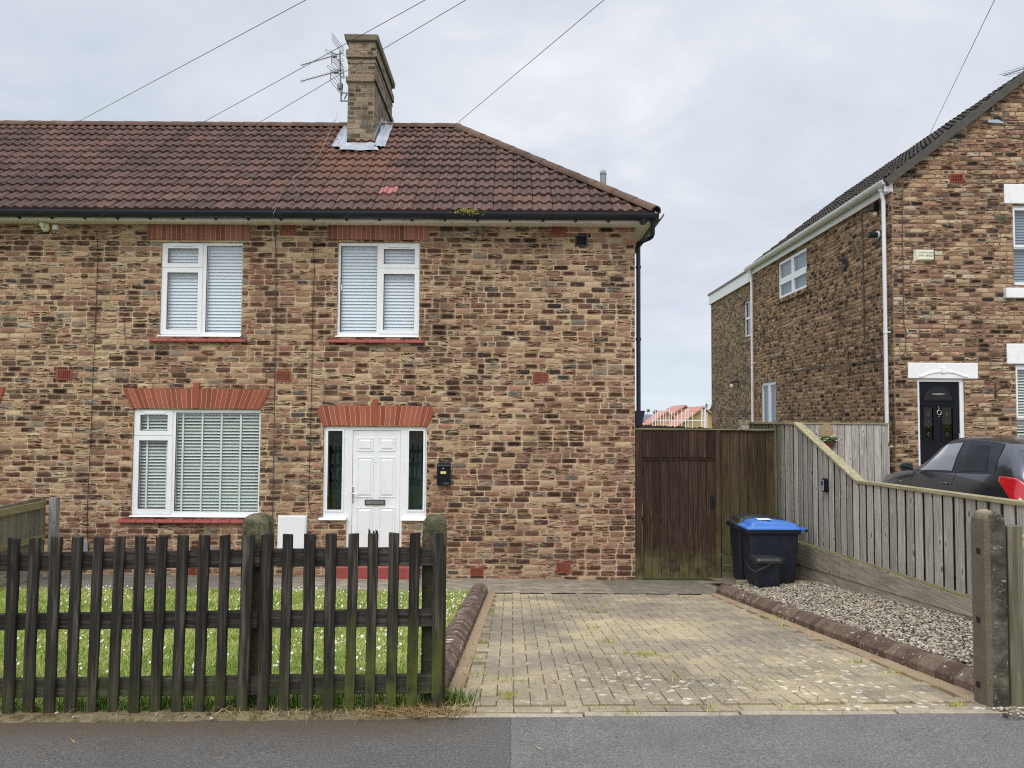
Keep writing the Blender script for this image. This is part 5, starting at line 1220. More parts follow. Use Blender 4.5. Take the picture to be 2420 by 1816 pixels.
for (xa, xb_, ya, yb) in ((-20, 615, (1309, 1351), (1301, 1340)), (616, 1038, (1299.5, 1340), (1295, 1338)), (-20, 609, (1454, 1490), (1446, 1485)), (611, 1038, (1446, 1484), (1442, 1481)), (-20, 590, (1608, 1650), (1601, 1644)), (592, 1038, (1600, 1643), (1597, 1640))):
    RY = FY+.024; p = [aty(xa, ya[0], RY), aty(xa, ya[1], RY), aty(xb_, yb[0], RY), aty(xb_, yb[1], RY)]; d = .042
    m = MB(); m.piece(); lo = []
    for k in range(15):
        f = k/14; j = lambda: random.uniform(-.0025, .0025); x = lerp(p[0][0], p[2][0], f); zu = lerp(p[0][1], p[2][1], f); zl = lerp(p[1][1], p[3][1], f)
        lo.append([(x, RY+j(), zl+j()), (x, RY+d, zl+j()), (x, RY+d, zu+j()), (x, RY+j(), zu+j())])
    m.loft(lo)
    if xa < 0:      # the same rail carries on along the fence
        m.piece(); X_ = -6.7; k_ = .014
        q0 = [(p[0][0]-.002, RY, p[1][1]), (p[0][0]-.002, RY+d, p[1][1]), (p[0][0]-.002, RY+d, p[0][1]), (p[0][0]-.002, RY, p[0][1])]; s_ = (X_-p[0][0])*k_
        m.loft([[(X_, b_, c_+s_) for a_, b_, c_ in q0], q0])
    m.build('rail', M['rail'], T, bevel=.003, seg=1)
mossc = NT('mossy_concrete'); co = mossc.obj(); n = mossc.noise(co, 18, 6, .7); n2 = mossc.noise(co, 110, 3, .6); X, Y, Z = mossc.xyz(co)
c_ = mossc.ramp(n, [(.3, C(50, 50, 40)), (.5, C(92, 90, 72)), (.7, C(138, 130, 108))])
c_ = mossc.mix(mossc.math('MULTIPLY', mossc.mr(mossc.math('ADD', Z, mossc.math('MULTIPLY', n, .25)), 1.20, .95), .85), c_, C(58, 56, 42))
c_ = mossc.mix(.5, c_, mossc.ramp(n2, [(.3, .3), (.7, .7)]), 'SOFT_LIGHT')
M['mossc'] = mossc.out(c_, .95, mossc.bump(mossc.math('ADD', n, n2), .8, .008), spec=.1)
def cpost(px0, px1, pyt, name, par, Y, dep=.14, mat='mossc', ch=.03):
    x0, x1, _, zt = rect(px0, pyt, px1, pyt+10, Y); z0 = gz(x0, Y)-.05; m = MB(); lo = []
    for z, e in ((z0, 0), (zt-.12, 0), (zt-.04, .002), (zt-.018, .012), (zt-.004, .028), (zt, .04)):
        a, b, c, d = x0+e, x1-e, Y+e*.6, Y+dep-e*.6; k = min(ch, .02)
        lo.append([(a+k, c, z), (b-k, c, z), (b, c+k, z), (b, d-k, z), (b-k, d, z), (a+k, d, z), (a, d-k, z), (a, c+k, z)])
    m.loft(lo); return m.build(name, M[mat], par)
cpost(-390, -325, 1226, 'post', T, 4.43); cpost(569, 634, 1219, 'post', T, 4.43); cpost(998, 1052, 1221, 'post', T, 4.43)
m = MB()
for a, b in ((1349, .012), (1648, .012)):      # bolt holes through the end rail
    x, z = aty(1022, a-26 if a < 1500 else a-22, 4.384); m.tube([(x, 4.3832, z), (x, 4.40, z)], .012, 10)
m.build('bolt_hole', M['hole'], T)
# gate post on the right
gp = NT('speckled_concrete'); co = gp.obj(); n = gp.noise(co, 10, 6, .7); n2 = gp.noise(co, 60, 4, .7); X, Y, Z = gp.xyz(co)
c_ = gp.ramp(n, [(.3, C(50, 49, 43)), (.5, C(80, 77, 68)), (.7, C(114, 108, 96))])
c_ = gp.mix(gp.mr(n2, .62, .70), c_, C(186, 176, 156)); c_ = gp.mix(gp.math('MULTIPLY', gp.mr(n2, .40, .32), .8), c_, C(52, 50, 42))
c_ = gp.mix(gp.math('MULTIPLY', gp.mr(gp.math('ADD', Z, gp.math('MULTIPLY', n, .3)), 1.26, 1.36), .8), c_, C(190, 178, 150))
c_ = gp.mix(gp.math('MULTIPLY', gp.mr(X, 2.70, 2.685), .7), c_, C(116, 108, 94))
M['gpost'] = gp.out(c_, .95, gp.bump(gp.math('ADD', n, n2), .8, .008), spec=.1)
T = thing('concrete_gatepost', 'speckled concrete gatepost with rounded top at the end of the gravel bed', 'gatepost', (2.74, 4.42, .04))
x0, x1, _, zt = rect(2327, 1209, 2379, 1220, FY); m = MB(); lo = []
for z, e in ((-.05, 0), (zt-.13, 0), (zt-.05, .003), (zt-.02, .016), (zt-.004, .034), (zt, .05)):
    a, b, c, d = x0+e, x1-e, FY+e*.5, FY+.147-e*.5; k = .012
    lo.append([(a+k, c, z), (b-k, c, z), (b, c+k, z), (b, d-k, z), (b-k, d, z), (a+k, d, z), (a, d-k, z), (a, c+k, z)])
m.loft(lo); m.build('shaft', M['gpost'], T)
m = MB()
for py in (1303, 1465, 1618):
    Yc, zc = atx(2311, py, x0-.002); m.box(x0-.0022, x0+.004, Yc-.02, Yc+.016, zc-.016, zc+.016)
m.build('mortice', M['hole'], T)
T = thing('timber_post', 'greenish timber post standing against the concrete gatepost', 'post', (2.85, 4.42, .04))
x0, x1, _, zt = rect(2381, 1244, 2416, 1250, FY+.02); m = MB(); m.box(x0, x1, FY+.02, FY+.10, -.03, zt); m.build('shaft', wood_mat('green_timber', C(70, 68, 58), C(104, 100, 86), C(140, 132, 114), 'Z', (C(92, 96, 66), 0, 1.4, .3)), T, bevel=.004)
m = MB(); zr_ = aty(2410, 1278, 4.5)[1]
T = thing('front_rail_fence', 'pale timber rails just visible at the right edge beyond the gateposts', 'fence', (3.6, 4.5, .1))
for dz in (0, -.30): 
    m = MB(); m.box(x1+.003, 4.6, FY+.05, FY+.085, zr_+dz-.04, zr_+dz+.045); m.build('rail', M['capx'], T, bevel=.003)
for x in (3.3, 3.75, 4.2): 
    m = MB(); m.box(x-.04, x+.04, FY+.087, FY+.15, 0, zr_+.1); m.build('post', M['gwood'], T)

# ------------------------------------------------------------------ side fence between the two plots
FX = 4.0
T = thing('side_fence', 'grey weathered board fence with sloping top rail beside the gravel', 'fence', (FX, 8, -.3))
def ftop(y): return 1.63 if y > 10.9 else lerp(1.63, .968, (10.9-y)/1.96) if y > 8.94 else lerp(.968, 1.03, (8.94-y)/2.93)
def gbt(y): return lerp(.205, -.055, (y-4.9)/7.1)
y = 4.62; tf = None
mB = MB()
while y < 12.9:
    wv = .130+random.uniform(-.006, .006); m = MB(); m.piece(); j = random.uniform(-.004, .004)
    t0, t1 = ftop(y)-.02, ftop(y+wv)-.02
    if y > 11.75: z0a = z0b = -.7
    else: z0a, z0b = gbt(y)+.002, gbt(y+wv)+.002
    m.hexa([(FX+j, y, z0a), (FX+.013+j, y, z0a), (FX+.013+j, y+wv, z0b), (FX+j, y+wv, z0b)], [(FX+j, y, t0), (FX+.013+j, y, t0), (FX+.013+j, y+wv, t1), (FX+j, y+wv, t1)], False)
    m.build('board', M['gwood' if y < 11.5 else 'gwoodg'], T, bevel=.003, seg=1)
    y += .172
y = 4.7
while y < 12.8:      # far side boards, coloured dark to give shade in the gaps
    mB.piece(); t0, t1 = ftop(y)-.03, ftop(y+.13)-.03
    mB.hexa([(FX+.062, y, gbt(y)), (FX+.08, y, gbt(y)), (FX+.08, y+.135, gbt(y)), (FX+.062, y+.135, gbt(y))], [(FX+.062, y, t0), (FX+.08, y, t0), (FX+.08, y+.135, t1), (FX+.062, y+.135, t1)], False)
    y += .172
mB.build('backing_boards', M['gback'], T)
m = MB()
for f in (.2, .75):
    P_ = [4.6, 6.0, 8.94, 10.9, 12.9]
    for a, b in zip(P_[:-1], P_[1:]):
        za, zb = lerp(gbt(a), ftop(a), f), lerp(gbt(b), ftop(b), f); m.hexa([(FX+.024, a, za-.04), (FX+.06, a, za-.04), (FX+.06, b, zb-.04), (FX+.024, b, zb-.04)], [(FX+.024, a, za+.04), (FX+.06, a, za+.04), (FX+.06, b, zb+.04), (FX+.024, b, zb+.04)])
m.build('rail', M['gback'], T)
m = MB(); m.piece(.6)
K_ = [(4.6, ftop(4.6)), (8.94, ftop(8.94)), (10.9, 1.63), (12.95, 1.63)]
for (a, za), (b, zb) in zip(K_[:-1], K_[1:]):
    m.hexa([(FX-.018, a, za-.022), (FX+.10, a, za-.022), (FX+.10, b, zb-.022), (FX-.018, b, zb-.022)], [(FX-.018, a, za+.012), (FX+.10, a, za+.012), (FX+.10, b, zb+.012), (FX-.018, b, zb+.012)], False)
m.build('capping', M['caprail'], T, bevel=.003)
for lo_, hi_, nm in ((0, .5, 'gboard'), (.5, 1.0, 'gboard')):
    y = 4.6
    for L in ((2.0, 2.7, 2.4) if lo_ else (1.3, 2.9, 2.9)):
        b = min(y+L, 11.7); m = MB(); m.piece(); q = []
        for yy in (y+.002, b-.002):
            zb_, zt_ = gz(4, yy)+.02, gbt(yy); za, zc = lerp(zb_, zt_, lo_)+.002, lerp(zb_, zt_, hi_)-.002
            q.append((yy, za, zc))
        e = .012 if lo_ else 0
        m.hexa([(FX-.045-e, q[0][0], q[0][1]), (FX+.06, q[0][0], q[0][1]), (FX+.06, q[1][0], q[1][1]), (FX-.045-e, q[1][0], q[1][1])], [(FX-.045-e, q[0][0], q[0][2]), (FX+.06, q[0][0], q[0][2]), (FX+.06, q[1][0], q[1][2]), (FX-.045-e, q[1][0], q[1][2])], False)
        m.build('gravel_board', M[nm], T, bevel=.004, seg=1); y = b
        if y >= 11.69: break
m = MB(); m.piece(.5); m.hexa([(FX-.05, 4.6, gbt(4.6)+.001), (FX-.002, 4.6, gbt(4.6)+.001), (FX-.002, 11.68, gbt(11.68)+.001), (FX-.05, 11.68, gbt(11.68)+.001)], [(FX-.05, 4.6, gbt(4.6)+.006), (FX-.002, 4.6, gbt(4.6)+.012), (FX-.002, 11.68, gbt(11.68)+.012), (FX-.05, 11.68, gbt(11.68)+.006)], False); m.build('moss_strip', M['gboardm'], T)
# door bell / key safe on the fence
T = thing('key_safe', 'small black and grey key safe on the grey side fence', 'key safe', (FX-.03, 9.7, .7))
Yk, zk = atx(1953, 1147, FX-.005)
m = MB(); m.box(FX-.055, FX-.006, Yk-.06, Yk+.035, zk-.085, zk+.085); m.build('case', M['navy'], T, bevel=.008)
m = MB(); m.box(FX-.062, FX-.0555, Yk-.045, Yk+.03, zk-.07, zk+.07); m.build('keypad', M['grille'], T, bevel=.004)
m = MB(); m.box(FX-.066, FX-.0625, Yk-.03, Yk+.012, zk+.0, zk+.05); m.build('lens', M['hole'], T)
# back panel fence and hanging basket
YBK = 13.75
T = thing('panel_fence', 'grey board panel fence joining the neighbouring house, basket hanging on it', 'fence', (5.4, YBK, .3))
xa, xb = FX+.11, 6.75; zt = 1.62; x = xa; 
while x < xb-.02:
    wv = min(.128, xb-x); m = MB(); m.piece(); j = random.uniform(-.003, .003); m.box(x, x+wv-.008, YBK+j, YBK+.02+j, -.3, zt-.02, False); m.build('board', M['gwood'], T, bevel=.002, seg=1); x += .131
m = MB(); m.piece(.5); m.box(xa-.05, xb, YBK-.02, YBK+.05, zt-.018, zt+.014, False); m.build('capping', M['capx'], T, bevel=.003)
m = MB(); m.box(xa, xb, YBK+.024, YBK+.07, .2, .28); m.box(xa, xb, YBK+.024, YBK+.07, 1.2, 1.28); m.build('rail', M['gback'], T)
bx = lambda a, b, Y: (aty(1920+a/8.3, 980+b/8.3, Y)[0], aty(1920+a/8.3, 980+b/8.3, Y)[1])
T = thing('hanging_basket', 'brown wicker wall basket of white flowers hung on the grey panel fence', 'basket', (bx(300, 500, YBK)[0], YBK-.1, bx(300, 500, YBK)[1]))
m = MB(lambda u, d, v: (u, YBK-.03+d, v)); c0_ = bx(275, 320, YBK-.03); arc = [(bx(275, 0, YBK-.03)[0]+.118*math.cos(a), c0_[1]+.02+.105*math.sin(a)) for a in [math.pi*k/12 for k in range(13)]]
zb_ = bx(0, 440, YBK-.03)[1]; m.prism([(arc[-1][0]-.012, zb_), (arc[0][0]+.012, zb_)]+arc, 0, .025); m.build('back_plate', M['wicker'], T, bevel=.004)
hx, hz_ = bx(285, 292, YBK-.04); m = MB(); m.box(hx-.02, hx+.02, YBK-.036, YBK-.029, hz_-.035, hz_+.03); m.build('opening', M['grille'], T)
tx, tz = bx(310, 530, YBK-.12); bz = bx(0, 790, YBK-.12)[1]
m = MB(); m.loft([[(tx+.018+r_*math.cos(a), YBK-.02-abs(r_*math.sin(a))*1.0, z) for a in [math.pi*k/10 for k in range(11)]] for z, r_ in ((bz, .045), (lerp(bz, tz, .5), .10), (tz, .155), (tz, .135), (tz-.02, .13))]); m.build('pot', M['terra'], T)
n = 420; a = rng.uniform(0, math.pi, n); rr = .17*np.sqrt(rng.uniform(0, 1, n)); P = np.stack([tx+.0+rr*np.cos(a)*1.12, YBK-.02-rr*np.sin(a), tz+rng.uniform(-.02, .10, n)*(1-.4*(rr/.17))], 1)
def leafmesh(name, P, s0, s1, mat, par, flat=.6, rnd=None):
    n = len(P); s = rng.uniform(s0, s1, n)[:, None]; u = rng.normal(0, 1, (n, 3)); u[:, 2] *= flat; u /= np.linalg.norm(u, axis=1)[:, None]; w = np.cross(u, rng.normal(0, 1, (n, 3))); w /= np.linalg.norm(w, axis=1)[:, None]
    V = np.stack([P-u*s, P+w*s*.55, P+u*s, P-w*s*.55], 1).reshape(-1, 3); o = npmesh(name, V, np.arange(n)[:, None]*4+np.arange(4)[None], rng.uniform(0, 1, n) if rnd is None else rnd, mat)
    if par is not None:
        o.parent = par; o.location = -par.location
    return o
leafmesh('foliage', P, .012, .028, M['weed'], T)
for fx, fz in ((415, 415), (375, 445), (470, 515), (235, 515), (150, 460), (525, 510), (440, 425), (290, 480)):
    x, z = bx(fx, fz, YBK-.17); m = MB(); m.lathe((x, YBK-.17, z), [(.003, -.012), (.022, .0), (.026, .008), (.012, .014), (.002, .012)], 8); m.build('flower', M['daisy'], T)
# dark rear boundary fence
T = thing('rear_fence', 'dark brown boundary fence receding behind the gate', 'fence', (4.05, 18, .3))
m = MB(); y = 12.95
while y < 27: 
    z = 1.5+random.uniform(-.02, .015)-(0.0); m.piece(); m.box(4.04, 4.06, y, y+.145, -1, z, False); y += .15
m.build('boards', M['dfence'], T)
m = MB(); m.box(4.0, 4.038, 12.95, 27, 1.2, 1.28); m.build('rail', M['dfence'], T)

# ------------------------------------------------------------------ gate beside the house
GY = 11.76; g7 = lambda x, y: (1400+x/3.018, 900+y/3.018)
gr = lambda a, b, c, d, Y=GY: rect(*g7(a, b), *g7(c, d), Y)
T = thing('wooden_gate', 'tall brown boarded gate between the house corner and the side fence', 'gate', (2.9, GY, -.75))
def vboards(name, a, c, yt, yb, nb, mat, Y, lift=0.0, one=True, jit=.003):
    r = gr(a, yt, c, yb, Y); w = (r[1]-r[0])/nb; out_ = []
    for i in range(nb):
        m = MB(); m.piece(); x0, x1 = r[0]+i*w+.0045, r[0]+(i+1)*w-.0045; j = random.uniform(-.003, .003); zt = r[3]+random.uniform(-jit, jit)
        poly = [(x0, Y+j)]; ng = 6
        for k in range(ng):      # shallow machined grooves down the face
            u0 = lerp(x0, x1, (k+.25)/ng); u1 = lerp(x0, x1, (k+.75)/ng); poly += [(u0-.002, Y+j), (u0, Y+j+.0035), (u1, Y+j+.0035), (u1+.002, Y+j)]
        poly += [(x1, Y+j), (x1, Y+.024), (x0, Y+.024)]
        m.loft([[(u, v, r[2]) for u, v in poly], [(u, v, zt) for u, v in poly]])
        m.build(name, M[mat], T)
vboards('board', 358, 882, 357, 548, 8, 'bgate', GY-.03)
vboards('board', 360, 880, 560, 1412, 8, 'bgate', GY+.012)
vboards('board', 918, 1303, 360, 1242, 6, 'bgated', GY-.01)
for a, c, nm in ((301, 358, 'bgate'), (882, 917, 'bgated')):
    r = gr(a, 352, c, 1432, GY-.045); m = MB(); m.piece(.5); m.box(r[0], r[1]-.002, GY-.045, GY+.05, r[2], r[3], False); m.build('gate_post', M[nm], T, bevel=.005)
m = MB()
for yt in (640, 980, 1330):
    r = gr(362, yt, 878, yt+40); m.box(r[0], r[1], GY+.038, GY+.07, r[2], r[3])
r = gr(360, 545, 880, 565); m.box(r[0], r[1], GY-.002, GY+.06, r[2], r[3]); m.build('ledge', M['bgated'], T)
r = gr(845, 820, 863, 905); m = MB(); m.box(r[0], r[1], GY-.012, GY+.012, r[2], r[3]); m.box(r[0]+.02, r[1]-.005, GY-.045, GY-.012, (r[2]+r[3])/2-.02, (r[2]+r[3])/2+.05); m.build('latch', M['blackm'], T, bevel=.003)
for a, b, c, d in ((920, 1246, 1300, 1348), (921, 1352, 1300, 1437)):
    r = gr(a, b, c, d); m = MB(); m.piece(); m.box(r[0], r[1], GY-.04, GY+.02, r[2], r[3]-.003, False); m.build('gravel_board', wood_mat('green_grey_board', C(74, 70, 52), C(104, 98, 76), C(134, 126, 100), 'X'), T, bevel=.004)
m = MB(); r = gr(300, 351, 1308, 358); m.box(r[0], r[1], GY-.05, GY+.03, r[3], r[3]+.018); m.build('capping', M['capx'], T)
# timber edge in front of the gravel by the bins
T = thing('timber_edging', 'low mossy timber edge board at the back of the gravel by the bins', 'edging', (3.4, 10.3, -.5))
m = MB(); m.piece(.5); m.box(2.98, 3.94, 10.26, 10.31, -.62, GV(3.4, 10.25)+.035, False); m.build('board', M['capx'], T, bevel=.005)
sheet('bin_base', lin(2.86, 3.99, 4), [10.312, 10.8, 11.3], M['conc'], .09)

# ------------------------------------------------------------------ bins
def wheelie(label, x0, x1, yf, yb, z0, zrim, ztop, lidmat, sticker=False):
    """front faces -x, wheels and handle at +x"""
    T = thing('wheelie_bin', label, 'bin', ((x0+x1)/2, (yf+yb)/2, z0), 'wheelie bins standing beside the gate')
    bxt, byt = .05, .035
    def loop(xa, xb, ya, yb_, z, k=.035):
        pts = []
        for cx_, cy_, s in ((xa+k, ya+k, 180), (xb-k, ya+k, 270), (xb-k, yb_-k, 0), (xa+k, yb_-k, 90)):
            for q in range(4): a = R(s+q*30); pts.append((cx_+k*math.cos(a), cy_+k*math.sin(a), z))
        return pts
    m = MB(); m.loft([loop(x0+bxt+.02, x1-.10, yf+byt, yb-byt, z0+.0), loop(x0+bxt, x1-.06, yf+byt, yb-byt, z0+.05), loop(x0+.012, x1-.006, yf+.006, yb-.006, zrim)])
    m.build('body', M['binp'], T, smooth=False)
    m = MB(); m.loft([loop(x0-.012, x1+.006, yf-.014, yb+.014, zrim-.055, .04), loop(x0-.03, x1+.012, yf-.022, yb+.022, zrim-.045, .045), loop(x0-.035, x1+.012, yf-.026, yb+.026, zrim-.005, .045), loop(x0-.02, x1, yf-.012, yb+.012, zrim, .04)])
    m.build('rim', M['binp'], T)
    # lid: shallow domed shell with a stepped rim
    L0 = loop(x0-.028, x1+.02, yf-.02, yb+.02, zrim+.002, .045); L1 = loop(x0-.024, x1+.02, yf-.016, yb+.016, zrim+.022, .045)
    n_ = 9; lo = [L0, L1]
    def dome(k, e, h): 
        pts = loop(x0-.024+e*1.6, x1+.02-e*.5, yf-.016+e, yb+.016-e, 0, .045)
        out_ = []
        for p in pts:
            f = (p[0]-x0)/(x1-x0); out_.append((p[0], p[1], zrim+.022+h*(1-((f-.42)/.75)**2)))
        return out_
    H_ = ztop-zrim-.022
    lo += [dome(0, .030, H_*.25), dome(0, .045, H_*.75), dome(0, .09, H_*.95), dome(0, .15, H_)]
    m = MB(); m.loft(lo); lid = m.build('lid', M[lidmat], T, bevel=.004)
    m = MB(); yy0, yy1 = yf+.03, yb-.03
    for q in (yy0, yy1-.06): m.hexa([(x1+.006, q, zrim-.02), (x1+.10, q, zrim-.035), (x1+.10, q+.06, zrim-.035), (x1+.006, q+.06, zrim-.02)], [(x1+.006, q, zrim+.028), (x1+.10, q, zrim+.02), (x1+.10, q+.06, zrim+.02), (x1+.006, q+.06, zrim+.028)])
    m.build('hinge', M[lidmat], lid, bevel=.01)
    m = MB(); m.tube([(x1+.085, yf+.0, zrim-.01), (x1+.085, yb-.0, zrim-.01)], .018, 10); m.build('handle', M['binp'], T)
    for q in (yf+.01, yb-.06):
        m = MB(); m.tube([(x1-.20, q+.01, z0+.08), (x1-.20, q+.05, z0+.08)], .08, 20); m.build('wheel', M['rubber'], T, bevel=.008)
    if sticker:
        m = MB(); z = zrim+.022+H_*.99; m.hexa([(x0+.15, yf+.07, z-.002), (x0+.32, yf+.07, z+.001), (x0+.32, yf+.20, z+.004), (x0+.15, yf+.20, z+.002)], [(x0+.15, yf+.07, z+.003), (x0+.32, yf+.07, z+.006), (x0+.32, yf+.20, z+.009), (x0+.15, yf+.20, z+.007)]); m.build('sticker', M['paper'], lid)
zt_ = aty(1835, 1253, 10.0)[1]
wheelie('black wheelie bin with a bright blue lid, nearest of the two', aty(1770, 1300, 10.0)[0], aty(1892, 1300, 10.0)[0], 10.0, 10.42, GV(3.4, 10)-.02, zt_, zt_+.118, 'blue', True)
zt_ = aty(1800, 1243, 10.56)[1]
wheelie('black wheelie bin with a black lid behind the blue lidded one', aty(1743, 1300, 10.55)[0], aty(1866, 1300, 10.55)[0], 10.56, 11.0, gz(3.4, 10.7)+.09, zt_, zt_+.135, 'binl')
T = thing('food_caddy', 'small black food waste caddy with a carrying handle on the gravel', 'caddy', (3.3, 9.8, -.45))
c7 = lambda a, b, Y=9.72: aty(1740+a/7.215, 1180+b/7.215, Y)
xa, xb = c7(335, 0)[0], c7(800, 0)[0]; zb_ = GV(3.3, 9.75)-.015; zr_ = c7(0, 1085)[1]; cx_, cy_ = (xa+xb)/2, 9.72+.15
def sq(hx, hy, z, k, cx=cx_): 
    pts = []
    for sx, sy, s in ((-1, -1, 180), (1, -1, 270), (1, 1, 0), (-1, 1, 90)):
        for q in range(4): a = R(s+q*30); pts.append((cx+sx*(hx-k)+k*math.cos(a), cy_+sy*(hy-k)+k*math.sin(a), z))
    return pts
w = (xb-xa)/2
m = MB(); m.loft([sq(w*.76, .11, zb_, .05), sq(w*.80, .12, zb_+.02, .05), sq(w*.97, .145, zr_, .05)]); m.build('body', M['binp'], T)
m = MB(); m.loft([sq(w*1.0, .152, zr_-.02, .05), sq(w*1.04, .158, zr_, .05), sq(w*1.04, .158, zr_+.022, .05), sq(w*.98, .14, zr_+.05, .05), sq(w*.8, .1, zr_+.058, .05)]); m.hexa([(xb-.02, cy_-.07, zr_+.0), (xb+.07, cy_-.05, zr_+.02), (xb+.07, cy_+.05, zr_+.02), (xb-.02, cy_+.07, zr_)], [(xb-.03, cy_-.07, zr_+.05), (xb+.075, cy_-.05, zr_+.038), (xb+.075, cy_+.05, zr_+.038), (xb-.03, cy_+.07, zr_+.05)]); m.build('lid', M['binl'], T, bevel=.003)
p0, p1 = c7(640, 1078), c7(290, 1222); p2, p3 = c7(215, 1165), c7(330, 1100)
m = MB(); m.tube([(p0[0], 9.715, p0[1]), (lerp(p0[0], p1[0], .5), 9.66, lerp(p0[1], p1[1], .5)), (p1[0]+.01, 9.66, p1[1]), (p1[0]-.02, 9.68, p1[1]+.008), (p2[0], 9.76, p2[1]), (p2[0]+.02, 9.9, p2[1]+.03), (p3[0]+.1, 10.02, p3[1]+.02), (p0[0], 10.03, p0[1]+.01)], .009, 8); m.build('handle', M['binp'], T)

# ------------------------------------------------------------------ left boundary fence
LX_ = -6.75; T = thing('left_fence', 'grey board fence at the left edge meeting the house wall', 'fence', (LX_, 9, -.4))
lt = lambda y: lerp(.40, .50, clamp((y-8)/3.2)); y = 5.2
m = MB()
while y < 11.15:
    m.piece(); m.box(LX_-.02, LX_, y, y+.128, gz(-6.7, y)+.3, lt(y), False); y += .131
m.build('boards', M['lfence'], T)
m = MB()
for dz, h in ((-.075, .075), (-.55, .06)):
    m.piece(); m.hexa([(LX_+.001, 5.2, lt(5.2)+dz-h), (LX_+.04, 5.2, lt(5.2)+dz-h), (LX_+.04, 11.17, lt(11.17)+dz-h), (LX_+.001, 11.17, lt(11.17)+dz-h)], [(LX_+.001, 5.2, lt(5.2)+dz+h*.3), (LX_+.04, 5.2, lt(5.2)+dz+h*.3), (LX_+.04, 11.17, lt(11.17)+dz+h*.3), (LX_+.001, 11.17, lt(11.17)+dz+h*.3)], False)
m.build('rail', M['lrail'], T)
m = MB(); q = rect(116, 1176, 133, 1340, 11.2); m.piece(.6); m.box(q[0], q[1], 11.17, 11.27, -.8, q[3], False); m.build('post', M['lpost'], T, bevel=.004)
m = MB(); m.piece(.4); m.hexa([(LX_-.02, 5.2, gz(-6.7, 5.2)-.05), (LX_+.03, 5.2, gz(-6.7, 5.2)-.05), (LX_+.03, 11.165, gz(-6.7, 11.1)-.05), (LX_-.02, 11.165, gz(-6.7, 11.1)-.05)], [(LX_-.02, 5.2, gz(-6.7, 5.2)+.29), (LX_+.03, 5.2, gz(-6.7, 5.2)+.29), (LX_+.03, 11.165, gz(-6.7, 11.1)+.29), (LX_-.02, 11.165, gz(-6.7, 11.1)+.29)], False); m.build('gravel_board', M['gboard'], T)

# ------------------------------------------------------------------ neighbouring house
NY = 14.0; NX = aty(2111, 700, NY)[0]; NYB = 22.1; NR = 13.6
T = N = thing('neighbour_house', 'gable fronted brick house on the right with dark door and white lintels', 'house', (NX, NY, -.1))
tfN = lambda u, d, v: (u, NY+d, v); tfS = lambda u, d, v: (NX+d, u, v)
ZE = 6.06; PN = .775; RID = 9.5
nd = rect(2169.5, 896, 2281, 1110, NY); ndz = .30; nd = (nd[0], nd[1], ndz, nd[3])
nw1 = rect(2395, 485, 2490, 674, NY); nw2 = rect(2402, 862, 2490, 1075, NY)
m = MB(tfN); m.reveal = 1
m.plate(NX, NR, -.6, ZE-.1, [nd, nw1, nw2], 0, .11, edges=False)
ZG = ZE+PN*.11+.0; zr_ = ZG+PN*(RID-NX)
m.add([(NX, 0, ZE-.1), (NR, 0, ZE-.1), (NR, 0, ZG), (RID, 0, zr_), (NX, 0, ZG)], [(0, 1, 2, 3, 4)]); m.mk = 1
m.quad((NR, 0, -.6), (NR, 8.1, -.6), (NR, 8.1, ZE-.1), (NR, 0, ZE-.1)); m.quad((NX, 8.1, -1.2), (NX, 8.1, ZE-.1), (NR, 8.1, ZE-.1), (NR, 8.1, -1.2)); m.add([(NX, 8.1, ZE-.1), (NR, 8.1, ZE-.1), (RID, 8.1, zr_-.06)], [(0, 1, 2)])
HN = [nd, nw1, nw2, rect(2244, 412, 2276, 432, NY)]+[rect(*a, NY) for a in ((2145, 858, 2310, 895.5), (2372, 436, 2500, 482.5), (2378.5, 813, 2500, 861))]
brick_wall('front_wall', N, tfN, False, m, [dict(u0=NX+.001, u1=NR, v0=-.35, v1=zr_, holes=HN, h=.0842, L=.2345, hdr=.1, top=lambda v: ((NX, 99) if v < ZG else (NX+(v-ZG)/PN, 2*RID-NX-(v-ZG)/PN)))], (M['mort_b'], M['brick_nb'], M['bf_b']))
c3 = lambda x, y: (1600+x/2.372, 100+y/2.372)
def side_rect(pl, pr, plt, plb):
    """pixel left x, right x, and top/bottom y at the left edge -> (y0,y1,z0,z1) on the side wall"""
    ya, zt = atx(pl, plt, NX); _, zb = atx(pl, plb, NX); yb, _ = atx(pr, plt, NX); return (yb, ya, zb, zt)
sw1 = side_rect(1838.6, 1906, 622, 710); sw2 = side_rect(1799, 1834, 906, 1040); sw2 = (sw2[0], sw2[1], .55, sw2[3])
m = MB(tfS, True); m.reveal = 1; m.plate(NY, NYB, -1.2, ZE+.02, [sw1, sw2], 0, .10, edges=False)
brick_wall('side_wall', N, tfS, True, m, [dict(u0=NY+.001, u1=NYB, v0=-.52, v1=ZE, holes=[sw1, sw2, (sw1[0]-.1, sw1[1]+.1, sw1[2]-.12, sw1[2]), (sw1[0]-.15, sw1[1]+.15, sw1[3], sw1[3]+.22)], h=.0842, L=.2345, hdr=.35)], (M['mort_c'], M['brick_nbs'], M['bf_c']))
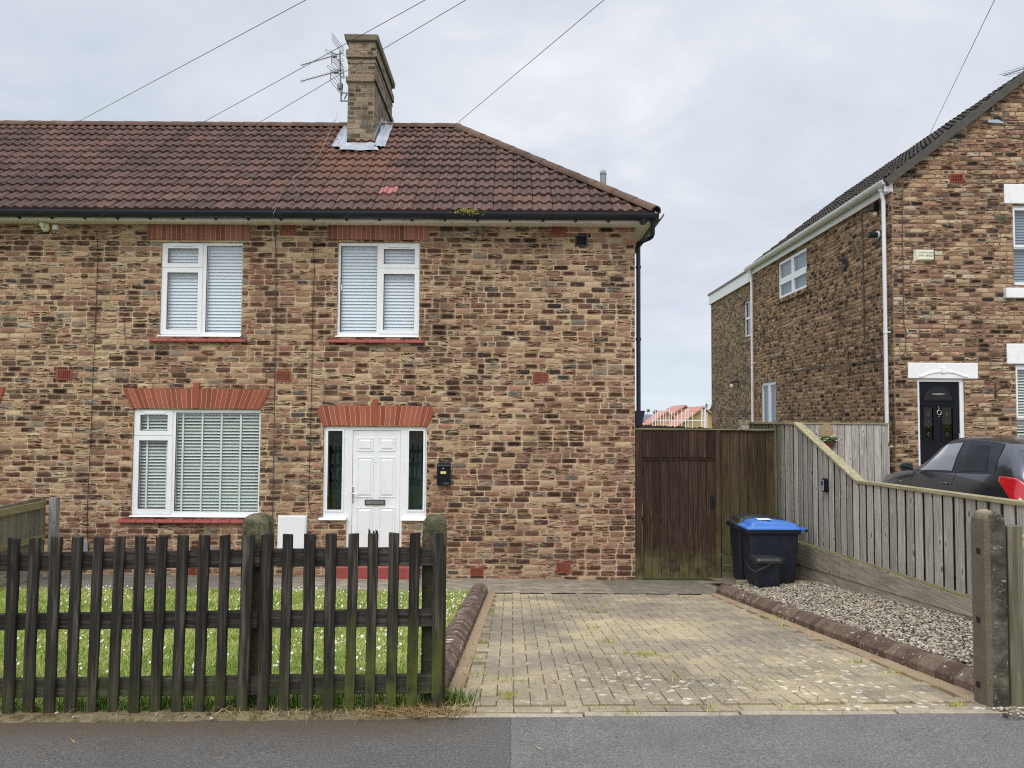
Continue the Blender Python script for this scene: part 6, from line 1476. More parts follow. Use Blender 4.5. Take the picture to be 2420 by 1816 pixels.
def side_window(r, cols, rows, blindmat):
    tf = lambda u, d, v: (NX+.025+d, u, v); m = MB(tf, True); gl = []; y0, y1, z0, z1 = r; e = .08
    cw = (y1-y0)/cols; zs = [z0]+[lerp(z0, z1, k) for k in rows]+[z1]
    for i in range(cols):
        for j in range(len(zs)-1): gl.append((y0+i*cw+e, y0+(i+1)*cw-e, zs[j]+e, zs[j+1]-e))
    m.plate(y0, y1, z0, z1, gl, 0, .05); w = m.build('window', M['upvc'], N, bevel=.004)
    m = MB(tf, True)
    for g in gl: m.pane(g, .02)
    m.build('glass', M['glassm'], w)
    if blindmat:
        m = MB(tf, True); m.box(y0+.04, y1-.04, .08, .085, z0+.04, z1-.04); m.build('blind', M[blindmat], w)  # made-up flat panel, its blue grey colour stands in for reflected sky
    return w
side_window(sw1, 2, [.46], 'blindd'); side_window(sw2, 2, [.36], 'blindd')
m = MB(tfS, True)
k = 14; w = (sw1[1]-sw1[0]+.2)/k
for i in range(k): m.box(sw1[0]-.1+i*w, sw1[0]-.1+(i+1)*w-.008, -.045, .08, sw1[2]-.12, sw1[2]-.005)
m.build('sill', M['brick_nbs'], N)
m = MB(tfS, True); k = 15; w = (sw1[1]-sw1[0]+.3)/k
for i in range(k): m.box(sw1[0]-.15+i*w, sw1[0]-.15+(i+1)*w-.01, -.004, .08, sw1[3]+.002, sw1[3]+.215)
m.build('lintel', M['brick_nbs'], N)
# front window and door joinery
def nwin(r, split, bm, tilt):
    tf = lambda u, d, v: (u, NY+.05+d, v); a = (r[0]+.055, r[0]+.75, lerp(r[2], r[3], split)+.05, r[3]-.09); b = (r[0]+.03, r[0]+.75, r[2]+.06, lerp(r[2], r[3], split)-.02)
    m = MB(tf); m.plate(r[0], r[1], r[2], r[3], [a, b], 0, .06); w = m.build('window', M['upvc'], N)
    m = MB(tf); q = lambda g, e: (g[0]-e, g[1]+e, g[2]-e, g[3]+e); m.ring(q(a, .045), a, -.016, .03); m.build('sash', M['upvc'], w, bevel=.005)
    m = MB(tf); m.pane(a, .02); m.pane(b, .02); m.build('glass', M['glass'], w)
    blind(w, (r[0]+.02, r[1]-.05, r[2]+.05, r[3]-.03), NY+.15, bm, .052, tilt)
nwin(nw1, .47, M['blindd'], 66); nwin(nw2, .40, M['blindg'], 30)
for a in ((2145, 858, 2310, 895.5), (2372, 436, 2500, 482.5), (2378.5, 813, 2500, 861)):
    r = rect(*a, NY); m = MB(tfN); xc = (r[0]+r[1])/2 if a[0] < 2300 else r[0]+.85
    m.box(r[0], r[1], -.022, .09, r[2]+.001, r[3]); L = m.build('lintel', M['paintw'], N, bevel=.012)
    hw = .42; m = MB(tfN); P_ = [(xc+hw*math.sin(t_)*1.0, r[2]+.012+.10*math.cos(t_*1.35)) for t_ in [lerp(-1, 1, k/12) for k in range(13)]]
    P_ = [(P_[0][0]-.09, P_[0][1]-.015)]+P_+[(P_[-1][0]+.09, P_[-1][1]-.015)]
    for (x0, z0), (x1, z1) in zip(P_[:-1], P_[1:]): m.hexa([(x0, -.036, z0), (x1, -.036, z1), (x1, -.021, z1), (x0, -.021, z0)], [(x0, -.04, z0+.026), (x1, -.04, z1+.026), (x1, -.021, z1+.03), (x0, -.021, z0+.03)])
    m.box(xc-.04, xc+.04, -.045, -.021, r[2]+.10, r[2]+.20); m.build('moulding', M['paintw'], L, bevel=.003)
r = rect(2376, 681, 2500, 705, NY-.06); m = MB(); m.box(r[0], r[1], NY-.09, NY+.05, r[2], r[3]); m.build('sill', M['paintw'], N, bevel=.012)
# dark front door
n8 = lambda a, b, c, d, Y=NY+.04: rect(1900+a/2.767, 800+b/2.767, 1900+c/2.767, 800+d/2.767, Y)
fr = n8(752, 268, 1053, 900); sl = n8(756, 284, 1020, 900); sl = (sl[0], sl[1], ndz+.03, sl[3])
tf = lambda u, d, v: (u, NY+.03+d, v)
m = MB(tf); m.plate(nd[0], nd[1], ndz, nd[3], [(sl[0], sl[1], ndz, sl[3])], 0, .07); dr = m.build('door', M['upvc'], N, bevel=.004)
g1, g2 = n8(786, 452, 847, 670), n8(905, 452, 974, 670)
m = MB(tf); m.plate(sl[0]+.003, sl[1]-.003, sl[2], sl[3]-.003, [g1, g2], .02, .06); 
fan = n8(785, 308, 972, 402); fc = ((fan[0]+fan[1])/2, fan[2]); fr_ = (fan[1]-fan[0])/2
lf = m.build('door_leaf', M['navy'], dr, bevel=.002)
m = MB(tf); poly = [(fc[0]+fr_*math.cos(a), fc[1]+fr_*.95*math.sin(a)) for a in [math.pi*k/16 for k in range(17)]]
po = [(fc[0]+(x-fc[0])*1.1, fc[1]+(z-fc[1])*1.1) for x, z in poly]
for k in range(16): m.hexa([(poly[k][0], .008, poly[k][1]), (po[k][0], .008, po[k][1]), (po[k][0], .022, po[k][1]), (poly[k][0], .022, poly[k][1])], [(poly[k+1][0], .008, poly[k+1][1]), (po[k+1][0], .008, po[k+1][1]), (po[k+1][0], .022, po[k+1][1]), (poly[k+1][0], .022, poly[k+1][1])])
m.box(fan[0]-.04, fan[1]+.04, .004, .022, fc[1]-.03, fc[1]-.003)
for g in (g1, g2): m.ring((g[0]-.02, g[1]+.02, g[2]-.02, g[3]+.02), g, .006, .021); m.box(g[0]-.05, g[1]+.04, .004, .021, g[3]+.035, g[3]+.055)
m.build('moulding', M['navy'], lf)
m = MB(tf); m.prism(poly, .014, .0195); 
for g in (g1, g2): m.pane(g, .03)
m.build('glass', M['glassn'], lf)
m = MB(tf); fd = fc[1]+fr_*.42
for g in (g1, g2):
    xc = (g[0]+g[1])/2
    for f in (.2, .5, .8):
        zc = lerp(g[2], g[3], f); s_ = .03 if f == .5 else .018
        for k in range(4):
            a = k*math.pi/2; m.box(xc+s_*math.cos(a)-.004, xc+s_*math.cos(a)+.004, .027, .0295, zc+s_*1.6*math.sin(a)-.008, zc+s_*1.6*math.sin(a)+.008)
for k in range(-4, 5): m.box(fc[0]+k*.026-.011, fc[0]+k*.026+.011, .010, .0135, fd-.012-(4-abs(k))*.003, fd+.012-abs(k)*.001)
m.build('leading', M['metal'], lf)
q = n8(868, 465, 897, 505); xc, zc = (q[0]+q[1])/2, (q[2]+q[3])/2; m = MB(); m.tube([(xc+.038*math.sin(a), NY+.032, zc+.045*math.cos(a)) for a in [2*math.pi*k/14 for k in range(15)]], .0075, 6)
for dz in (.10, .075, -.075): m.lathe((xc, NY+.04, zc+dz), [(.002, -.012), (.012, 0), (.002, .012)], 8)
m.build('knocker', M['chrome'], lf)
q = n8(1008, 622, 1016, 650); m = MB(tf); m.box(q[0], q[1], -.02, .02, q[2]-.1, q[3]); m.build('handle', M['chrome'], lf)
m = MB(); m.box(nd[0]-.1, nd[1]+.1, NY-.5, NY+.1, -.3, ndz-.01); m.build('doorstep', M['conc'], N, bevel=.01)
# roof, verge, gutter
XEv = NX-.15; ZEv = ZE+.0; aN = math.atan(PN); ca, sa = math.cos(aN), math.sin(aN); SL = (RID-XEv)/ca
roofN = lambda u, s, h: (XEv+s*ca-h*sa, u, ZEv+s*sa+h*ca)
me = roof_mesh(roofN, NY-.12, NYB+.12, SL, g=.30, amp=.03, jit=.008); rn = finish('roof', me, M['tile_g'], N)
m = MB(); m.quad((2*RID-XEv, NYB+.1, ZEv), (2*RID-XEv, NY-.1, ZEv), (RID, NY-.1, ZEv+SL*sa), (RID, NYB+.1, ZEv+SL*sa)); m.uv = [(p[0], 1.) for p in m.v]; m.build('far_slope', M['tile_g'], rn)
m = MB(); halfround(m, (RID, NY-.12, ZEv+SL*sa-.03), (RID, NYB+.12, ZEv+SL*sa-.03), .10, .45); m.build('ridge_tiles', M['tile_g'], rn)
m = MB(); m.piece(.5)
a0, a1 = roofN(NY-.14, -.02, -.10), roofN(NY-.14, SL, -.10); b0, b1 = roofN(NY-.14, -.02, .045), roofN(NY-.14, SL, .045)
m.hexa([a0, a1, (a1[0], NY+.0, a1[2]), (a0[0], NY+.0, a0[2])], [b0, b1, (b1[0], NY+.0, b1[2]), (b0[0], NY+.0, b0[2])], False); m.build('verge', plain('verge_mortar', C(82, 79, 75), .9, .25, 12, bump=.6, dirt=(C(76, 74, 68), .7)), rn)
m = MB(); m.box(NX-.06, NX-.04, NY-.02, NYB+.1, ZEv-.19, ZEv+.0); m.box(NX-.0399, NX+.02, NY-.02, NYB+.1, ZEv-.185, ZEv-.17); m.box(NX-.15, NX-.0, NY-.045, NY-.0205, ZEv-.18, ZEv+.05); m.build('fascia', M['whitep'], N)
m = MB(); trough(m, [(NX-.135, NYB+.2, ZEv+.03), (NX-.135, NY-.06, ZEv+.03)])
y = NY+.4
while y < NYB: m.tube([(NX-.135+.068*math.cos(t_), y, ZEv+.03+.075*math.sin(t_)) for t_ in [math.pi+math.pi*k/8 for k in range(9)]], .009, 5); y += .9
m.box(NX-.205, NX-.07, NY-.075, NY-.062, ZEv-.05, ZEv+.03); m.build('gutter', M['whitep'], N)
def dpipe(y, zb, yx=0):
    m = MB(); x = NX-.10; m.lathe((NX-.135, y, ZEv-.1), [(.065, .0), (.04, -.05)], 10)
    m.tube([(NX-.135, y, ZEv-.12), (NX-.115, y, ZEv-.25), (x, y, ZEv-.32), (x, y, zb)], .036, 10)
    for z in (1.2, 3.3): m.lathe((x, y, z), [(.044, -.02), (.044, .02)], 10); m.box(x, NX, y-.04, y-.01, z-.012, z+.012)
    m.build('downpipe', M['whitep'], N)
dpipe(NY+.11, .1); dpipe(NYB-.12, -.9)
# rear extension
EXB = NX*1818/(1682-1210); ez = 5.93
mm = MB(tfS, True); ew = side_rect(1757, 1790, 715, 795); ew = (NYB+.25, ew[1], ew[2]-.05, ew[3])
mm.plate(NYB+.001, EXB, -1.5, ez, [ew], 0, .09, edges=False); mm.quad((EXB, 0, -1.5), (EXB, 0, ez), (EXB, 5, ez), (EXB, 5, -1.5)); mm.quad((EXB, 0, ez), (NYB, 0, ez), (NYB, 5, ez), (EXB, 5, ez))
ext = mm.build('extension', M['brick_ext'], N)
tfw = lambda u, d, v: (NX+.05+d, u, v); m = MB(tfw, True); e = .05; zm = lerp(ew[2], ew[3], .52); gl = [(ew[0]+e, ew[1]-e, ew[2]+e, zm-e*.6), (ew[0]+e, ew[1]-e, zm+e*.6, ew[3]-e)]; m.plate(*ew, gl, 0, .05); w = m.build('window', M['upvc'], ext); m = MB(tfw, True)
for g in gl: m.pane(g, .02)
m.build('glass', M['glassd'], w)
_, zf1 = atx(1682, 690, NX-.03); _, zf0 = atx(1682, 704, NX-.03)
m = MB(); m.box(NX-.06, NX-.002, NYB+.0, EXB+.1, ez-.22, ez+.10); m.box(NX-.001, NX+5, EXB+.002, EXB+.1, ez-.22, ez+.10); m.build('fascia', M['whitep'], ext)
m = MB(); m.box(NX-.09, NX+5, NYB+.001, EXB+.12, ez+.102, ez+.16); m.build('roof_edge', plain('grey_roof_trim', C(128, 122, 120), .7, .1, 5), ext)
m = MB(tfS, True); yb_ = NX*1818/(1744-1210); m.plate(NYB+.001, yb_, -1.4, .001+atx(1740, 992, NX)[1], [], -.003, .01, edges=True); m.build('pale_brick_patch', brick_mat('pale_brick', .075, .2345, [(0, C(150, 140, 118)), (.5, C(170, 160, 134)), (1, C(190, 180, 156))], [(0, C(150, 140, 118)), (1, C(186, 176, 150))], C(196, 182, 150), gash=.15, seed=8.3), ext)
# things on the neighbour's walls
airbrick(2260, 422, 32, 20, NY, N, mat='vent', nx=7, ny=5)
Yv, zv = atx(1802/1.953+1500, 250+455/1.953, NX) if 0 else atx(2051, 484, NX); m = MB(tfS, True); m.box(Yv-.12, Yv+.1, -.008, .01, zv-.10, zv+.09)
for k in range(5): m.box(Yv-.1, Yv+.08, -.014, -.0085, zv-.08+k*.034, zv-.064+k*.034)
m.build('air_brick', M['vent'], N)
def scab(L, r=.009, mat='wire'): cable([(NX-.03, *atx(a, b, NX-.03)) for a, b in L], r, mat, N)
scab([(2066, 488), (2052, 497), (2037, 503), (2036, 520), (2038, 560), (2040, 640), (2041, 700), (2042, 780), (2043, 846), (2050, 852), (2070, 850), (2082, 847), (2084, 838)], .012)
scab([(1850, 879), (1900, 875), (1960, 866), (2020, 858), (2095, 851)], .009)
scab([(2066, 690), (2060, 694), (2061, 702), (2066, 704)], .008)
cable([(aty(a, b, NY-.03)[0], NY-.03, aty(a, b, NY-.03)[1]) for a, b in [(2170, 395), (2150, 428), (2136, 436), (2133, 450), (2133, 560), (2135, 680), (2136, 765), (2142, 785), (2140, 830), (2128, 848), (2112, 852)]], .007, 'wire', N)
cable([(aty(a, b, NY-.03)[0], NY-.03, aty(a, b, NY-.03)[1]) for a, b in [(2440, 291), (2385, 290), (2372, 286), (2356, 272), (2338, 270)]], .008, 'wire', N)
a = rect(2334, 284, 2372, 291, NY-.03); m = MB(); m.hexa([(a[0], NY-.06, a[2]), (a[1], NY-.06, a[2]-.02), (a[1], NY, a[2]-.02), (a[0], NY, a[2])], [(a[0], NY-.05, a[3]), (a[1]-.1, NY-.05, a[3]), (a[1]-.1, NY, a[3]+.02), (a[0], NY, a[3]+.02)]); m.build('lead_cover', M['lead'], N)
n8b = lambda a, b: aty(1900+a/2.767, 800+b/2.767, NY-.03)
# flue, floodlight
Yf_, zf_ = atx(2066, 556, NX-.1)
T = thing('boiler_flue', 'short black boiler flue with white collar on the neighbour side wall', 'flue', (NX, Yf_, zf_))
m = MB(); m.tube([(NX-.22, Yf_, zf_), (NX-.02, Yf_, zf_)], .055, 14); m.build('pipe', M['blackp'], T)
m = MB(); m.tube([(NX-.05, Yf_, zf_), (NX-.02, Yf_, zf_)], .075, 14); m.build('collar', M['upvc'], T)
m = MB(); m.tube([(NX-.019, Yf_, zf_), (NX-.001, Yf_, zf_)], .10, 16); m.build('wall_plate', M['blackp'], T)
Yf_, zf_ = atx(2066, 488, NX-.08)
T = thing('floodlight', 'black square floodlight high on the neighbour side wall near the downpipe', 'floodlight', (NX, Yf_, zf_))
m = MB(); m.hexa([(NX-.13, Yf_-.08, zf_-.09), (NX-.03, Yf_-.08, zf_-.08), (NX-.03, Yf_+.08, zf_-.08), (NX-.13, Yf_+.08, zf_-.09)], [(NX-.12, Yf_-.08, zf_+.05), (NX-.03, Yf_-.08, zf_+.07), (NX-.03, Yf_+.08, zf_+.07), (NX-.12, Yf_+.08, zf_+.05)]); m.build('housing', M['navy'], T, bevel=.006)
m = MB(); m.lathe((NX-.06, Yf_-.0, zf_-.16), [(.01, -.03), (.035, -.01), (.035, .03), (.02, .05)], 10); m.build('sensor', M['cream'], T)
Yf_, zf_ = atx(1995, 621, NX-.05)
T = thing('cable_coil', 'dark bundle of coiled cable on the neighbour side wall beside the window', 'cable coil', (NX, Yf_, zf_))
m = MB()
for k in range(5):
    r_ = .045+.017*k; m.tube([(NX-.03-.012*(k % 3), Yf_+r_*math.cos(t_)*1.2, zf_+(r_)*math.sin(t_)*1.1) for t_ in [2*math.pi*q/16 for q in range(17)]], .010, 5)
m.build('loops', M['wire'], T)
Yf_, zf_ = atx(1737, 908, NX-.1)
T = thing('wall_lantern', 'small black and white wall lantern on the pale rear extension', 'wall light', (NX, Yf_, zf_))
m = MB(); m.tube([(NX, Yf_, zf_+.04), (NX-.14, Yf_, zf_+.10), (NX-.2, Yf_, zf_+.06)], .02, 6); m.lathe((NX-.2, Yf_, zf_), [(.02, .09), (.075, .05), (.06, .04)], 10); m.box(NX-.03, NX, Yf_-.06, Yf_+.06, zf_-.08, zf_+.1); m.build('bracket', M['blackm'], T)
m = MB(); m.lathe((NX-.2, Yf_, zf_-.06), [(.02, -.06), (.045, -.02), (.05, .06)], 10); m.build('lamp_glass', M['paper'], T)
# plant bracket
T = thing('plant_bracket', 'rusty hanging bracket on the brick between the dark door and window', 'bracket', (n8b(1260, 340)[0], NY, n8b(1260, 340)[1]))
P0, P1 = n8b(1255, 295), n8b(1258, 375); Q = n8b(1290, 300); m = MB(); m.box(P0[0]-.012, P0[0]+.012, NY-.02, NY-.001, P1[1]-.05, P0[1]+.02); m.tube([(P0[0], NY-.01, n8b(0, 345)[1]), (Q[0], NY-.22, Q[1]), (Q[0]+.03, NY-.24, Q[1]-.005), (Q[0]+.03, NY-.24, Q[1]-.04)], .010, 6); m.lathe((P0[0], NY-.02, n8b(0, 362)[1]), [(.01, -.04), (.03, 0), (.01, .04)], 6); m.build('arm', plain('rusty_iron', C(74, 50, 42), .8, .2, 30), T)
# alarm box
ab = lambda a, b, Y=NY-.07: aty(2140+a/20.75, 560+b/20.75, Y)
T = thing('alarm_box', 'cream burglar alarm box with dark blue edge beside the upper window', 'alarm box', (ab(900, 850)[0], NY, ab(900, 850)[1]))
x0, z1 = ab(455, 605); x1, z0 = ab(1390, 1110); x2 = ab(1475, 0)[0]; zB = ab(0, 1180)[1]
m = MB(); m.hexa([(x0+.06, NY-.07, z0), (x1, NY-.07, z0), (x1, NY-.001, zB), (x0, NY-.001, zB)], [(x0+.03, NY-.07, z1-.01), (x1, NY-.07, z1-.01), (x1, NY-.001, z1+.005), (x0, NY-.001, z1+.005)]); m.build('cover', M['cream'], T, bevel=.005)
m = MB(); m.hexa([(x1+.001, NY-.065, z0+.01), (x2-.01, NY-.05, z0+.02), (x2, NY-.001, zB+.01), (x1+.001, NY-.001, zB)], [(x1+.001, NY-.065, z1-.012), (x2-.01, NY-.05, z1-.03), (x2, NY-.001, z1-.02), (x1+.001, NY-.001, z1)]); m.build('side_strip', plain('blue_plastic', C(52, 64, 104), .5, .1, 5), T, bevel=.004)
xm = ab(990, 0)[0]; mt = plain('blue_grey_print', C(96, 100, 122), .6, .05, 5)
text('WITTON ALARMS', .034, (xm+.0, NY-.072, ab(0, 775)[1]), (R(90), 0, 0), mt, T); text('0740  656225', .050, (xm, NY-.072, ab(0, 915)[1]), (R(90), 0, 0), mt, T)
# neighbour aerial tip
T = thing('roof_aerial', 'comb shaped aerial arm showing above the neighbour roof at the right edge', 'aerial', (9.9, 15.6, 8.7))
m = MB(); p = [aty(a, b, 15.6) for a, b in ((2372, 179), (2440, 155))]; A_, B_ = Vector((p[0][0], 15.6, p[0][1])), Vector((p[1][0], 15.6, p[1][1])); m.tube([A_, B_], .012, 6)
for k in range(8): c_ = A_.lerp(B_, .03+k*.12); m.tube([c_-Vector((-.05, .1, .07)), c_+Vector((-.05, .1, .07))], .006, 4)
m.build('boom', M['metal'], T); m = MB(); m.tube([(B_.x, 15.6, B_.z+.1), (B_.x, 15.6, 8.2)], .018, 8); m.build('mast', M['metal'], T)

# ------------------------------------------------------------------ overhead cables
def wire(p_end, Yend, p_top, Ytop, label, r=.0025, far=-7):
    """from a fixing on the house to a pole behind the viewer, given where it leaves the top of the view"""
    a = aty(*p_end, Yend); A_ = Vector((a[0], Yend, a[1])); b = aty(*p_top, Ytop); B_ = Vector((b[0], Ytop, b[1])); d = B_-A_; E_ = A_+d*((far-Yend)/(Ytop-Yend))
    m = MB(); L = (E_-A_).length
    m.tube([A_.lerp(E_, t_/14)-Vector((0, 0, .0012*L*4*(t_/14)*(1-t_/14)*0.6)) for t_ in range(15)], r, 5)
    return tag(m.build('overhead_cable', M['wire'], None), label, 'cable', 'overhead cables running to the houses')
wire((60, 520), 11.36, (995, 0), 5.2, 'overhead cable reaching the eaves at the left edge of the photo')
wire((224, 520), 11.36, (1092, 0), 5.2, 'overhead cable ending at the eaves near the left white lamp')
wire((745, 573), 11.62, (1422, 0), 5.2, 'overhead cable crossing the roof right of the chimney')
A__ = aty(175, 288, 14.4); wire((-60, 418), 12.2, (712, 0), 5.2, 'overhead cable passing the roof ridge far left of the chimney')
wire((2139, 437), 13.96, (2348, 0), 5.5, 'overhead cable reaching the gable of the neighbouring house')
# ------------------------------------------------------------------ parked car (rear towards the street)
CXc, CY0, CZ0 = 6.97, 9.32, -.015
T = thing('parked_car', 'dark grey hatchback with red rear lamp parked beyond the side fence', 'car', (CXc, CY0+1.9, CZ0))
tfC = lambda x, y, z: (CXc+x, CY0+y, CZ0+z)
#  y,   half width, z_low, z_shoulder, z_belt, roof half width, z_roofedge, z_roof
ST = [(0.00, .66, .36, .62, .72, .60, .73, .74), (0.05, .76, .30, .70, .92, .66, .95, .97), (0.14, .82, .27, .78, 1.00, .68, 1.06, 1.09), (0.30, .855, .25, .84, 1.01, .62, 1.30, 1.345),
      (0.42, .865, .24, .86, 1.01, .60, 1.38, 1.43), (0.75, .868, .23, .86, .99, .60, 1.415, 1.47), (1.15, .858, .22, .84, .965, .605, 1.43, 1.495), (1.55, .852, .21, .82, .945, .60, 1.425, 1.495),
      (1.90, .850, .21, .81, .935, .59, 1.385, 1.46), (2.15, .850, .21, .80, .93, .595, 1.27, 1.33), (2.40, .850, .21, .80, .925, .64, 1.09, 1.13), (2.62, .852, .21, .80, .915, .69, .955, 1.00),
      (2.85, .855, .22, .79, .885, .70, .915, .965), (3.15, .855, .23, .775, .84, .66, .875, .925), (3.45, .84, .24, .74, .785, .60, .815, .86), (3.65, .79, .26, .68, .71, .52, .735, .76), (3.78, .69, .30, .58, .61, .42, .63, .64), (3.84, .55, .36, .50, .53, .34, .54, .545)]
def sect(s):
    y, w, zl, zs, zb, rw, ze, zr = s
    h = [(0, zl), (w*.86, zl), (w*.985, zl+.06), (w, lerp(zl, zs, .6)), (w*.992, zs-.05), (w*.93, zb), (lerp(w*.94, rw, .5)+.012, lerp(zb, ze, .52)), (rw, ze), (rw*.82, lerp(ze, zr, .62)), (rw*.45, lerp(ze, zr, .94)), (0, zr)]
    return [(x, y, z) for x, z in h]+[(-x, y, z) for x, z in h[-2:0:-1]]
loops = [sect(s) for s in ST]
m = MB(tfC); m.loft(loops); body = m.build('body', M['paint'], T, smooth=True)
def P_on(y, k):
    """point k (0..10) of the right hand half section, interpolated at y"""
    for a, b in zip(ST[:-1], ST[1:]):
        if a[0] <= y <= b[0]:
            t_ = (y-a[0])/(b[0]-a[0]); A, B = sect(a)[int(k)], sect(b)[int(k)]; A2, B2 = sect(a)[min(10, int(k)+1)], sect(b)[min(10, int(k)+1)]; f = k-int(k)
            p = Vector(A).lerp(Vector(B), t_); q = Vector(A2).lerp(Vector(B2), t_); return p.lerp(q, f)
def patch(pts, name, mat, off=.006, n=8, par=None, sides=(-1, 1), th=.006):
    """pts: (y,k) corners of a four-sided patch on the car side, lifted off the body"""
    for s in sides:
        m = MB(tfC, s < 0); a, b, c, d = pts; V = []; m.piece()
        for i in range(n+1):
            for j in range(n+1):
                u, v = i/n, j/n; y = lerp(lerp(a[0], b[0], u), lerp(d[0], c[0], u), v); k = lerp(lerp(a[1], b[1], u), lerp(d[1], c[1], u), v); p = P_on(y, k); V.append((s*(p.x+off), p.y, p.z+off*.5))
        m.add(V, [(i*(n+1)+j, i*(n+1)+j+1, (i+1)*(n+1)+j+1, (i+1)*(n+1)+j) for i in range(n) for j in range(n)]); m.build(name, mat, par or T, smooth=True)
blk = M['blackm']
patch([(.55, 5.05), (2.52, 5.05), (1.98, 6.98), (.62, 6.98)], 'pillar_trim', blk, .004)
patch([(1.52, 5.16), (2.40, 5.16), (1.96, 6.80), (1.50, 6.80)], 'front_side_window', M['carglassf'], .009)
patch([(.72, 5.16), (1.30, 5.16), (1.34, 6.72), (.88, 6.72)], 'rear_side_window', M['carglassr'], .009)
def band(ys, ks, name, mat, off=.006, n=6):
    m = MB(tfC); V = []; N_ = 2*n+1
    for y0_, y1_ in (ys,):
        for i in range(9):
            y = lerp(y0_, y1_, i/8)
            for j in range(N_):
                k = lerp(ks[0], 10, 1-abs(j-n)/n) if 0 else ks[0]+(10-ks[0])*(1-abs(j-n)/n)
                p = P_on(y, k); sx = -1 if j < n else 1; V.append((sx*p.x, p.y+(off if y > 1.5 else -off)*.8, p.z+off))
    m.add(V, [(i*N_+j, i*N_+j+1, (i+1)*N_+j+1, (i+1)*N_+j) for i in range(8) for j in range(N_-1)]); m.build(name, mat, T, smooth=True)
band((1.99, 2.58), (7.2, 10), 'windscreen', M['carglass'], .008); band((.155, .335), (7.0, 10), 'rear_window', M['carglass'], .010)
# shut lines, handle, mirror, lamp, filler cap
m = MB(tfC, False)
for L in ([(1.42, 5.0), (1.46, 4.2), (1.52, 3.4), (1.52, 2.6)], [(.62, 5.2), (.74, 4.2), (.95, 3.4), (1.0, 2.8)], [(2.50, 5.0), (2.56, 4.2), (2.58, 3.2), (2.55, 2.6)]):
    for s in (-1, 1): m.tube([(s*(P_on(y, k).x+.0005), y, P_on(y, k).z) for y, k in L], .0035, 4)
m.build('shut_line', M['hole'], T)
for s in (-1, 1):
    p = P_on(1.62, 4.25); m = MB(tfC); m.tube([(s*(p.x+.012), 1.54, p.z-.004), (s*(p.x+.032), 1.58, p.z), (s*(p.x+.032), 1.68, p.z), (s*(p.x+.012), 1.72, p.z-.004)], .013, 8); m.build('door_handle', M['paint'], T, smooth=True)
    m = MB(tfC); cx_, cy_, cz_ = s*(.955), 2.47, .99
    lo = [[(cx_+s*a*.10, cy_+dy, cz_+b*.068) for a, b in ((-1, -.75), (.7, -1), (1, -.4), (1, .4), (.6, 1), (-.7, .9), (-1, .4), (-1.05, -.3))] for dy in (-.04, 0.0)]
    lo.append([(cx_+s*a*.07, cy_+.05, cz_+b*.045) for a, b in ((-1, -.75), (.7, -1), (1, -.4), (1, .4), (.6, 1), (-.7, .9), (-1, .4), (-1.05, -.3))])
    m.loft(lo); m.tube([(s*.84, 2.45, .945), (s*.90, 2.46, .965)], .02, 6); mi = m.build('mirror', M['paint'], T, bevel=.008)
    m = MB(tfC); m.box(cx_-.075, cx_+.075, cy_-.046, cy_-.0405, cz_-.045, cz_+.045); m.build('mirror_glass', M['carglass'], mi)
    m = MB(tfC)
    patch([(.42, 4.60), (.004, 3.3), (.004, 4.97), (.42, 4.88)], 'rear_lamp', M['redlens'], .014, 12, T, (s,)); lamp = [c for c in T.children if c.name.startswith('rear_lamp')][-1]
    patch([(.11, 3.8), (.01, 3.8), (.01, 4.25), (.09, 4.25)], 'reverse_lens', M['whitelens'], .02, 4, lamp, (s,))
    so_ = lamp.modifiers.new('thick', 'SOLIDIFY'); so_.thickness = .03; so_.offset = -1
    p = P_on(.06, 4.0); m = MB(tfC); m.box(s*(p.x-.03), s*(p.x+.016), .0, .05, p.z-.02, p.z+.045); m.build('reverse_lens', M['whitelens'], lamp, bevel=.01)
    for wy in (.62, 3.07):
        m = MB(tfC); m.tube([(s*.70, wy, .30), (s*.868, wy, .30)], .30, 28); wh = m.build('wheel', M['rubber'], T, bevel=.02)
        m = MB(tfC); m.tube([(s*.80, wy, .30), (s*.875, wy, .30)], .20, 20); m.build('rim', M['metal'], wh, bevel=.01)
    p = P_on(3.0, 4.3); m = MB(tfC); m.lathe((s*(p.x+.0), 2.84, p.z-.03), [(.002, -.02), (.022, 0), (.002, .02)], 8); m.build('side_repeater', M['whitelens'], T)
p = P_on(.52, 3.9); m = MB(tfC); m.tube([(-(P_on(.52+.085*math.cos(a), 3.9).x+.001), .52+.085*math.cos(a), p.z-.02+.085*math.sin(a)) for a in [2*math.pi*k/20 for k in range(21)]], .003, 4); m.build('filler_flap', M['hole'], T)
for s in (-.36, .36):
    m = MB(tfC); m.box(s-.22, s+.22, 1.62, 1.74, .45, .92); m.box(s-.12, s+.12, 1.66, 1.74, .925, 1.1); m.build('seat', M['blackp'], T, bevel=.03)
m = MB(tfC); m.box(-.18, .18, -.03, .02, .52, .60); m.build('number_plate', M['gold'], T, bevel=.003)

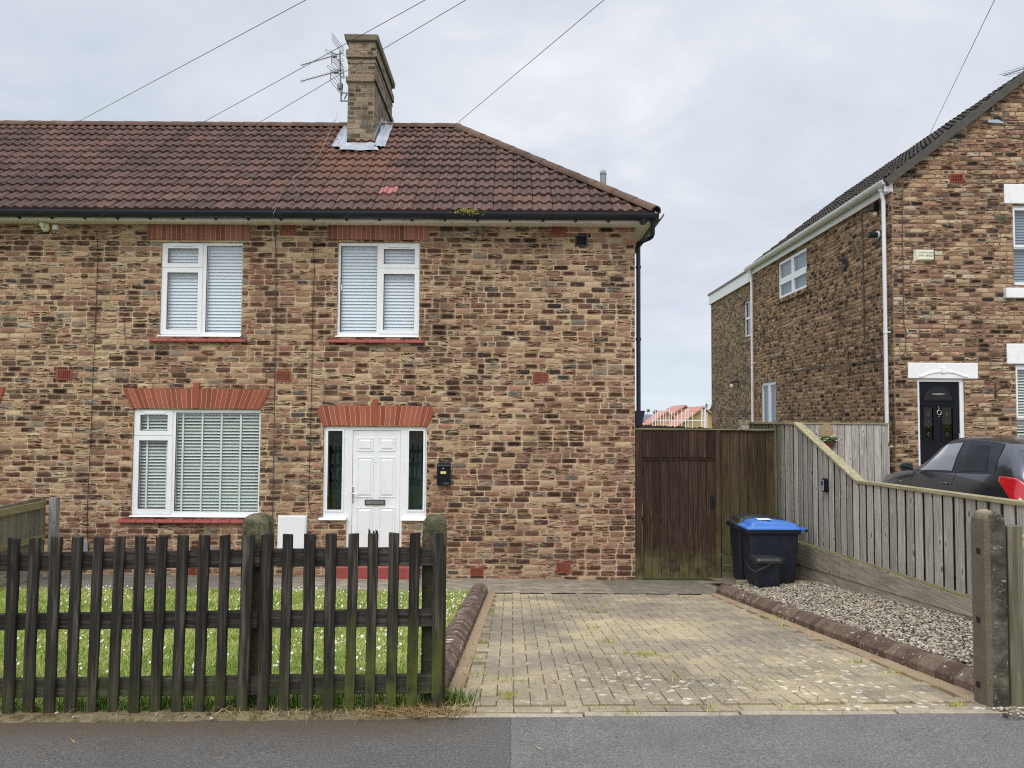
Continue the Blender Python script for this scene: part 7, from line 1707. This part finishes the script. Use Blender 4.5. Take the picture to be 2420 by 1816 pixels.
# ------------------------------------------------------------------ distance, seen between the houses
d7 = lambda x, y: (1500+x/7.373, 880+y/7.373)
def dhouse(name, label, apex, Yg, hw, back, pitch, roofm, wallm, zb=-4.3):
    x, z = aty(*d7(*apex), Yg); T = thing(name, label, 'house', (x, Yg, zb)); ze = z-hw*pitch
    m = MB(); m.add([(x-hw, Yg, zb), (x+hw, Yg, zb), (x+hw, Yg, ze), (x, Yg, z), (x-hw, Yg, ze)], [(0, 1, 2, 3, 4)]); m.add([(x-hw, Yg+back, zb), (x+hw, Yg+back, zb), (x+hw, Yg+back, ze), (x, Yg+back, z), (x-hw, Yg+back, ze)], [(4, 3, 2, 1, 0)])
    m.quad((x-hw, Yg, zb), (x-hw, Yg, ze), (x-hw, Yg+back, ze), (x-hw, Yg+back, zb)); m.quad((x+hw, Yg, zb), (x+hw, Yg+back, zb), (x+hw, Yg+back, ze), (x+hw, Yg, ze)); m.build('wall', M[wallm], T)
    m = MB(); o_ = .25; t_ = .12
    for s in (-1, 1): 
        a, b = (x+s*(hw+o_), ze-o_*pitch), (x, z)
        m.hexa([(a[0], Yg-o_, a[1]+.02), (b[0], Yg-o_, b[1]+.02), (b[0], Yg+back+o_, b[1]+.02), (a[0], Yg+back+o_, a[1]+.02)], [(a[0], Yg-o_, a[1]+t_+.02), (b[0], Yg-o_, b[1]+t_+.02), (b[0], Yg+back+o_, b[1]+t_+.02), (a[0], Yg+back+o_, a[1]+t_+.02)])
    m.build('roof', M[roofm], T); return T
dhouse('distant_house', 'distant tan gabled house with a bright red roof behind the gate, nearest its scaffold', (1190, 625), 58, 3.6, 4.4, .73, 'redroof', 'tanwall')
dhouse('distant_house', 'distant red roofed house just behind the taller tan gable, ridge slightly higher', (880, 598), 66, 4.2, 5.0, .62, 'redroof', 'tanwall')
dhouse('distant_house', 'lower red roofed wing at the left of the distant red houses', (552, 700), 62, 2.6, 3.2, .75, 'redroof', 'tanwall')
x0, z0 = aty(*d7(60, 735), 80); x1, _ = aty(*d7(560, 735), 80)
T = thing('distant_house', 'distant long grey slate roof beside the black downpipe', 'house', (x0, 80, -4.3)); m = MB(); m.hexa([(x0-4, 76, z0-3), (x1+2, 76, z0-3), (x1+2, 86, z0-3), (x0-4, 86, z0-3)], [(x0-4, 80.9, z0), (x1+2, 80.9, z0), (x1+2, 81.1, z0), (x0-4, 81.1, z0)]); m.build('roof', M['greyroof'], T)
m = MB(); m.box(x0-3.7, x1+1.7, 76.3, 85.7, -4.3, z0-2.9); m.build('wall', M['tanwall'], T)
T = thing('scaffold', 'thin white upright scaffold poles in front of the distant red roofs', 'scaffold', (14, 54, -4.2))
for px_, pt in ((315, 670), (360, 650), (402, 645), (450, 640), (497, 625), (543, 610), (600, 592), (640, 690), (690, 690), (742, 690), (820, 640), (886, 640), (928, 590), (1010, 700), (1160, 640), (1187, 640), (1215, 650), (1235, 620), (1258, 700)):
    x, z = aty(*d7(px_, pt), 54); m = MB(); m.tube([(x, 54, -4.2), (x, 54, z)], .026, 6); m.build('pole', M['paintw'], T)
m = MB(); za = aty(*d7(700, 840), 54)[1]
for z in (za, za-2): m.tube([(aty(*d7(315, 0), 54)[0], 54.06, z), (aty(*d7(1258, 0), 54)[0], 54.06, z)], .03, 6)
m.build('ledger', M['paintw'], T)
def tree(px_, py_t, w_px, h_px, Y, label, mat='leaf', n=900, name='distant_tree'):
    s = 1818/Y*7.373; x, zt = aty(*d7(px_, py_t), Y); wv, hv = w_px/s/2, h_px/s; cz_ = zt-hv*.5; zb = gz(x, Y) if Y < 3000 else -4.2
    T = thing(name, label, 'tree', (x, Y, zb)); m = MB(); m.tube([(x, Y, zb), (x+.1, Y, lerp(zb, cz_, .6)), (x-.1, Y, cz_)], [wv*.14, wv*.10, wv*.06], 7)
    for k in range(4):
        a = k*1.7; m.tube([(x, Y, cz_-hv*.15), (x+wv*.5*math.cos(a), Y+wv*.4*math.sin(a), cz_+hv*.15)], [wv*.05, wv*.02], 5)
    m.build('trunk', M['trunk'], T)
    cs = [(random.gauss(0, .42), random.gauss(0, .4), random.gauss(0, .36)) for _ in range(14)]; P = []
    for _ in range(n):
        c_ = random.choice(cs); v = Vector((random.gauss(0, 1), random.gauss(0, 1), random.gauss(0, 1))); v = v.normalized()*(.34*random.random()**.4)
        P.append((x+wv*(c_[0]+v.x), Y+wv*(c_[1]+v.y), cz_+hv*.5*(c_[2]+v.z)))
    leafmesh('crown', np.array(P), wv*.05, wv*.13, M[mat], T, 1.0)
tree(222, 625, 85, 90, 160, 'small round distant tree standing alone on the skyline by the downpipe')
tree(365, 648, 120, 85, 165, 'broad low distant tree behind the white poles'); tree(440, 655, 70, 80, 168, 'small distant tree right of the broad one on the skyline')
tree(592, 625, 80, 90, 150, 'distant tree left of the highest red ridge'); tree(685, 615, 75, 70, 155, 'distant tree touching the highest red ridge')
tree(1345, 505, 170, 260, 95, 'larger tree half hidden by the rear extension wall', n=1600)
tree(125, 800, 90, 90, 48, 'dark red leaved shrub showing above the dark fence beside the downpipe', 'redleaf', 500, 'red_shrub')
